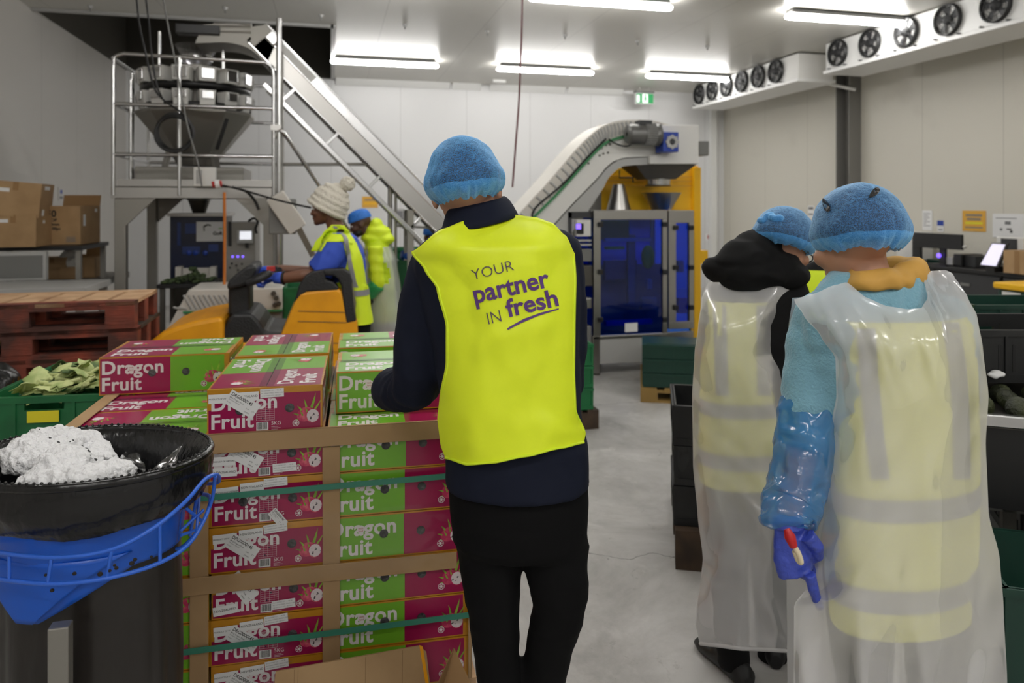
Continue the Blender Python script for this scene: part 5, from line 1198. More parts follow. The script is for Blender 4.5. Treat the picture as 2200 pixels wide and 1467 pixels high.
# low table with a white top in front, and a glass-sided tub under the bench
p = at(-150, 628, 5.1); zt = at(60, 615, 5.4).z
table('work_table', V((p.x, p.y, 0)), .98, .62, zt, rad(-1), 'pale topped steel work table beside the red pallets', 'light_grey', True, thick=.05)
m = MB(); p = at(-30, 606, 5.75); m.bx(p.x, p.x + .42, p.y, p.y + .06, zt, zt + .23, 'light_grey'); m.bx(p.x + .02, p.x + .40, p.y - .004, p.y, zt + .02, zt + .20, 'mid_grey'); tag(m.build('steel_tub', None, .006), 'grey steel tub under the bench behind the pale table', 'tub')

# ================================================================ stack of red pallets
def red_pallet(o, w, d, h, label, m1='pallet_red', m2='pallet_red', top='wood_pale', rz=0):
    t = thing('red_pallet', label, 'pallet', o, 0, 'stack of red wooden pallets'); M = Matrix.Translation(o) @ Matrix.Rotation(rz, 4, 'Z'); tb = .02
    b = MB()
    for k in range(7): x = k * (w - .145) / 6; b.bx(x, x + .145, 0, d, h - tb, h, top, M)
    for y in (0, d - .1): b.bx(0, w, y, y + .10, h - tb - .002, h + .001, 'pallet_red' if y == 0 else top, M)
    b.build('deck_boards', t)
    for y in (0, d / 2 - .05, d - .1):
        for x in (0, w / 2 - .075, w - .15):
            b = MB(); b.bx(x, x + .15, y, y + .10, tb, h - tb - .022, m1, M); b.build('block', t, bevel=.003)
        b = MB(); b.bx(0, w, y, y + .1, h - tb - .022, h - tb, m2, M); b.build('stringer_board', t); b = MB(); b.bx(0, w, y, y + .1, 0, tb, m2, M); b.build('bottom_board', t)
    return t
dR = 4.1; c = at(286, 648, dR); c.z = 0; zt = at(286, 648, dR).z; hp = .152
for k in range(7):
    z = zt - hp * (k + 1)
    if z < -.02: break
    jx = (0, .012, -.01, .015, 0, .01, 0)[k]
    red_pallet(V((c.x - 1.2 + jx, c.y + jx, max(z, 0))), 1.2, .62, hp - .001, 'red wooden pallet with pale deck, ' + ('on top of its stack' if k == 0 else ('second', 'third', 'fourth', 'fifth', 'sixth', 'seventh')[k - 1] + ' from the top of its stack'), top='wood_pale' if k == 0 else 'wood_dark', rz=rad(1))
p = at(-50, 800, 3.2); zb = p.z; m = MB()
m.loft([[V((p.x + r * math.cos(a), p.y + r * math.sin(a), z)) for a in (2 * math.pi * k / 24 for k in range(24))] for r, z in ((.10, .002), (.17, .06), (.19, .35), (.175, .7), (.15, zb - .03), (.10, zb + .015), (.03, zb + .03))], 'bag_black')
tag(m.blob('black_bag', None, .012, 2, lambda co, n: .016 * ridg(co, 9, 3)), 'full black plastic bag standing beside the green crates at the edge of the picture', 'bag')
pc_ = at(-5, 760, 3.2); m = MB(); m.add([at(-40, 715, 4.03), at(12, 712, 4.04), at(-2, 745, 4.0), at(-40, 770, 3.99)], [(0, 1, 2, 3)], 'card'); tag(m.build('card_piece', None, solid=.006), 'torn brown card corner leaning against the red pallets', 'cardboard')
# ================================================================ weigher tower with its platform
A0 = at(245, 408, 6.2); PX, PY = A0.x, A0.y; PW, PD = 1.30, 1.22; ZD = 1.79
tw = thing('weigher_platform', 'grey steel platform with tube railings carrying the multihead weigher', 'platform', (PX, PY, 0))
for x in (.0, PW - .09):
    for y in (0, PD - .09):
        b = MB(); b.bx(PX + x, PX + x + .09, PY + y, PY + y + .09, 0, ZD - .10, 'steel_dull'); b.build('leg', tw, bevel=.006)
b = MB(); b.bx(PX - .02, PX + PW + .02, PY - .02, PY + .06, ZD - .10, ZD - .01, 'steel'); b.bx(PX - .02, PX + PW + .02, PY + PD - .06, PY + PD + .02, ZD - .10, ZD - .01, 'steel_dull'); b.bx(PX - .02, PX + .06, PY + .06, PY + PD - .06, ZD - .10, ZD - .01, 'steel_dull'); b.bx(PX + PW - .06, PX + PW + .02, PY + .06, PY + PD - .06, ZD - .10, ZD - .01, 'steel_dull')
b.bx(PX, PX + PW, PY, PY + PD, ZD - .012, ZD, 'steel_dark'); b.build('deck', tw)
b = MB(); b.bx(PX + .03, PX + PW, PY - .025, PY - .012, ZD, ZD + .06, 'steel'); b.build('toe_board', tw)
for x, sx in ((.07, 1), (PW - .07, -1)):
    for y in (-.005, PD - .05):
        b = MB(); F = Matrix(((1, 0, 0, PX + x), (0, 0, 1, PY + y), (0, 1, 0, ZD - .10), (0, 0, 0, 1))); b.prism([(0, 0), (0, -.26), (sx * .26, 0)] if sx < 0 else [(0, 0), (.26, 0), (0, -.26)][::-1], 0, .03, 'steel_dull', F); b.build('gusset', tw)
rr = .017
def rail(pts, name='railing'): b = MB(); b.tube(pts, rr, 'steel_bright', 10); return b.build(name, tw)
zt, z2, z1 = 2.92, 2.49, 2.06
x0, x1, ya, yb = PX, PX + PW, PY - .02, PY + PD
for (x, y, zz) in ((x0, ya, zt - .06), (x0 - .0, yb, zt - .1), (x0 + .05, ya + .35, zt - .16), (x0 + .52, ya, zt), (x1, yb, zt - .1), (x0, ya + PD * .5, zt - .06)): rail([(x, y, ZD - .08), (x, y, zz)], 'rail_post')
rail(curve([(x0, ya, zt - .10), (x0 + .015, ya, zt - .03), (x0 + .08, ya, zt)], 4) + [(x1 - .10, ya, zt - .02)] + curve([(x1 - .08, ya, zt - .02), (x1 - .015, ya, zt - .06), (x1, ya, zt - .14)], 4)); rail([(x1, ya, zt - .14), (x1, ya, ZD - .08)], 'rail_post')
for z in (z2, z1): rail([(x0, ya, z), (x1, ya, z)])
for z in (zt - .04, z2, z1): rail([(x0, ya, z), (x0, yb, z)]); rail([(x0, yb, z), (x1, yb, z)])
b = MB(); b.tube([(x1 + .045, ya, 0), (x1 + .045, ya, 3.3)], .024, 'steel_bright', 12); b.build('rail_post', tw)
b = MB(); b.box((x1 + .02, ya - .01, 2.32), (.09, .03, .05), 'steel'); b.build('clamp', tw)
# the weigher
WX, WY = at(420, 250, 6.85).x, PY + .60
wg = thing('multihead_weigher', 'round stainless multihead weigher with a ring of white faced hoppers above a steel cone', 'weighing machine', (WX, WY, ZD))
T = TR(WX, WY, 0)
b = MB(); n8 = 10
b.loft([[(r * math.cos(2 * math.pi * (j + .5) / n8), r * math.sin(2 * math.pi * (j + .5) / n8), z) for j in range(n8)] for r, z in ((.17, 2.0), (.20, 2.06), (.53, 2.47), (.53, 2.49))], 'steel_dull', True, False, T); b.build('collecting_cone', wg)
b = MB(); b.cyl(V((WX, WY, 2.47)), V((WX, WY, 2.86)), .32, 'steel_dark', 28); b.cyl(V((WX, WY, 2.86)), V((WX, WY, 2.93)), .22, 'steel_dull', 24); b.build('body', wg)
b = MB()
for z0_, r_ in ((2.545, .49), (2.72, .485)): b.lathe([(r_ - .16, z0_ - .03), (r_, z0_ - .03), (r_, z0_ + .01), (r_ - .16, z0_ + .01)], 'black_plastic', 30, T)
b.build('ring', wg)
for k in range(14):
    a = 2 * math.pi * k / 14 + .12; Mh = T @ Matrix.Rotation(a, 4, 'Z')
    b = MB(); b.hexa([(.36, -.07, 2.74), (.50, -.07, 2.74), (.50, .07, 2.74), (.36, .07, 2.74), (.36, -.075, 2.87), (.51, -.075, 2.87), (.51, .075, 2.87), (.36, .075, 2.87)], 'white_plastic', Mh); b.bx(.508, .516, -.055, .055, 2.76, 2.855, 'steel_bright', Mh); b.build('feed_hopper', wg, bevel=.01)
    b = MB(); b.hexa([(.38, -.06, 2.50), (.49, -.06, 2.50), (.49, .06, 2.50), (.38, .06, 2.50), (.38, -.07, 2.66), (.515, -.07, 2.66), (.515, .07, 2.66), (.38, .07, 2.66)], 'white_plastic', Mh); b.bx(.513, .520, -.05, .05, 2.58, 2.65, 'steel_bright', Mh); b.build('weigh_hopper', wg, bevel=.01)
b = MB(); b.lathe([(.12, 2.94), (.125, 3.0), (.19, 3.13), (.195, 3.14), (.185, 3.13), (.115, 3.0)], 'clear_film', 24, T); b.lathe([(.14, 2.99), (.145, 3.02), (.14, 3.05)], 'steel_bright', 24, T); b.build('infeed_funnel', wg)
b = MB(); b.bx(WX - .46, WX + .46, WY - .34, WY + .34, ZD + .005, ZD + .185, 'steel_dull'); b.build('base_box', wg, bevel=.01)
for sx in (-1, 1):
    b = MB(); b.beam((WX + sx * .22, WY - .3, ZD + .18), (WX + sx * .19, WY - .27, 2.12), .06, .03, 'steel'); b.build('strut', wg)
    b = MB(); b.tube([(WX + sx * .27, WY - .28, 2.86), (WX + sx * .27, WY - .28, 3.2)], .014, 'steel_bright', 8); b.build('rod', wg)
b = MB(); b.tube([at(488, 255, 6.2), at(478, 285, 6.2), at(466, 320, 6.25)], .016, 'black_rubber', 8); b.build('support_arm', wg)
cbx = at(410, 404, 6.12); m = MB(); m.bx(cbx.x, cbx.x + .175, PY - .12, PY - .03, ZD - .0, ZD + .165, 'white_plastic'); m.bx(cbx.x + .02, cbx.x + .07, PY - .125, PY - .12, ZD + .02, ZD + .14, 'light_grey'); tag(m.build('control_box', None, .006), 'white control box fixed to the platform railing', 'control box')
m = MB(); p = at(456, 397, 6.08); m.cyl(p, p + V((.025, 0, .004)), .028, 'ink_red', 14); m.cyl(p + V((.025, 0, .004)), p + V((.06, 0, .01)), .035, 'label_white', 14); m.cyl(p + V((.06, 0, .01)), p + V((.075, 0, .012)), .026, 'ink_red', 14); tag(m.build('power_plug'), 'red and white industrial plug by the control box', 'plug')
m = MB(); cc = at(376, 283, 6.12)
for k in range(4): m.tube([cc + V(((.136 + .010 * (k % 2)) * math.cos(a), -.012 * k + .01 * math.sin(a * 2 + k), (.146 + .008 * ((k + 1) % 2)) * math.sin(a) - .008 * k)) for a in (2 * math.pi * i / 40 for i in range(40))], .0125, 'cable_black', 8, closed=True)
tag(m.build('cable_coil'), 'coil of black cable hanging on the platform railing', 'cable')
def cable(pts, r, mt, label, name='cable', cat='cable'): m = MB(); m.tube(curve(pts, 7), r, mt, 8); return tag(m.build(name), label, cat)
cable([at(293, -6, 6.0), at(300, 55, 6.05), at(312, 110, 6.1), at(330, 185, 6.1), at(352, 215, 6.1), at(392, 244, 6.1), at(412, 275, 6.1), at(414, 300, 6.1)], .008, 'cable_black', 'black cable dropping from the ceiling to the coil')
cable([at(313, -6, 6.0), at(320, 50, 6.05), at(325, 110, 6.1), at(336, 180, 6.1), at(350, 214, 6.08)], .008, 'cable_black', 'second black cable dropping from the ceiling beside the first')
cable([at(350, -6, 5.9), at(362, 60, 6.0), at(378, 140, 6.05), at(392, 215, 6.08), at(397, 243, 6.08), at(405, 280, 6.08), at(425, 350, 6.1), at(434, 400, 6.1)], .007, 'mid_grey', 'pale grey cord slanting from the ceiling to the control box')
cable([at(478, 398, 6.1), at(520, 408, 6.1), at(590, 428, 5.9), at(640, 440, 5.8), at(668, 446, 5.75)], .008, 'cable_black', 'black lead running from the plug towards the driver')
cable([at(500, 402, 6.15), at(530, 412, 6.3), at(548, 432, 6.4), at(556, 450, 6.4)], .012, 'cable_black', 'thick black cable bending down under the platform')
cable([at(482, 413, 6.12), at(482.5, 520, 6.12), at(482, 622, 6.12)], .012, 'orange_strap', 'orange lifting strap hanging from the platform edge', 'hanging_strap', 'strap')
# bagger under the platform
y0 = yof(360, 7.0)
bg = thing('bagging_machine', 'bagging machine with dark blue window standing under the weigher platform', 'packing machine', (onY(430, 600, y0).x, y0, 0))
a, c_ = onY(364, 465, y0), onY(482, 592, y0); b = MB(); b.bx(a.x, c_.x, y0 + .03, y0 + .60, .1, a.z, 'steel_dark'); b.bx(a.x - .02, c_.x + .02, y0 - .01, y0 + .62, a.z, a.z + .03, 'steel'); b.build('cabinet', bg)
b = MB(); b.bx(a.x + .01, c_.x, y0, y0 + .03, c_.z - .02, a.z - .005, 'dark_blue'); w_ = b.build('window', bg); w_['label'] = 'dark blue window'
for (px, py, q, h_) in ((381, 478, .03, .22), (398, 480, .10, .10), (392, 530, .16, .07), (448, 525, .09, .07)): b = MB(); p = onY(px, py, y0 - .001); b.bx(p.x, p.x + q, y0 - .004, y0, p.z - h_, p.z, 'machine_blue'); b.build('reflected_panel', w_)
for px in (406, 420, 441): b = MB(); p = onY(px, 543, y0 - .002); b.ell(p, (.025, .01, .025), 'gear_blue', None, 10, 8); b.build('button', w_)
p, q = onY(422, 476, y0 - .01), onY(483, 518, y0 - .01); b = MB(); b.bx(p.x, q.x, y0 - .012, y0 - .004, q.z, p.z, 'label_white'); Mq = frame((p.x, y0 - .0125, q.z), (1, 0, 0), (0, 0, 1)); W_, H_ = q.x - p.x, p.z - q.z
b.poly([(W_ * u, H_ * v, .0005) for u, v in ((.26, .5), (.30, .55), (.28, .7), (.40, .8), (.52, .76), (.50, .84), (.38, .88), (.24, .78))], 'ink_black', Mq); b.text('GoR', H_ * .24, W_ * .58, H_ * .32, .0005, 'ink_black', Mq, bold=.04); b.rect(W_ * .78, W_ * .92, H_ * .62, H_ * .67, .0005, 'lime', Mq); b.build('sign', bg)['label'] = 'white sign plate'
b = MB(); F = TR(onY(417, 440, y0).x, y0 + .28, 0); b.lathe([(.06, a.z + .02), (.065, a.z + .04), (.11, a.z + .17), (.115, a.z + .20), (.10, a.z + .20)], 'steel_dark', 20, F); b.lathe([(.115, a.z + .16), (.12, a.z + .165), (.115, a.z + .17)], 'steel_bright', 20, F); b.build('funnel', bg)
for x in (a.x + .1, c_.x - .16): b = MB(); b.bx(x, x + .05, y0 + .1, y0 + .15, 0, .1, 'steel_dark'); b.build('foot', bg)
p, q = onY(484, 478, y0), onY(560, 600, y0); b = MB(); b.bx(p.x, q.x - .05, y0 - .03, y0 + .50, .1, p.z, 'steel_dull'); sp_ = b.build('side_cabinet', bg)
for (px, py, r) in ((500, 551, .010), (511, 551, .010), (522, 551, .010)): b = MB(); s_ = onY(px, py, y0 - .03); b.cyl(s_ - V((0, .014, 0)), s_, r, 'led_violet', 10); b.build('lamp', sp_)
for (px, py) in ((498, 566), (508, 570), (520, 567), (494, 575), (512, 580)): b = MB(); s_ = onY(px, py, y0 - .03); b.cyl(s_ - V((0, .014, 0)), s_, .009, 'ink_black', 10); b.build('button', sp_)
b = MB(); s_ = onY(494, 502, y0 - .03); b.bx(s_.x - .015, s_.x + .015, y0 - .06, y0 - .03, s_.z - .12, s_.z + .12, 'black_plastic'); b.build('handle', sp_)
p, q = onY(512, 494, y0 - .12), onY(543, 522, y0 - .12); b = MB(); b.bx(p.x - .01, q.x, y0 - .14, y0 - .10, q.z, p.z, 'light_grey'); b.bx(p.x + .015, q.x - .01, y0 - .143, y0 - .14, q.z + .035, p.z - .012, 'screen_white'); b.bx(p.x + .06, p.x + .09, y0 - .10, y0 - .03, q.z - .05, p.z, 'black_plastic'); b.build('display', bg, bevel=.003)['label'] = 'lit white display'
b = MB(); s_ = onY(540, 480, y0 - .06); b.tube(curve([s_ + V((-.03, 0, .02)), s_ + V((.02, 0, .05)), s_ + V((.06, 0, .02)), s_ + V((.04, 0, -.05)), s_ + V((.05, 0, -.10))], 5), .012, 'cable_black', 8); b.build('hose', bg)
b = MB()
for sx, px in ((0, 378), (1, 452)): p = onY(px, 573, y0 - .12); b.bx(p.x, p.x + .05, y0 - .15, y0 - .02, p.z - .17, p.z, 'cream_guard')
p, q = onY(386, 578, y0 - .14), onY(456, 598, y0 - .14); b.bx(p.x, q.x, y0 - .05, y0 - .03, q.z, p.z, 'cream_guard'); b.build('outfeed_chute', bg)
y1 = yof(340, 6.3); p, q = onY(336, 612, y1), onY(452, 622, y1); t = table('packing_tray', V((p.x, y1, 0)), q.x - p.x, .5, p.z, 0, 'dark packing tray with loose salad leaves under the weigher platform', 'black_plastic', False, legs='steel_dark')
mat('salad', (78, 96, 56), .7, mix=((44, 60, 36), 30, .4, .65))
random.seed(5); b = MB()
for k in range(120):
    x, y = p.x + random.uniform(.02, q.x - p.x - .02), y1 + random.uniform(.02, .42); r = random.uniform(.012, .03); b.ell((x, y, p.z + .012 + .03 * math.exp(-((x - p.x - .25) / .12) ** 2) * random.random() * 2), (r, r * .8, r * .5), 'salad', None, 6, 4)
o = b.build('salad_leaves'); tag(o, 'scatter of dull green salad leaves on the dark packing tray', 'salad', kind='stuff')
b = MB(); s_ = onY(424, 590, y1 + .3)
for k in range(14): r = random.uniform(.02, .035); b.ell(s_ + V((random.uniform(-.05, .05), random.uniform(-.04, .04), random.uniform(-.05, .06))), (r, r, r * .9), 'salad', None, 8, 6)
tag(b.build('salad_heap'), 'small heap of green salad dropping from the white chute', 'salad', kind='stuff')

# ================================================================ inclined conveyor up to the weigher, stairs and chute
CA, CB = at(560, 84, 6.75), at(990, 520, 7.2); YC = (CA.y + CB.y) / 2; CA.y = CB.y = YC - .20
ec = thing('inclined_conveyor', 'long inclined stainless conveyor climbing from the floor to the top of the weigher', 'conveyor', (CB.x, YC, 0))
dv = (CB - CA).normalized(); nv = V((-dv.z, 0, dv.x)); nv = nv if nv.z > 0 else -nv
def strip(a0, a1, o0, o1, y0_, y1_, mt, name, parent=ec, bev=.004):
    "a plank along the incline from distance a0 to a1, between offsets o0 and o1 square to it"
    b = MB(); P = [CA + dv * a + nv * o for a, o in ((a0, o0), (a1, o0), (a1, o1), (a0, o1))]; b.add([V((p.x, YC + y0_, p.z)) for p in P] + [V((p.x, YC + y1_, p.z)) for p in P], [(0, 1, 2, 3), (7, 6, 5, 4), (0, 4, 5, 1), (1, 5, 6, 2), (2, 6, 7, 3), (3, 7, 4, 0)], mt); return b.build(name, parent, bevel=bev)
Lc = (CB - CA).length + .5
strip(-.03, .0, -.12, .115, -.21, .21, 'galv_grey', 'top_cover')
for ys, nm in ((-.21, 'side_frame'), (.19, 'side_frame')):
    strip(0, Lc, -.115, .02, ys, ys + .02, 'steel', nm); strip(0, Lc, .02, .11, ys, ys + .02, 'steel_bright', 'side_guard'); strip(.0, Lc, -.125, -.110, ys - .02, ys + .04, 'steel_bright', 'frame_lip'); strip(.0, Lc, .105, .12, ys - .02, ys + .04, 'steel_bright', 'frame_lip')
strip(0, Lc, -.05, -.03, -.19, .19, 'white_plastic', 'belt'); strip(.15, .62, .03, .10, -.216, -.211, 'white_plastic', 'cover_plate')
for k in range(14): strip(.1 + k * (Lc - .2) / 14, .115 + k * (Lc - .2) / 14, -.03, .03, -.19, .19, 'white_plastic', 'flight')
strip(.35, Lc, -.30, -.26, -.21, -.17, 'steel_bright', 'support_tube'); strip(.35, Lc, -.30, -.26, .17, .21, 'steel_dull', 'support_tube')
for k in range(5): strip(.55 + k * .55, .58 + k * .55, -.27, -.12, -.20, -.18, 'steel_bright', 'strut')
hd = MB(); h0, h1 = at(450, 66, 6.75), at(585, 112, 6.75)
prof = curve([V((h0.x, 0, h0.z - .02)), V((h0.x + .25, 0, h0.z + .0)), V((h0.x + .42, 0, h0.z - .03)), V((CA.x + .06, 0, CA.z - .02)), V((CA.x + .14, 0, CA.z - .10))], 5)
top_ = [(p.x, p.z) for p in prof]; bot = [(x - .07, z - .17) for x, z in top_][::-1]
hd.prism(top_ + bot, YC - .21, YC + .21, 'steel_dull', Matrix(((1, 0, 0, 0), (0, 0, 1, 0), (0, 1, 0, 0), (0, 0, 0, 1)))); hd.build('head_section', ec)
hc = MB(); _p = [CA + nv * .125, CA + dv * .06 + nv * .125, CA + dv * .06 - nv * .13]; hc.prism([(p.x, p.z) for p in _p] + [(h0.x + .40, h0.z - .19), (h0.x + .40, h0.z - .02)], YC - .22, YC + .22, 'steel_dull', Matrix(((1, 0, 0, 0), (0, 0, 1, 0), (0, 1, 0, 0), (0, 0, 0, 1)))); hc.build('head_cover', ec)
hd = MB(); p = at(395, 78, 6.7); hd.bx(p.x, p.x + .36, YC - .26, YC - .12, p.z - .05, p.z + .03, 'black_plastic'); hd.cyl((p.x + .30, YC - .15, p.z + .01), (p.x + .62, YC - .15, p.z + .02), .07, 'steel_dull', 16); hd.build('drive_motor', ec, bevel=.006)
for (a, yy) in ((1.95, .0),):
    q = CA + dv * a; b = MB(); b.bx(q.x - .03, q.x + .03, YC - .2, YC - .15, 0, q.z - .2, 'steel_dull'); b.bx(q.x - .03, q.x + .03, YC + .15, YC + .2, 0, q.z - .2, 'steel_dull'); b.build('leg', ec)
q = CA + dv * .22; b = MB(); b.bx(q.x + .02, q.x + .06, YC - .26, YC - .22, 0, q.z, 'steel_dull'); b.build('leg', ec)
# hopper and base at the low end
b = MB(); b.bx(CB.x - .25, CB.x + .45, YC - .35, YC + .35, .95, 1.30, 'steel'); b.build('loading_hopper', ec)
for sx in (-.2, .35): b = MB(); b.bx(CB.x + sx, CB.x + sx + .05, YC - .3, YC - .25, 0, .95, 'steel_dull'); b.build('leg', ec)
st = thing('tube_handrail', 'pair of bent steel tube handrails slanting down beside the weigher platform', 'handrail', (at(600, 410, 6.6).x, at(600, 410, 6.6).y, 0))
for dy in (0, .42):
    P = [at(590, 297, 6.5), at(598, 283, 6.5), at(610, 286, 6.5), at(640, 330, 6.6), at(688, 402, 6.75), at(740, 480, 6.9), at(800, 570, 7.0)]
    b = MB(); b.tube(curve([p + V((0, dy, 0)) for p in P] + [V((P[-1].x + .5, P[-1].y + dy, 0))], 5), .018, 'steel_bright', 10); b.build('tube', st)
ch = thing('drop_chute', 'bright steel drop chute slanting down beside the weigher platform', 'chute', at(600, 430, 6.05)); b = MB(); b.beam(at(596, 425, 6.08), V((x1 + .0, ya + .03, at(596, 425, 6.08).z)), .05, .05, 'steel_dull'); b.build('bracket', ch); b = MB()
a, c_ = at(590, 420, 6.05), at(640, 492, 6.15); b.beam(a, c_, .16, .075, 'cream_guard', (0, 1, 0)); b.build('chute', ch, bevel=.01); b = MB(); a, c_ = at(622, 452, 6.1), at(672, 548, 6.3); b.beam(a, c_, .05, .05, 'steel_dull', (0, 1, 0)); b.build('brace', ch)
b = MB(); p = at(604, 470, 6.12); b.bx(p.x - .10, p.x + .12, p.y, p.y + .14, p.z - .13, p.z + .17, 'mid_grey'); b.build('junction_box', ch, bevel=.01)
gr = thing('guard_rail', 'tubular steel guard frame in front of the inclined conveyor', 'railing', (at(842, 360, 7.0).x, at(842, 360, 7.0).y, 0)); y0 = yof(840, 6.9)
for pts, r in ((((592, 353), (845, 353)), .016), (((838, 350), (838, 640)), .022), (((850, 370), (850, 640)), .014), (((848, 485), (935, 490)), .012)):
    b = MB(); a, c_ = onY(*pts[0], y0), onY(*pts[1], y0)
    if r > .013 and pts[0][0] != 592 and pts[0][1] < 400: c_.z = 0
    b.tube([a, c_], r, 'steel_dull', 10); b.build('rail' if pts[0][1] == 353 or pts[0][1] == 485 else 'post', gr)

# ================================================================ ribbed swan-neck conveyor and the blue-windowed bagging machine
y0 = yof(1300, 7.0)
sc = thing('swan_neck_conveyor', 'white ribbed swan neck conveyor rising to a hopper above the blue windowed machine', 'conveyor', (onY(1200, 700, y0).x, y0, 0))
def band_between(up, lo, dep, mt, name, n=10, yy=0, parent=sc):
    m = MB(); U = curve([V((x, y, 0)) for x, y in up], n); L_ = curve([V((x, y, 0)) for x, y in lo], n); k = min(len(U), len(L_)) - 1
    for i in range(k):
        q = [onY(U[i].x, U[i].y, y0 + yy), onY(U[i + 1].x, U[i + 1].y, y0 + yy), onY(L_[i + 1].x, L_[i + 1].y, y0 + yy), onY(L_[i].x, L_[i].y, y0 + yy)]; Q = [p + V((0, dep, 0)) for p in q]
        m.add(q + Q, [(0, 1, 2, 3), (7, 6, 5, 4), (0, 4, 5, 1), (2, 6, 7, 3)] + ([(3, 7, 4, 0)] if i == 0 else []) + ([(1, 5, 6, 2)] if i == k - 1 else []), mt)
    return m.build(name, parent)
out = [(1000, 590), (1100, 475), (1180, 388), (1236, 322), (1272, 287), (1305, 266), (1345, 258), (1400, 259), (1440, 268)]
grn = [(1010, 625), (1112, 500), (1196, 414), (1252, 352), (1280, 322), (1305, 302), (1345, 290), (1385, 290), (1420, 294)]
mid = [(1040, 670), (1140, 540), (1222, 446), (1282, 384), (1300, 362), (1322, 345), (1350, 338), (1392, 336), (1425, 334)]
low = [(1075, 690), (1170, 566), (1240, 486), (1292, 410), (1308, 382), (1332, 360), (1356, 355), (1380, 354), (1412, 352)]
gd = band_between(out, grn, .50, 'cream_guard', 'ribbed_guard'); band_between([(x, y - 0) for x, y in grn], [(x + 3, y + 5) for x, y in grn], .47, 'green_belt', 'belt', yy=-.01)
band_between([(x + 3, y + 5) for x, y in grn], mid, .46, 'white_plastic', 'side_frame', yy=.02); band_between([(x + 2, y + 2) for x, y in mid], low, .46, 'light_grey', 'underside_tray', yy=.03)
U = curve([V((x, y, 0)) for x, y in out], 10); G_ = curve([V((x, y, 0)) for x, y in grn], 10)
for k in range(6, len(U) - 4, 1):
    if k % 2: continue
    b = MB(); a, c_ = onY(lerp(U[k].x, G_[k].x, .12), lerp(U[k].y, G_[k].y, .12), y0 - .003), onY(G_[k].x + 2, G_[k].y - 4, y0 - .003); b.tube([a, (a + c_) / 2 + V((.012, 0, .0)), c_], .013, 'light_grey', 6); b.build('rib', gd)
for k, q in enumerate((((1225, 318), (1208, 345), (1222, 340)), ((1165, 392), (1150, 412), (1168, 406)), ((1290, 266), (1268, 285), (1290, 282)))):
    m = MB(); sil(m, [(q[0][0], q[0][1]), (q[1][0], q[1][1]), (q[2][0], q[2][1])], y0 + .46, .02, 'cream_guard'); m.build('guard_flap', sc)
for (px, py) in ((1252, 338), (1258, 344), (1248, 346), (1264, 351), (1292, 318), (1302, 312), (1310, 310), (1296, 330), (1306, 328), (1288, 334)): b = MB(); s_ = onY(px, py, y0 + .018); b.cyl(s_ - V((0, .008, 0)), s_, .011, 'steel_dark', 8); b.build('bolt', sc)
m = MB(); sil(m, [(1420, 268), (1502, 268), (1502, 352), (1396, 352), (1396, 335), (1420, 330)], y0 - .02, .52, 'white_plastic'); m.build('head_cover', sc, bevel=.01)
m = MB(); sil(m, [(1502, 303), (1524, 303), (1524, 334), (1502, 334)], y0 + .1, .3, 'mid_grey'); m.build('junction_box', sc, bevel=.01)
m = MB(); p = onY(1382, 289, y0 - .13); Mx = TR(p.x, p.y, p.z) @ Matrix.Rotation(math.pi / 2, 4, 'Y')
m.lathe([(.02, -.17), (.085, -.165), (.10, -.14), (.10, -.02), (.098, 0), (.105, .01), (.105, .03), (.098, .04), (.098, .12), (.11, .13), (.11, .16), (.05, .165)], 'motor_grey', 24, Mx)
for k in range(12): a = math.pi * (.1 + .8 * k / 11) + math.pi; m.beam((p.x - .0, p.y + .103 * math.sin(a), p.z + .103 * math.cos(a)), (p.x + .11, p.y + .103 * math.sin(a), p.z + .103 * math.cos(a)), .008, .014, 'mid_grey')
m.bx(p.x - .06, p.x + .07, p.y - .05, p.y + .05, p.z + .09, p.z + .13, 'dark_grey'); m.build('motor', sc)['label'] = 'grey finned drive motor'
m = MB(); a, c_ = onY(1421, 284, y0 - .16), onY(1454, 327, y0 - .16); m.bx(a.x, c_.x, y0 - .20, y0 - .03, c_.z, a.z, 'gear_blue'); cx_, cz_ = (a.x + c_.x) / 2 + .01, (a.z + c_.z) / 2; Mg = frame((cx_, y0 - .202, cz_), (1, 0, 0), (0, 0, 1))
m.lathe([(.03, .0), (.03, .012), (.062, .012), (.062, 0)], 'light_grey', 20, Mg); m.disc(0, 0, .03, .004, 'dark_grey', Mg)
for k in range(8): a_ = math.pi * k / 4; m.cyl(Mg @ V((.058 * math.cos(a_), .058 * math.sin(a_), 0)), Mg @ V((.058 * math.cos(a_), .058 * math.sin(a_), .014)), .012, 'light_grey', 8)
m.build('gearbox', sc, bevel=.004)['label'] = 'blue square gearbox'
m = MB(); m.tube(curve([onY(1308, 298, y0 - .03), onY(1318, 306, y0 - .05), onY(1340, 314, y0 - .06), onY(1356, 310, y0 - .08), onY(1364, 290, y0 - .12), onY(1372, 272, y0 - .20)], 6), .008, 'cable_black', 7); m.tube(curve([onY(1302, 298, y0 - .02), onY(1262, 338, y0 - .02), onY(1210, 395, y0 - .02), onY(1152, 445, y0 - .02), onY(1142, 475, y0 - .02)], 6), .010, 'black_rubber', 7); m.build('cable', sc)
m = MB(); h = [onY(1365, 353, y0 + .05), onY(1497, 353, y0 + .05), onY(1452, 385, y0 + .15), onY(1388, 385, y0 + .15)]
top4 = [h[0], h[1], h[1] + V((0, .40, 0)), h[0] + V((0, .40, 0))]; bot4 = [h[3], h[2], h[2] + V((0, .22, 0)), h[3] + V((0, .22, 0))]; m.loft([bot4, top4], 'steel_dark', True, False); m.build('hopper', sc)
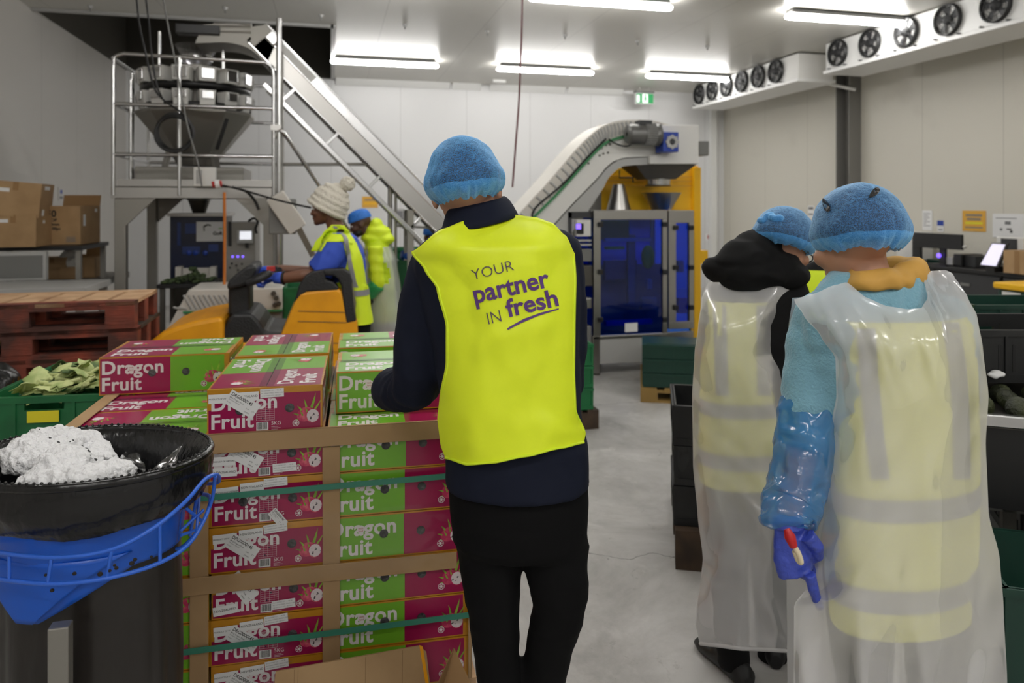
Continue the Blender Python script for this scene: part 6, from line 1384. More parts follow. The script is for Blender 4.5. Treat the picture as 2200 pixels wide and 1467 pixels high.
m = MB(); c1 = (h[2] + h[3]) / 2 + V((.02, .11, 0)); m.lathe([(.12, -.06), (.125, .0), (.12, .01)], 'steel_bright', 48, TR(c1.x, c1.y, c1.z), False); m.lathe([(.128, -.065), (.13, -.06), (.128, -.055)], 'steel_dark', 24, TR(c1.x, c1.y, c1.z)); m.build('outlet_ring', sc)
for px in (1130, 1215): p = onY(px, 600, y0 + .2); b = MB(); b.bx(p.x - .03, p.x + .03, y0 + .05, y0 + .10, 0, p.z if px == 1130 else onY(px, 470, y0).z, 'steel_dull'); b.build('leg', sc)
yf = y0 + .62
yp = thing('yellow_gantry', 'bright yellow steel backing frame behind the swan neck conveyor', 'frame', (onY(1400, 500, yf).x, yf, 0))
m = MB(); sil(m, [(1288, 362), (1500, 356), (1500, 470), (1288, 470)], yf, .04, 'frame_yellow'); m.build('panel', yp)
m = MB(); a, c_ = onY(1489, 360, yf - .03), onY(1503, 360, yf - .03); m.bx(a.x, c_.x, yf - .06, yf + .06, 0, a.z, 'frame_yellow'); m.build('post', yp); m = MB(); a, c_ = onY(1503, 538, yf - .03), onY(1518, 566, yf - .03); m.bx(a.x, c_.x, yf - .06, yf + .06, c_.z, a.z, 'frame_yellow'); m.build('bracket', yp)
m = MB(); a = onY(1292, 362, yf); m.bx(a.x - .12, a.x, yf, yf + .08, 0, a.z, 'steel_dull'); m.build('steel_post', yp)
for y in (378, 388, 398): m = MB(); a, c_ = onY(1290, y, yf - .004), onY(1496, y, yf - .004); m.bx(a.x, c_.x, yf - .008, yf - .002, a.z - .004, a.z + .004, 'sign_yellow'); m.build('seam', yp)
m = MB(); P = [onY(*q, yf - .02) for q in ((1331, 366), (1331, 382), (1360, 382), (1360, 374), (1360, 392))]; m.tube(P[:3], .007, 'dark_grey', 6); m.tube(P[3:], .007, 'dark_grey', 6); m.build('pipe_bracket', yp)
# the machine
Y0 = yof(1380, 7.05); a, c_ = onY(1274, 452, Y0), onY(1492, 795, Y0); X0, X1, ZT = a.x, c_.x, a.z; xs = onY(1436, 500, Y0).x
vm = thing('blue_window_machine', 'stainless vertical bagging machine with blue tinted glass doors', 'packing machine', ((X0 + X1) / 2, Y0, 0))
D_ = .95
b = MB(); b.bx(X0, X1, Y0 + .05, Y0 + D_, .24, .30, 'steel'); b.bx(X0, X1, Y0 + .05, Y0 + .12, ZT - .05, ZT, 'steel'); b.bx(X0, X1, Y0 + D_ - .06, Y0 + D_, ZT - .05, ZT, 'steel'); b.bx(X0, X1, Y0 + .30, Y0 + .50, ZT - .02, ZT, 'steel'); b.bx(X0, X0 + .05, Y0 + D_ - .05, Y0 + D_, .3, ZT - .05, 'steel_dull'); b.bx(X1 - .05, X1, Y0 + D_ - .05, Y0 + D_, .3, ZT - .05, 'steel_dull'); b.bx(X0 + .01, X0 + .016, Y0 + .05, Y0 + D_ - .05, .3, ZT - .05, 'blue_glass'); b.bx(X1 - .016, X1 - .01, Y0 + .05, Y0 + D_ - .05, .3, ZT - .05, 'blue_glass'); b.bx(X0, X1, Y0 + D_ - .03, Y0 + D_, .3, ZT - .05, 'wire_blue'); b.bx(X0 + .03, X1 - .03, Y0 + .6, Y0 + .62, .3, 1.0, 'mid_grey'); b.build('cabinet', vm)
def door(px0, px1, pz0, pz1, gx0, gx1, gy0, gy1, nm='door'):
    p, q = onY(px0, pz0, Y0), onY(px1, pz1, Y0); g0, g1 = onY(gx0, gy0, Y0), onY(gx1, gy1, Y0); b = MB()
    b.bx(p.x, q.x, Y0, Y0 + .045, g0.z, p.z, 'steel'); b.bx(p.x, q.x, Y0, Y0 + .045, q.z, g1.z, 'steel'); b.bx(p.x, g0.x, Y0, Y0 + .045, g1.z, g0.z, 'steel'); b.bx(g1.x, q.x, Y0, Y0 + .045, g1.z, g0.z, 'steel'); d = b.build(nm, vm, bevel=.004)
    b = MB(); b.bx(g0.x, g1.x, Y0 + .018, Y0 + .026, g1.z, g0.z, 'blue_glass'); b.build('glass', d)
    for (hx, hy) in ((gx0 - 2, gy0 + 10), (gx1 + 3, gy0 + 10), (gx0 - 2, (gy0 + gy1) / 2 - 10), (gx1 + 3, (gy0 + gy1) / 2 - 10), (gx0 - 2, gy1 - 30), (gx1 + 3, gy1 - 30)): b = MB(); s_ = onY(hx, hy, Y0); b.bx(s_.x - .024, s_.x + .024, Y0 - .03, Y0, s_.z - .024, s_.z + .024, 'black_plastic'); b.build('hinge', d, bevel=.008)
    return d
dd = door(1276, 1434, 452, 722, 1291, 1424, 472, 716); door(1437, 1491, 452, 705, 1453, 1481, 479, 690)
p = onY(1344, 695, Y0 - .004); b = MB(); b.bx(p.x, p.x + .13, Y0 + .010, Y0 + .016, p.z - .085, p.z, 'label_white'); b.build('label', dd)
b = MB(); p, q = onY(1276, 722, Y0), onY(1434, 775, Y0); b.bx(p.x, q.x, Y0 + .01, Y0 + .05, q.z, p.z, 'light_grey'); b.bx(X0, X0 + .07, Y0, Y0 + .07, 0.02, p.z, 'steel'); b.bx(q.x - .05, X1, Y0 + .02, Y0 + .07, .02, p.z, 'steel'); b.build('lower_panel', vm, bevel=.004)
for x in (X0 + .03, X1 - .08): 
    for y in (Y0 + .03, Y0 + D_ - .08): b = MB(); b.cyl((x + .02, y, 0), (x + .02, y, .25), .03, 'steel_dark', 10); b.build('foot', vm)
# works seen through the glass
for (px, py, w_, h_, yy, mt, nm) in ((1292, 474, .30, .19, .30, 'sign_yellow', 'inner_panel'), (1300, 512, .50, .035, .26, 'light_grey', 'film_bar'), (1302, 530, .2, .03, .22, 'label_yellow', 'warning_strip'), (1350, 505, .08, .70, .34, 'steel_dull', 'forming_tube'), (1392, 600, .05, .10, .25, 'light_grey', 'sensor'), (1300, 560, .35, .20, .40, 'motor_grey', 'film_carriage'), (1380, 640, .16, .12, .3, 'steel', 'jaw'), (1302, 690, .5, .05, .2, 'gear_blue', 'tray'), (1456, 560, .07, .12, .3, 'steel_dull', 'bracket'), (1458, 640, .11, .16, .3, 'gear_blue', 'cylinder')):
    p = onY(px, py, Y0 + yy); b = MB(); b.bx(p.x, p.x + w_, Y0 + yy, Y0 + yy + .06, p.z - h_, p.z, mt); b.build(nm, vm, bevel=.006)
b = MB(); p = onY(1392, 552, Y0 + .2); b.ell((p.x, p.y, p.z), (.07, .05, .12), 'label_yellow', Matrix.Identity(4)); b.build('roll', vm)
# its control side
b = MB(); p, q = onY(1222, 455, Y0 + .05), onY(1272, 800, Y0 + .05); b.bx(p.x, p.x + .03, Y0 + .05, Y0 + .6, .05, p.z, 'dark_grey'); b.bx(p.x, q.x, Y0 + .05, Y0 + .6, p.z - .06, p.z, 'dark_grey'); b.bx(p.x, q.x, Y0 + .58, Y0 + .60, .05, p.z, 'mid_grey'); b.build('side_frame', vm)
for (px, py, w_, h_, mt, nm) in ((1236, 472, .15, .16, 'white_plastic', 'control_box'), (1227, 515, .2, .02, 'light_grey', 'bar'), (1227, 524, .2, .02, 'light_grey', 'bar'), (1236, 535, .16, .12, 'mid_grey', 'roller_block'), (1246, 570, .12, .20, 'steel_dark', 'motor'), (1240, 640, .14, .1, 'steel', 'roller_block'), (1248, 700, .1, .2, 'mid_grey', 'roller_block')): p = onY(px, py, Y0 + .06); b = MB(); b.bx(p.x, p.x + w_, Y0 + .03, Y0 + .3, p.z - h_, p.z, mt); b.build(nm, vm, bevel=.008)
b = MB(); p = onY(1239, 480, Y0 + .02); b.bx(p.x, p.x + .07, Y0 + .018, Y0 + .03, p.z - .10, p.z, 'black_plastic'); b.bx(p.x - .005, p.x + .04, Y0 + .014, Y0 + .018, p.z - .055, p.z - .005, 'led_violet'); b.build('touch_display', vm)
m = MB(); p = onY(1238, 444, Y0 + .2); m.bx(p.x - .06, p.x + .10, Y0 + .15, Y0 + .32, ZT + .005, ZT + .085, 'light_grey'); tag(m.build('small_box', None, .015), 'small pale box on top of the machine side frame', 'box')
# cones standing on the machine
yc = Y0 + .40
def cone(pxs, yt_, yb_, r1, r0, label):
    c0 = onY(pxs, yb_, yc); zt_ = onY(pxs, yt_, yc).z; m = MB(); m.lathe([(r0 - .005, ZT + .004), (r0, ZT + .002), (r1, zt_), (r1 - .004, zt_), (r0 - .01, ZT + .006)], 'steel', 64, TR(c0.x, yc, 0), False); return tag(m.build('steel_cone'), label, 'cone', 'steel cones on the blue windowed machine')
ppm = FPX / 7.45
cone(1329, 396, 450, 12 / ppm, 26 / ppm, 'stainless cone standing wide end down on the blue windowed machine'); cone(1421, 414, 450, 43 / ppm, 21 / ppm, 'stainless funnel cone standing narrow end down under the hopper outlet')
# ================================================================ low ribbed conveyor behind the truck
y0 = yof(480, 5.8)
lc = thing('ribbed_conveyor', 'low white ribbed infeed conveyor behind the yellow pallet truck', 'conveyor', (onY(500, 700, y0).x, y0, 0)); sc = lc
m = MB(); sil(m, [(300, 780), (362, 700), (405, 622), (606, 618), (606, 668), (400, 672), (388, 720), (384, 800)], y0, .55, 'cream_guard'); gd = m.build('ribbed_guard', lc, bevel=.012)
m = MB(); sil(m, [(392, 669), (606, 665), (606, 669), (394, 674)], y0 - .012, .54, 'green_belt'); m.build('belt', lc); m = MB(); sil(m, [(386, 674), (606, 670), (606, 715), (384, 720)], y0 + .02, .5, 'mid_grey'); m.build('side_frame', lc)
for k in range(11): b = MB(); x = 378 + k * 11; a, c_ = onY(x - 6, 634 + (k < 2) * 26, y0 - .004), onY(x + 12, 664, y0 - .004); b.tube([a, c_], .009, 'light_grey', 6); b.build('rib', gd)
for px in (400, 590): p = onY(px, 700, y0); b = MB(); b.bx(p.x - .03, p.x + .03, y0 + .1, y0 + .16, 0, p.z, 'steel_dull'); b.build('leg', lc)
for (px, py) in ((588, 630), (594, 640), (599, 652), (591, 655)): b = MB(); s_ = onY(px, py, y0); b.cyl(s_ - V((0, .03, 0)), s_, .02, 'steel_dark', 10); b.build('bolt', lc)
# ================================================================ yellow ride-on pallet truck, its driver, people farther back
mat('truck_black', (30, 30, 32), .45, bump=(90, .2, 2))
yT = yof(620, 4.62); wT = .72
tk = thing('pallet_truck', 'yellow ride-on electric pallet truck with black control column and arm rest', 'pallet truck', (onY(600, 900, yT).x, yT, 0))
def tsil(pts, mt, name, y_=0.0, dep=wT, bev=.02, lab=None):
    m = MB(); sil(m, pts, yT + y_, dep, mt); o = m.build(name, tk, bevel=bev)
    if lab: o['label'] = lab
    return o
tsil([(300, 760), (318, 737), (345, 716), (372, 704), (420, 690), (470, 681), (480, 682), (480, 742), (470, 760)], 'truck_yellow', 'battery_cover', 0, wT, .03)
m = MB(); a, c_ = onY(300, 750, yT), onY(470, 750, yT); m.bx(a.x, c_.x, yT + .02, yT + wT - .02, .10, a.z, 'truck_yellow'); m.build('front_body', tk, bevel=.02)
tsil([(466, 742), (462, 714), (480, 704), (490, 686), (500, 674), (540, 674), (556, 690), (570, 712), (612, 714), (612, 742)], 'truck_black', 'console_base', .06, wT - .12, .02)
tsil([(490, 680), (490, 616), (536, 608), (536, 680)], 'truck_black', 'control_column', .22, .26, .02)
tsil([(487, 624), (488, 606), (505, 590), (530, 572), (548, 568), (552, 584), (540, 606), (520, 616)], 'truck_black', 'column_head', .14, .42, .02)
m = MB(); q = [onY(540, 604, yT + .10), onY(562, 592, yT + .06), onY(578, 588, yT + .02), onY(556, 600, yT - .02), onY(532, 610, yT)]; m.tube(curve(q, 5), .022, 'truck_black', 10); m.build('handlebar', tk); m = MB(); q2 = [onY(520, 600, yT + .5), onY(560, 582, yT + .52), onY(590, 578, yT + .45), onY(600, 580, yT + .35)]; m.tube(curve(q2, 5), .020, 'truck_black', 10); m.build('handlebar', tk)
m = MB(); p = onY(582, 577, yT + .12); m.box((p.x, p.y, p.z), (.05, .05, .03), 'ink_red'); m.build('red_button', tk)
tsil([(572, 745), (600, 728), (606, 712), (640, 632), (644, 628), (724, 618), (734, 624), (748, 660), (768, 690), (772, 760), (572, 760)], 'truck_yellow', 'seat_body', 0, wT, .02)
m = MB(); a, c_ = onY(470, 742, yT), onY(775, 742, yT); m.bx(a.x, c_.x + .02, yT + .01, yT + wT - .01, .10, a.z, 'truck_yellow'); m.build('chassis', tk, bevel=.02)
b = MB()
for (y, k) in ((735, 1), (690, .9), (668, .8)):
    a, c_ = onY(640, y, yT - .002), onY(745, y + 3, yT - .002); b.beam(a, c_, .003, .004, 'card_dark')
b.build('scratches', tk)['kind'] = 'stuff'
tsil([(632, 650), (642, 615), (655, 594), (672, 583), (698, 578), (700, 601), (716, 606), (728, 618), (726, 624), (660, 626), (645, 636)], 'truck_black', 'back_rest', .0, wT, .012)
tsil([(694, 578), (738, 576), (752, 585), (758, 604), (766, 690), (744, 695), (737, 650), (733, 614), (726, 599), (716, 592), (696, 592)], 'truck_black', 'arm_rest', -.006, .10, .012)
tsil([(757, 604), (752, 650), (758, 686), (762, 686), (765, 650)], 'steel_bright', 'chrome_strip', -.004, .006, 0, 'bright strip on the arm rest')
for px in (345, 735):
    m = MB(); p = onY(px, 800, yT); 
    for yy in (.06, wT - .06): m.cyl((p.x, yT + yy - .05, .11), (p.x, yT + yy + .05, .11), .11, 'black_rubber', 20)
    m.build('wheel', tk)
for yy in (.10, wT - .28): m = MB(); p = onY(780, 800, yT); m.bx(p.x, p.x + 1.1, yT + yy, yT + yy + .18, .07, .14, 'steel_dark'); m.build('fork', tk)

def simple_person(name_label, d, legs, torso, arms, headc, fw, up, sk, tops, base_px, glove=None, hs=1.0, vox=.010):
    base = at(base_px[0], HOR, d); o = thing('person', name_label, 'person', (base.x, base.y, 0))
    return o
# ---- driver: knitted hat, seen from the side, facing the weigher
dD = 4.98; P = lambda x, y, dd=0: at(x, y, dD + dd)
z_floor = .16
dr = thing('person', 'person in cream bobble hat, blue T-shirt and yellow vest driving the truck', 'person', (P(740, 800).x, P(740, 800).y, z_floor))
sk = 'skin_brown'; fd = RT * -1 + FW * .05
b = MB(); Mh = head(b, P(701, 447), fd + UP * -.06, UP, sk, .98)
b.tube([P(708, 452), P(718, 480), P(728, 505)], [.050, .054, .062], sk, 14)
TD = [(495, 706, 744, dD, .07), (515, 692, 772, dD, .14), (550, 690, 784, dD, .17), (600, 700, 786, dD, .16), (650, 706, 790, dD, .16), (690, 708, 800, dD, .165)]
b.loft(rings([(q[0], q[1] + 6, q[2] - 6, q[3], q[4] - .02) for q in TD], frange(500, 690, 8)), sk)
AN = [(726, 524, -.17, .052), (704, 560, -.20, .050), (688, 588, -.20, .046), (650, 592, -.22, .043), (612, 597, -.22, .035), (588, 597, -.22, .030)]
AF = [(726, 524, .15, .052), (700, 560, .18, .050), (680, 585, .16, .045), (640, 582, .10, .040), (605, 579, .08, .034), (590, 578, .06, .028)]
for A in (AN, AF): b.tube([P(*q[:3]) for q in A], [q[3] for q in A], sk, 12)
LG = [[(750, 690, s * .09, .10), (742, 750, s * .09, .085), (738, 820, s * .10, .062), (742, 890, s * .10, .055)] for s in (-1, 1)]
for A in LG: b.tube([P(*q[:3]) for q in A], [q[3] * .8 for q in A], sk, 10)
b.blob('body', dr, .0065, 2); eyes(Mh, dr)
b = MB()
for A in LG: b.tube([P(*q[:3]) for q in A], [q[3] for q in A], 'black_cloth', 12)
b.loft(rings([(670, 704, 798, dD, .15), (715, 712, 796, dD, .16)], (670, 690, 715)), 'black_cloth'); b.blob('trousers', dr, .012, 3)
for A in LG: s_ = shoe(dr, P(*A[-1][:3]), fd); s_.data.transform(Matrix.Translation((0, 0, z_floor)))
b = MB(); b.loft(rings(TD, frange(497, 690, 14)), 'tee_blue')
for A in (AN, AF): b.tube([P(*q[:3]) for q in A[:2]] + [P(689, 582, A[2][2])], [.082, .086, .092], 'tee_blue', 14); b.ell(P(*A[0][:3]), (.075,) * 3, 'tee_blue')
tee = b.blob('t_shirt', dr, .009, 4, lambda co, n: .006 * ridg(co, 9, 2))
# vest of the driver
TV = [(490, 704, 742, dD, .085), (512, 700, 774, dD, .150), (550, 706, 788, dD, .180), (600, 708, 790, dD, .178), (650, 712, 796, dD, .178), (688, 716, 802, dD, .182)]
b = MB(); b.loft(rings(TV, frange(612, 690, 10)), 'vest_lime', cap=False); vd = b.build('vest', dr)
tr3 = [bvh(tee)]
def vpanel(tab, mt, par, nm, gap=.006):
    m = MB(); n = len(tab) * 5
    def f(s, t): y, a, c_ = (lambda q: (lerp(tab[0][0], tab[-1][0], t), *interp(tab, lerp(tab[0][0], tab[-1][0], t))))(0); x = lerp(a, c_, s); h = hit(tr3, x, y); return at(x, y, (h if h is not None else dD - .10) - gap)
    m.grid(f, 10, n, mt); return m.build(nm, par, solid=.003)
vpanel([(484, 716, 740), (500, 706, 752), (520, 690, 764), (520.1, 738, 766), (560, 746, 780), (600, 738, 786), (620, 700, 790)], 'vest_lime', vd, 'vest_side')
vpanel([(483, 712, 734), (500, 694, 722), (522, 676, 700), (540, 668, 690)], 'vest_lime', vd, 'vest_shoulder')
vpanel([(486, 714, 722), (510, 738, 746), (550, 745, 754), (600, 752, 764), (625, 760, 772), (645, 762, 778)], 'reflective', vd, 'reflective_band', .012)
b = MB(); b.loft(rings([(q[0], q[1] - 1, q[2] + 1, q[3], q[4] + .006) for q in TV], (618, 630)), 'reflective', cap=False); b.build('reflective_band', vd)
# gloves, bracelet, hat
b = MB(); hand(b, P(592, 597, -.22), RT * -1 + UP * .05, UP * -1 + RT * -.2, 'glove_blue', 1.15, 1.0, -1); b.tube([P(606, 597, -.22), P(588, 597, -.22)], [.042, .036], 'glove_blue', 12); b.blob('glove', dr, .005, 2)
b = MB(); hand(b, P(594, 578, .06), RT * -1 + UP * .05, UP * -1 + RT * -.2, 'glove_blue', 1.1, .9, 1); b.blob('glove', dr, .005, 2)
b = MB(); c = P(610, 597, -.22); b.tube([c + UP * (.041 * math.sin(a)) + FW * (.041 * math.cos(a)) for a in (2 * math.pi * i / 16 for i in range(16))], .007, 'cable_black', 6, closed=True); b.build('bracelet', dr)
b = MB(); Mhat = frame(P(709, 436), FW, (RT * .55 + UP)) ; rg = []
hat = []
for i in range(26):
    t = i / 25; R0 = interp([(0, .140), (.12, .150), (.18, .140), (.5, .132), (.8, .09), (.95, .04), (1, .004)], t)[0]; z = lerp(-.065, .150, t)
    hat.append([Mhat @ V((R0 * .88 * math.cos(a), z + .004 * math.sin(9 * a) * 0, R0 * math.sin(a) - .0)) for a in (2 * math.pi * j / 64 for j in range(64))])
b.loft(hat, 'knit_cream'); me = b.mesh('knitted_hat'); warp(me, lambda co, n: .004 * math.sin((Mhat.inverted() @ co).y * 160) + .005 * ridg(co, 24, 3)); o = bpy.data.objects.new('knitted_hat', me); C.objects.link(o); adopt(o, dr)
b = MB(); b.ell(P(747, 395), (.052, .052, .050), 'knit_cream', None, 24, 16); b.blob('pompom', dr, .006, 1, lambda co, n: .010 * ns(co, 70, 1))
# ---- worker with the blue cap, green hooded jacket and apron, looking down
dE = 6.6; P = lambda x, y, dd=0: at(x, y, dE + dd)
wk2 = thing('person', 'person in blue cap, lime hooded jacket and long clear apron, looking down behind the driver', 'person', (P(820, 800).x, P(820, 800).y, 0))
sk = 'skin_dark'; fe = RT * -1 + UP * -.35 + FW * -.1
b = MB(); Mh = head(b, P(775, 480), fe, UP + RT * -.35, sk, .98); b.tube([P(782, 485), P(792, 505), P(800, 525)], [.05, .055, .065], sk, 12)
TE = [(505, 782, 812, dE, .08), (520, 784, 832, dE, .13), (560, 788, 842, dE, .145), (620, 792, 848, dE, .145), (700, 796, 856, dE, .15), (735, 796, 860, dE, .15)]
b.loft(rings([(q[0], q[1] + 5, q[2] - 5, q[3], q[4] - .03) for q in TE], frange(510, 735, 8)), sk)
AE = [(806, 530, -.19, .060), (808, 575, -.22, .055), (812, 610, -.22, .050), (795, 628, -.2, .045), (770, 640, -.15, .036)]
AE2 = [(806, 530, .19, .060), (800, 575, .22, .055), (796, 610, .22, .050), (775, 628, .2, .045), (755, 640, .15, .036)]
for A in (AE, AE2): b.tube([P(*q[:3]) for q in A], [q[3] * .75 for q in A], sk, 10); e = (P(*A[-1][:3]) - P(*A[-2][:3])).normalized(); hand(b, P(*A[-1][:3]), e, UP * -1, sk, .95, .6)
LE = [[(825, 720, s * .09, .09), (826, 770, s * .09, .07), (828, 826, s * .1, .055)] for s in (-1, 1)]
for A in LE: b.tube([P(*q[:3]) for q in A], [q[3] * .8 for q in A], sk, 10)
b.blob('body', wk2, .008, 2); eyes(Mh, wk2)
b = MB(); Mc2 = Mh
b.loft([[Mc2 @ V((.086 * k * math.cos(a), -.005 + .106 * k * math.sin(a), z)) for a in (2 * math.pi * j / 30 for j in range(30))] for k, z in ((1.04, .030), (1.06, .040), (1.03, .055), (.97, .085), (.80, .112), (.45, .128), (.05, .132))], 'cap_blue'); b.build('cap', wk2)
b = MB()
for i in range(9): a = math.pi * (-.15 + 1.3 * i / 8); b.ell(Mh @ V((.058 * math.cos(a), .045 + .04 * math.sin(a), -.078)), (.022, .020, .026), 'hair_black', None, 10, 8)
b.blob('beard', wk2, .008, 2)
b = MB(); b.loft(rings(TE, frange(508, 690, 14)), 'vest_lime')
for A in (AE, AE2): b.tube([P(*q[:3]) for q in A[:4]], [q[3] * 1.12 for q in A[:4]], 'vest_lime', 14)
b.ell(P(812, 500), (.115, .13, .075), 'vest_lime'); b.ell(P(826, 512), (.09, .12, .06), 'vest_lime'); b.ell(P(800, 512), (.10, .14, .05), 'vest_lime')
b.ell(P(808, 483), (.06, .10, .06), 'vest_lime')
jk = b.blob('jacket', wk2, .011, 9, lambda co, n: .003 * math.sin(co.z * 70 + co.x * 8) + .006 * ridg(co, 7, 3))
b = MB(); b.tube([P(*q[:3]) for q in AE[2:]], [.068, .062, .052], 'green_sleeve', 14); b.blob('plastic_sleeve', wk2, .008, 2, lambda co, n: .006 * ridg(co, 20, 3))
b = MB(); b.ell(P(788, 648, -.18), (.06, .05, .035), 'navy_cotton'); b.build('cuff', wk2)
b = MB()
for A in LE: b.tube([P(*q[:3]) for q in A], [q[3] for q in A], 'mid_grey', 12)
b.loft(rings([(690, 792, 864, dE, .15), (735, 794, 862, dE, .15)], (690, 712, 735)), 'mid_grey'); b.blob('trousers', wk2, .012, 3)
for A in LE: shoe(wk2, P(*A[-1][:3]), fe - UP * fe.z)
TA = [(520, 786, 838, dE, .185), (560, 786, 852, dE, .21), (620, 788, 860, dE, .215), (700, 790, 872, dE, .22), (800, 788, 880, dE, .22), (812, 788, 880, dE, .22)]
m = MB(); R = rings(TA, frange(528, 812, 26))
for i, r in enumerate(R):
    R[i] = [p + (p - at(830, 600, dE)).normalized() * .02 * ridg((p.x * 5, p.y * 5, p.z * .8), 1, 4) * (i / 26) for p in r]
m.loft(R, 'apron_film_far', cap=False); me = m.mesh('apron'); bm = bmesh.new(); bm.from_mesh(me)
cen = P(806, 590, -.24); kill = [f for f in bm.faces if (f.calc_center_median() - cen).length < .13]; bmesh.ops.delete(bm, geom=kill, context='FACES'); bm.to_mesh(me); bm.free()
o = bpy.data.objects.new('apron', me); C.objects.link(o); adopt(o, wk2)
# ---- worker half hidden behind the man's shoulder
def bystander(lab, d, x, ytop, fwd, sk, m_top, capm, band=False, hair=False, wid=.40):
    P = lambda X, y, dd=0: at(X, y, d + dd); k = FPX / d; y1 = ytop
    o = thing('person', lab, 'person', (P(x, 500).x, P(x, 500).y, 0)); b = MB(); hc = P(x, ytop) - UP * .118; M = head(b, hc, fwd, UP, sk, .97)
    zs = hc.z - .16
    def rg(z, hw, th): c = V((hc.x, hc.y, z)); s = V(fwd).normalized().cross(UP).normalized(); f = UP.cross(s); return [c + s * hw * math.copysign(abs(math.cos(a)) ** .85, math.cos(a)) - f * th * math.copysign(abs(math.sin(a)) ** .85, math.sin(a)) for a in (2 * math.pi * j / 32 for j in range(32))]
    s = V(fwd).normalized().cross(UP).normalized(); f = UP.cross(s) * -1 if UP.cross(s).dot(V(fwd)) < 0 else UP.cross(s)
    b.tube([hc - UP * .05, hc - UP * .20], [.052, .06], sk, 12)
    tors = [(zs, .07, .06), (zs - .05, .17, .10), (zs - .12, .205, .12), (zs - .30, .20, .125), (zs - .50, .185, .125), (zs - .62, .19, .13)]
    b.loft([rg(z, a - .02, t - .02) for z, a, t in tors], sk)
    arms = []
    for q in (-1, 1):
        sh = V((hc.x, hc.y, zs - .10)) + s * q * .20; el = sh + s * q * .03 - UP * .28 + f * .04; wr = el - UP * .06 + f * .24 - s * q * .06; arms.append((sh, el, wr)); b.tube([sh, el, wr], [.04, .036, .026], sk, 10); hand(b, wr, f, UP * -1, sk, .95, .6, q)
    legs = [(V((hc.x, hc.y, zs - .6)) + s * q * .09, V((hc.x, hc.y, .48)) + s * q * .10, V((hc.x, hc.y, .08)) + s * q * .10) for q in (-1, 1)]
    for L_ in legs: b.tube(list(L_), [.075, .055, .042], sk, 10)
    b.blob('body', o, .009, 2); eyes(M, o)
    b = MB(); b.loft([rg(z, a, t) for z, a, t in tors], m_top)
    for sh, el, wr in arms: b.tube([sh, el, wr], [.058, .05, .04], m_top, 12)
    b.blob('jacket', o, .011, 3)
    b = MB()
    for L_ in legs: b.tube(list(L_), [.092, .07, .055], 'black_cloth', 12)
    b.blob('trousers', o, .012, 2)
    for L_ in legs: shoe(o, L_[2], f)
    if capm:
        b = MB(); b.loft([[M @ V((.086 * q * math.cos(a), -.005 + .106 * q * math.sin(a), z)) for a in (2 * math.pi * j / 30 for j in range(30))] for q, z in ((1.05, .020), (1.07, .035), (1.04, .06), (.97, .09), (.80, .116), (.45, .132), (.05, .136))], capm); b.build('cap', o)
    if hair:
        b = MB(); b.ell((0, -.02, .03), (.086, .105, .10), 'hair_black', M); b.ell((0, -.06, -.05), (.075, .06, .09), 'hair_black', M); b.build('hair', o)
    if band:
        b = MB(); b.loft([rg(z, a + .012, t + .014) for z, a, t in tors[1:]], 'vest_lime', cap=False); v = b.build('vest', o)
        for z in (zs - .34, zs - .50): b = MB(); b.loft([rg(z, .214, .145), rg(z - .05, .214, .145)], 'reflective', cap=False); b.build('reflective_band', v)
        for q in (-1, 1): b = MB(); b.loft([rg(z, .01, .01) for z in (0, .01)], 'reflective'); 
    return o
bystander('person in blue cap half hidden behind the vested man\'s shoulder', 7.6, 928, 484, RT * .4 + FW * -.8, 'skin_brown', 'navy_cotton', 'cap_blue')
bystander('person in banded yellow vest, mostly hidden between the two hair nets', 4.4, 1776, 462, FW + RT * .3, 'skin_tan', 'black_cloth', None, True, True)
# ================================================================ crates and pallets in the aisle
gk = 'black plastic crates stacked in the aisle'
c0 = at(1449, 1130, 3.30); rzc = rad(-25)
zp = at(1449, 1132, 3.28).z
def Mcr(x, y, z, rz): return Matrix.Translation((x, y, z)) @ Matrix.Rotation(rz, 4, 'Z')
pallet('wooden_pallet', Mcr(c0.x - .02, c0.y - .05, 0, rzc), .85, .8, zp, 'wood_dark', 'wood_dark', 'dark worn wooden pallet under the black crates beside the apron hem', None, 5)
for k in range(3):
    crate('black_crate', Mcr(c0.x + (.0, .004, -.003)[k], c0.y + .0, zp + .002 + k * .182, rzc), .60, .40, .178, 'crate_black', 'black plastic crate behind the apron, ' + ('bottom of its stack on the dark pallet', 'middle of its stack', 'open and on top of its stack')[k], 'crate', gk, True, None, 9)
m = MB(); p = at(1458, 965, 3.24); q = at(1496, 1000, 3.24)
m.grid(lambda u, v: at(lerp(1456, 1500, u), lerp(958, 1000 + 14 * math.sin(u * 7), v), 3.235 - .01 * ns((u * 6, v * 4, 0), 1)), 14, 6, 'wrap_film'); tag(m.build('torn_film'), 'torn strip of clear film on the front of the black crates', 'plastic film')
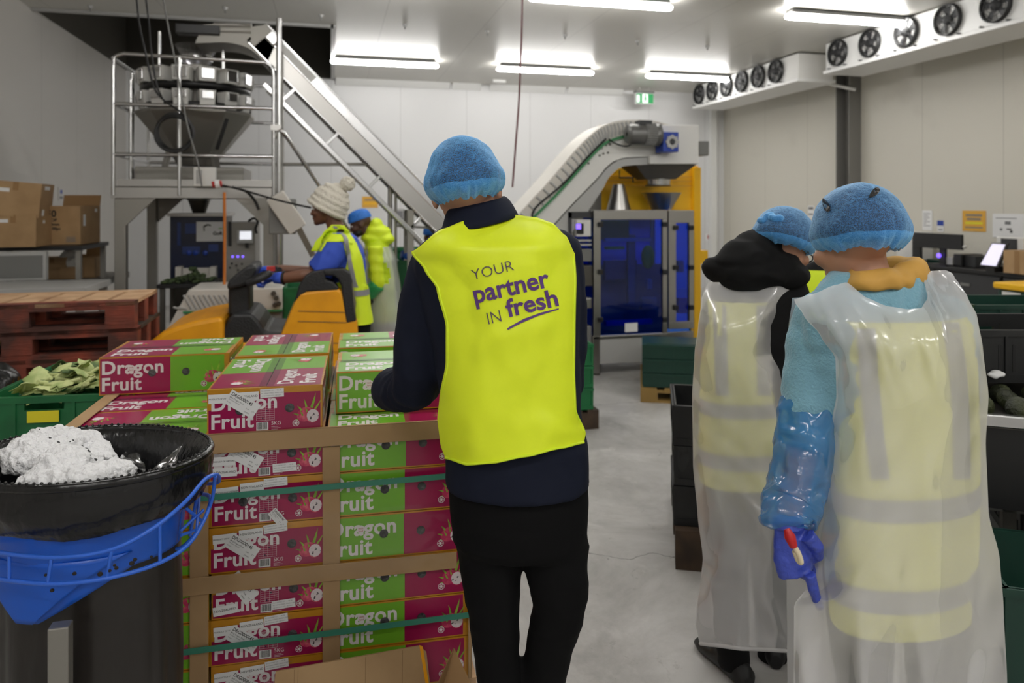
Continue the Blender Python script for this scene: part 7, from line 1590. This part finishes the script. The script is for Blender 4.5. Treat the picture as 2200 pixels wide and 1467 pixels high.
# folded teal crates on a pallet by the blue-windowed machine
d_ = 6.0; c0 = at(1376, 842, d_); zp = .12; rz = rad(-24)
pallet('wooden_pallet', Mcr(c0.x, c0.y, 0, rz), 1.1, .9, zp, 'wood_gold', 'wood_gold', 'pale wooden pallet under the folded dark green crates near the machine', None, 6)
for i in range(4):
    for k in range(3 if i < 2 else 2):
        x, y = (i % 2) * .52 + .02, (i // 2) * .42 + .02; zz = zp + .003 + k * .118; Mx = Mcr(c0.x, c0.y, 0, rz) @ Matrix.Translation((x, y, zz)); m = MB()
        m.bx(0, .50, 0, .40, 0, .112, 'crate_teal', Mx); m.bx(-.006, .506, -.006, .406, .09, .114, 'crate_teal', Mx)
        for u in range(5): m.bx(.05 + .1 * u, .062 + .1 * u, -.005, .001, .01, .09, 'crate_teal', Mx); m.bx(-.005, .001, .03 + .08 * u, .042 + .08 * u, .01, .09, 'crate_teal', Mx)
        m.bx(.03, .47, .03, .37, .112, .118, 'crate_teal', Mx) if k == 2 else None
        tag(m.build('folded_crate'), 'folded dark green crate in the low stacks on the pale pallet, %s layer' % ('bottom', 'middle', 'top')[k], 'crate', 'folded dark green crates by the machine, %s layer' % ('bottom', 'middle', 'top')[k])
Mx = Mcr(c0.x, c0.y, zp + .366, rz); m = MB(); m.bx(.55, .98, .1, .55, 0, .02, 'steel', Mx); m.bx(.62, .90, .2, .45, .02, .035, 'gear_blue', Mx); tag(m.build('steel_tray'), 'steel tray with blue cover lying on the dark green crates', 'tray')
# green crate stack peeping out beside the man's sleeve
c0 = at(1160, 905, 5.2)
for k in range(3): crate('green_crate', Mcr(c0.x, c0.y, .14 + k * .16, 0), .40, .38, .155, 'crate_green', 'green crate peeping out beside the man\'s sleeve, ' + ('bottom of three', 'middle of three', 'top of three')[k], 'crate', 'green crates beyond the man', True)
pallet('wooden_pallet', Mcr(c0.x - .02, c0.y - .02, 0, 0), .46, .46, .138, 'wood_dark', 'wood_dark', 'dark wooden pallet beyond the man\'s hip under three green crates', None, 4)
# green bins behind the workers
for k, (px, py0, py1, d, w_, lb) in enumerate(((772, 616, 700, 7.0, .17, 'green crate stack behind the driver\'s vest'), (610, 618, 735, 6.0, .25, 'green crate at the end of the ribbed conveyor'), (856, 560, 770, 7.2, .5, 'tall dark green bin between the worker in green and the man'), (846, 535, 560, 7.9, .45, 'flat green crate stack far behind the worker in green'))):
    p, q = at(px, py0, d), at(px, py1, d); crate('green_crate', Mcr(p.x, p.y, 0, 0), w_, .4, p.z if k < 3 else p.z, 'crate_green', lb, 'crate', None, False)
p = at(882, 548, 7.3); m = MB(); m.ell(p, (.10, .08, .05), 'tub_blue'); o = m.blob('blue_bag', None, .01, 2, lambda co, n: .02 * ridg(co, 14, 2)); tag(o, 'crumpled blue plastic bag on the tall green bin', 'bag')
# ================================================================ avocado crates and steel sorting table at the edge of the picture
mat('avocado', (62, 68, 38), .55, bump=(90, .5, 3), mix=((38, 42, 26), 14, .4, .65))
gk = 'black avocado crates at the sorting table'
rzr = rad(-14)
def cr(px, py, d, w, dd, h, lab, lift=0, vents=9, wins=True): p = at(px, py, d); return crate('black_crate', Mcr(p.x, p.y, p.z, rzr), w, dd, h, 'crate_black', lab, 'crate', gk, wins, None, vents), Mcr(p.x, p.y, p.z, rzr)
c1, M1 = cr(2088, 822, 2.62, .60, .40, .19, 'black avocado crate in front, its vented side facing the apron')
c2, M2 = cr(2080, 822, 3.08, .60, .40, .215, 'black crate just behind the front avocado crate, empty')
random.seed(3)
def avocado(M, x, y, z, lab): b = MB(); r = random.uniform(.033, .04); b.ell((0, 0, 0), (r, r * .95, r * 1.22), 'avocado', M @ Matrix.Translation((x, y, z)) @ Matrix.Rotation(random.uniform(0, 6), 4, 'Z') @ Matrix.Rotation(random.uniform(.6, 1.5), 4, 'X'), 14, 10); return tag(b.build('avocado'), lab, 'avocado', lab + 's' if False else 'avocados: ' + lab)
for i in range(5):
    for j in range(3): avocado(M1, .07 + .115 * i, .08 + .12 * j, .075 + random.uniform(0, .01), 'dark green avocado in the front black crate')
zt = at(2115, 880, 2.45).z
p = at(2060, 878, 2.42); T2 = Mcr(p.x, p.y, 0, rad(-34))
ts = thing('sorting_table', 'steel edged dark sorting table beside the apron with avocados on it', 'table', (p.x, p.y, 0))
b = MB(); b.bx(0, 1.2, 0, .03, zt - .04, zt, 'steel_bright', T2); b.build('steel_edge', ts, bevel=.004); b = MB(); b.bx(0, 1.2, .03, .75, zt - .05, zt - .03, 'steel_dark', T2); b.build('table_top', ts)
b = MB(); b.bx(.0, 1.2, .04, .06, zt - .32, zt - .04, 'black_plastic', T2); b.build('apron_panel', ts)
for x in (.15, 1.1):
    for y in (.1, .7): b = MB(); b.bx(x, x + .04, y, y + .04, 0, zt - .05, 'steel_dark', T2); b.build('leg', ts)
for k in range(2): b = MB(); zz = (.62, .42)[k]; b.bx(.05, 1.2, .10, .72, zz - .03, zz, 'mid_grey', T2); b.build('lower_shelf', ts)
random.seed(8)
for i in range(7):
    for j in range(3): avocado(T2, .09 + .10 * i, .09 + .10 * j, zt + .008, 'dark green avocado lying on the steel edged sorting table')
for k in range(2):
    zz = (.622, .422)[k]; o = crate('black_crate', T2 @ Matrix.Translation((.22, .15, zz)), .50, .38, .15, 'crate_black', 'black crate on the %s shelf under the sorting table' % ('upper', 'lower')[k], 'crate', gk, True, None, 8)
    for i in range(5): avocado(T2 @ Matrix.Translation((.22, .15, zz)), .06 + .09 * i, .10 + .06 * (i % 2), .055, 'dark green avocado in the crate on the %s shelf' % ('upper', 'lower')[k])
p = at(2158, 1262, 1.95); crate('green_crate', Mcr(p.x, p.y, 0.0, rad(-30)), .5, .4, p.z, 'crate_teal', 'dark green crate on the floor beside the apron hem', 'crate', None, True)
p = at(2140, 812, 2.60); m = MB(); m.ell((p.x, p.y, p.z + .012), (.035, .02, .012), 'label_white'); o = m.blob('glove_scrap', None, .004, 1, lambda co, n: .008 * ns(co, 50, 2)); tag(o, 'small pale crumpled scrap stuck on the front avocado crate', 'scrap')
# ================================================================ office desk along the side wall
XD = 6.75
def on(px, py, x=XD): return onX(px, py, x)
za = .93
dk = thing('work_desk', 'long black work desk along the side wall with scanners and screens', 'desk', (XD, on(2050, 590).y, 0))
ya, yb = on(1885, 590).y, 2.6
b = MB(); b.bx(XD, XR - .02, yb, ya, za - .04, za, 'black_plastic'); b.build('desk_top', dk, bevel=.004)
n = 6
for k in range(n):
    y0_, y1_ = lerp(yb, ya, k / n) + .01, lerp(yb, ya, (k + 1) / n) - .01; b = MB(); b.bx(XD + .03, XR - .02, y0_, y1_, .06, za - .045, 'black_plastic'); o = b.build('cabinet_unit', dk)
    b = MB(); b.bx(XD + .015, XD + .03, y0_ + .01, y1_ - .01, .08, za - .06, 'dark_grey'); dr_ = b.build('door', dk, bevel=.003); b = MB(); b.bx(XD + .0, XD + .014, (y0_ + y1_) / 2 - .06, (y0_ + y1_) / 2 + .06, za - .19, za - .16, 'mid_grey'); b.build('handle', dr_)
def onk(px, py, x=6.95): return onX(px, py, x)
def flat(px0, px1, pz0, pz1, x, t, mt): a, c_ = onX(px0, pz1, x), onX(px1, pz0, x); b = MB(); b.bx(x, x + t, c_.y, a.y, a.z, onX(px0, pz0, x).z, mt); return b
mo = thing('monitor', 'wide black monitor seen from behind on the desk under the notices', 'monitor', (on(2010, 580).x, on(2010, 580).y, za))
flat(1962, 2066, 499, 530, 6.85, .03, 'black_plastic').build('screen', mo, bevel=.005); a = onX(2024, 560, 6.88); b = MB(); b.bx(a.x, a.x + .03, a.y - .04, a.y + .04, za, onX(2024, 520, 6.88).z, 'black_plastic'); b.bx(a.x - .1, a.x + .12, a.y - .15, a.y + .15, za, za + .015, 'black_plastic'); b.build('stand', mo)
b = MB(); a = onX(1968, 545, 6.88); b.bx(a.x, a.x + .04, a.y - .06, a.y + .06, za, onX(1968, 505, 6.88).z, 'black_plastic'); b.build('side_post', mo)
def desk_box(px0, px1, py0, name, lab, mt, x=6.95, t=.22, cat='equipment', z=None, bev=.008):
    a, c_ = onX(px0, py0, x), onX(px1, py0, x); b = MB(); b.bx(x, x + t, c_.y, a.y, (z or za) + .002, a.z, mt); return tag(b.build(name, None, bevel=bev), lab, cat)
desk_box(1926, 1962, 497, 'white_cabinet', 'white cabinet on the desk right beside the near hair net', 'white_plastic', 7.1, .3, 'cabinet')
desk_box(1975, 2010, 566, 'scanner', 'low black label scanner under the monitor', 'dark_grey', 6.9)
desk_box(1990, 2024, 556, 'keyboard_box', 'dark green lidded box under the monitor', 'crate_teal', 7.0, .2, 'box')
desk_box(2030, 2046, 552, 'label_roll_box', 'small pale label dispenser in the clutter beside the monitor stand', 'light_grey', 6.9, .15)
desk_box(2048, 2066, 545, 'scale', 'black bench scale on the desk between monitor and bright screen', 'black_plastic', 6.9, .3)
desk_box(2068, 2096, 548, 'printer', 'black label printer on the desk between monitor and bright screen', 'dark_grey', 6.95, .25)
p = onX(2017, 549, 6.84); b = MB(); b.ell(p, (.015, .03, .03), 'led_violet', None, 12, 8); b.build('x') if False else None
o = MB(); o.ell((p.x, p.y, p.z), (.02, .028, .028), 'led_violet', None, 12, 8); tag(o.build('status_light'), 'small violet status light in the desk clutter', 'light')
m = MB()
p = onX(2062, 530, 6.9); m.ell((p.x, p.y, p.z), (.05, .09, .03), 'white_plastic', None); o = m.blob('cable_bundle', None, .01, 1, lambda co, n: .02 * ns(co, 20, 1)); tag(o, 'pale bundle of cables behind the monitor', 'cables')
sc_ = thing('touch_screen', 'tilted bright lilac touch screen on the desk', 'screen', (on(2130, 580).x, on(2130, 580).y, za)); a, c_ = onX(2104, 570, 6.70), onX(2144, 570, 6.70); zt_ = onX(2120, 521, 6.78).z
b = MB(); b.hexa([(6.70, c_.y, a.z), (6.70, a.y, a.z), (6.73, a.y, a.z), (6.73, c_.y, a.z), (6.80, c_.y - .02, zt_), (6.80, a.y - .06, zt_), (6.83, a.y - .06, zt_), (6.83, c_.y - .02, zt_)], 'black_plastic'); b.build('body', sc_)
b = MB(); b.hexa([(6.695, c_.y + .02, a.z + .01), (6.695, a.y - .02, a.z + .01), (6.70, a.y - .02, a.z + .01), (6.70, c_.y + .02, a.z + .01), (6.792, c_.y, zt_ - .01), (6.792, a.y - .07, zt_ - .01), (6.80, a.y - .07, zt_ - .01), (6.80, c_.y, zt_ - .01)], 'screen_lilac'); b.build('display', sc_)['label'] = 'lit lilac display'
b = MB(); b.bx(6.72, 6.9, (a.y + c_.y) / 2 - .05, (a.y + c_.y) / 2 + .05, za, a.z, 'black_plastic'); b.build('stand', sc_)
desk_box(2128, 2162, 562, 'label_printer', 'white label printer beside the lilac screen', 'white_plastic', 6.85, .3)
pt = thing('scale_terminal', 'white cased scale terminal with dark screen standing high on the desk', 'terminal', (6.95, onX(2165, 540, 6.95).y, za)); flat(2140, 2200, 508, 545, 6.98, .06, 'white_plastic').build('case', pt, bevel=.01); flat(2150, 2184, 512, 540, 6.97, .009, 'dark_grey').build('display', pt); b = MB(); a = onX(2165, 545, 7.0); b.bx(a.x, a.x + .05, a.y - .04, a.y + .04, za, a.z, 'light_grey'); b.build('stand', pt)
def wall_carton(px0, px1, py0, py1, x, lab):
    a, c_ = onX(px0, py1, x), onX(px1, py1, x); w_ = a.y - c_.y; z0 = za + .003; h_ = onX(px0, py0, x).z - z0; m = MB(); m.bx(x, x + .3, c_.y, a.y, z0, z0 + h_, 'card'); m.bx(x - .0008, x, (a.y + c_.y) / 2 - .03, (a.y + c_.y) / 2 + .03, z0, z0 + h_, 'card_inner'); return tag(m.build('cardboard_carton', None, bevel=.004), lab, 'carton')
wall_carton(2156, 2215, 537, 590, 6.72, 'brown cardboard carton on the desk near the wheeled bin')
wb = thing('wheelie_bin', 'dark green wheelie bin with bright yellow lid in front of the desk', 'bin', on(2185, 700, 6.0)); wb.location.z = 0
a, c_ = onX(2142, 612, 5.9), onX(2215, 612, 5.9); zl = a.z
b = MB(); b.hexa([(5.95, c_.y + .04, .05), (6.45, c_.y + .04, .05), (6.45, a.y - .04, .05), (5.95, a.y - .04, .05), (5.9, c_.y, zl - .03), (6.5, c_.y, zl - .03), (6.5, a.y, zl - .03), (5.9, a.y, zl - .03)], 'crate_teal'); b.build('body', wb, bevel=.02); b = MB(); b.bx(5.87, 6.52, c_.y - .02, a.y + .02, zl - .03, zl + .03, 'frame_yellow'); b.build('lid', wb, bevel=.015)['label'] = 'bright yellow lid'
p = onX(2158, 640, 5.9); b = MB(); b.bx(5.895, 5.90, p.y - .16, p.y + .02, p.z - .06, p.z + .06, 'label_white'); b.build('label', wb)
for y in (a.y - .08, c_.y + .08): b = MB(); b.cyl((6.4, y - .02, .09), (6.4, y + .02, .09), .09, 'black_rubber', 16); b.build('wheel', wb)
p = at(2095, 655, 3.6); crate('green_crate', Mcr(p.x, p.y, 0, rad(-14)), .6, .4, p.z, 'crate_teal', 'dark green crate beyond the black avocado crates', 'crate', None, False)
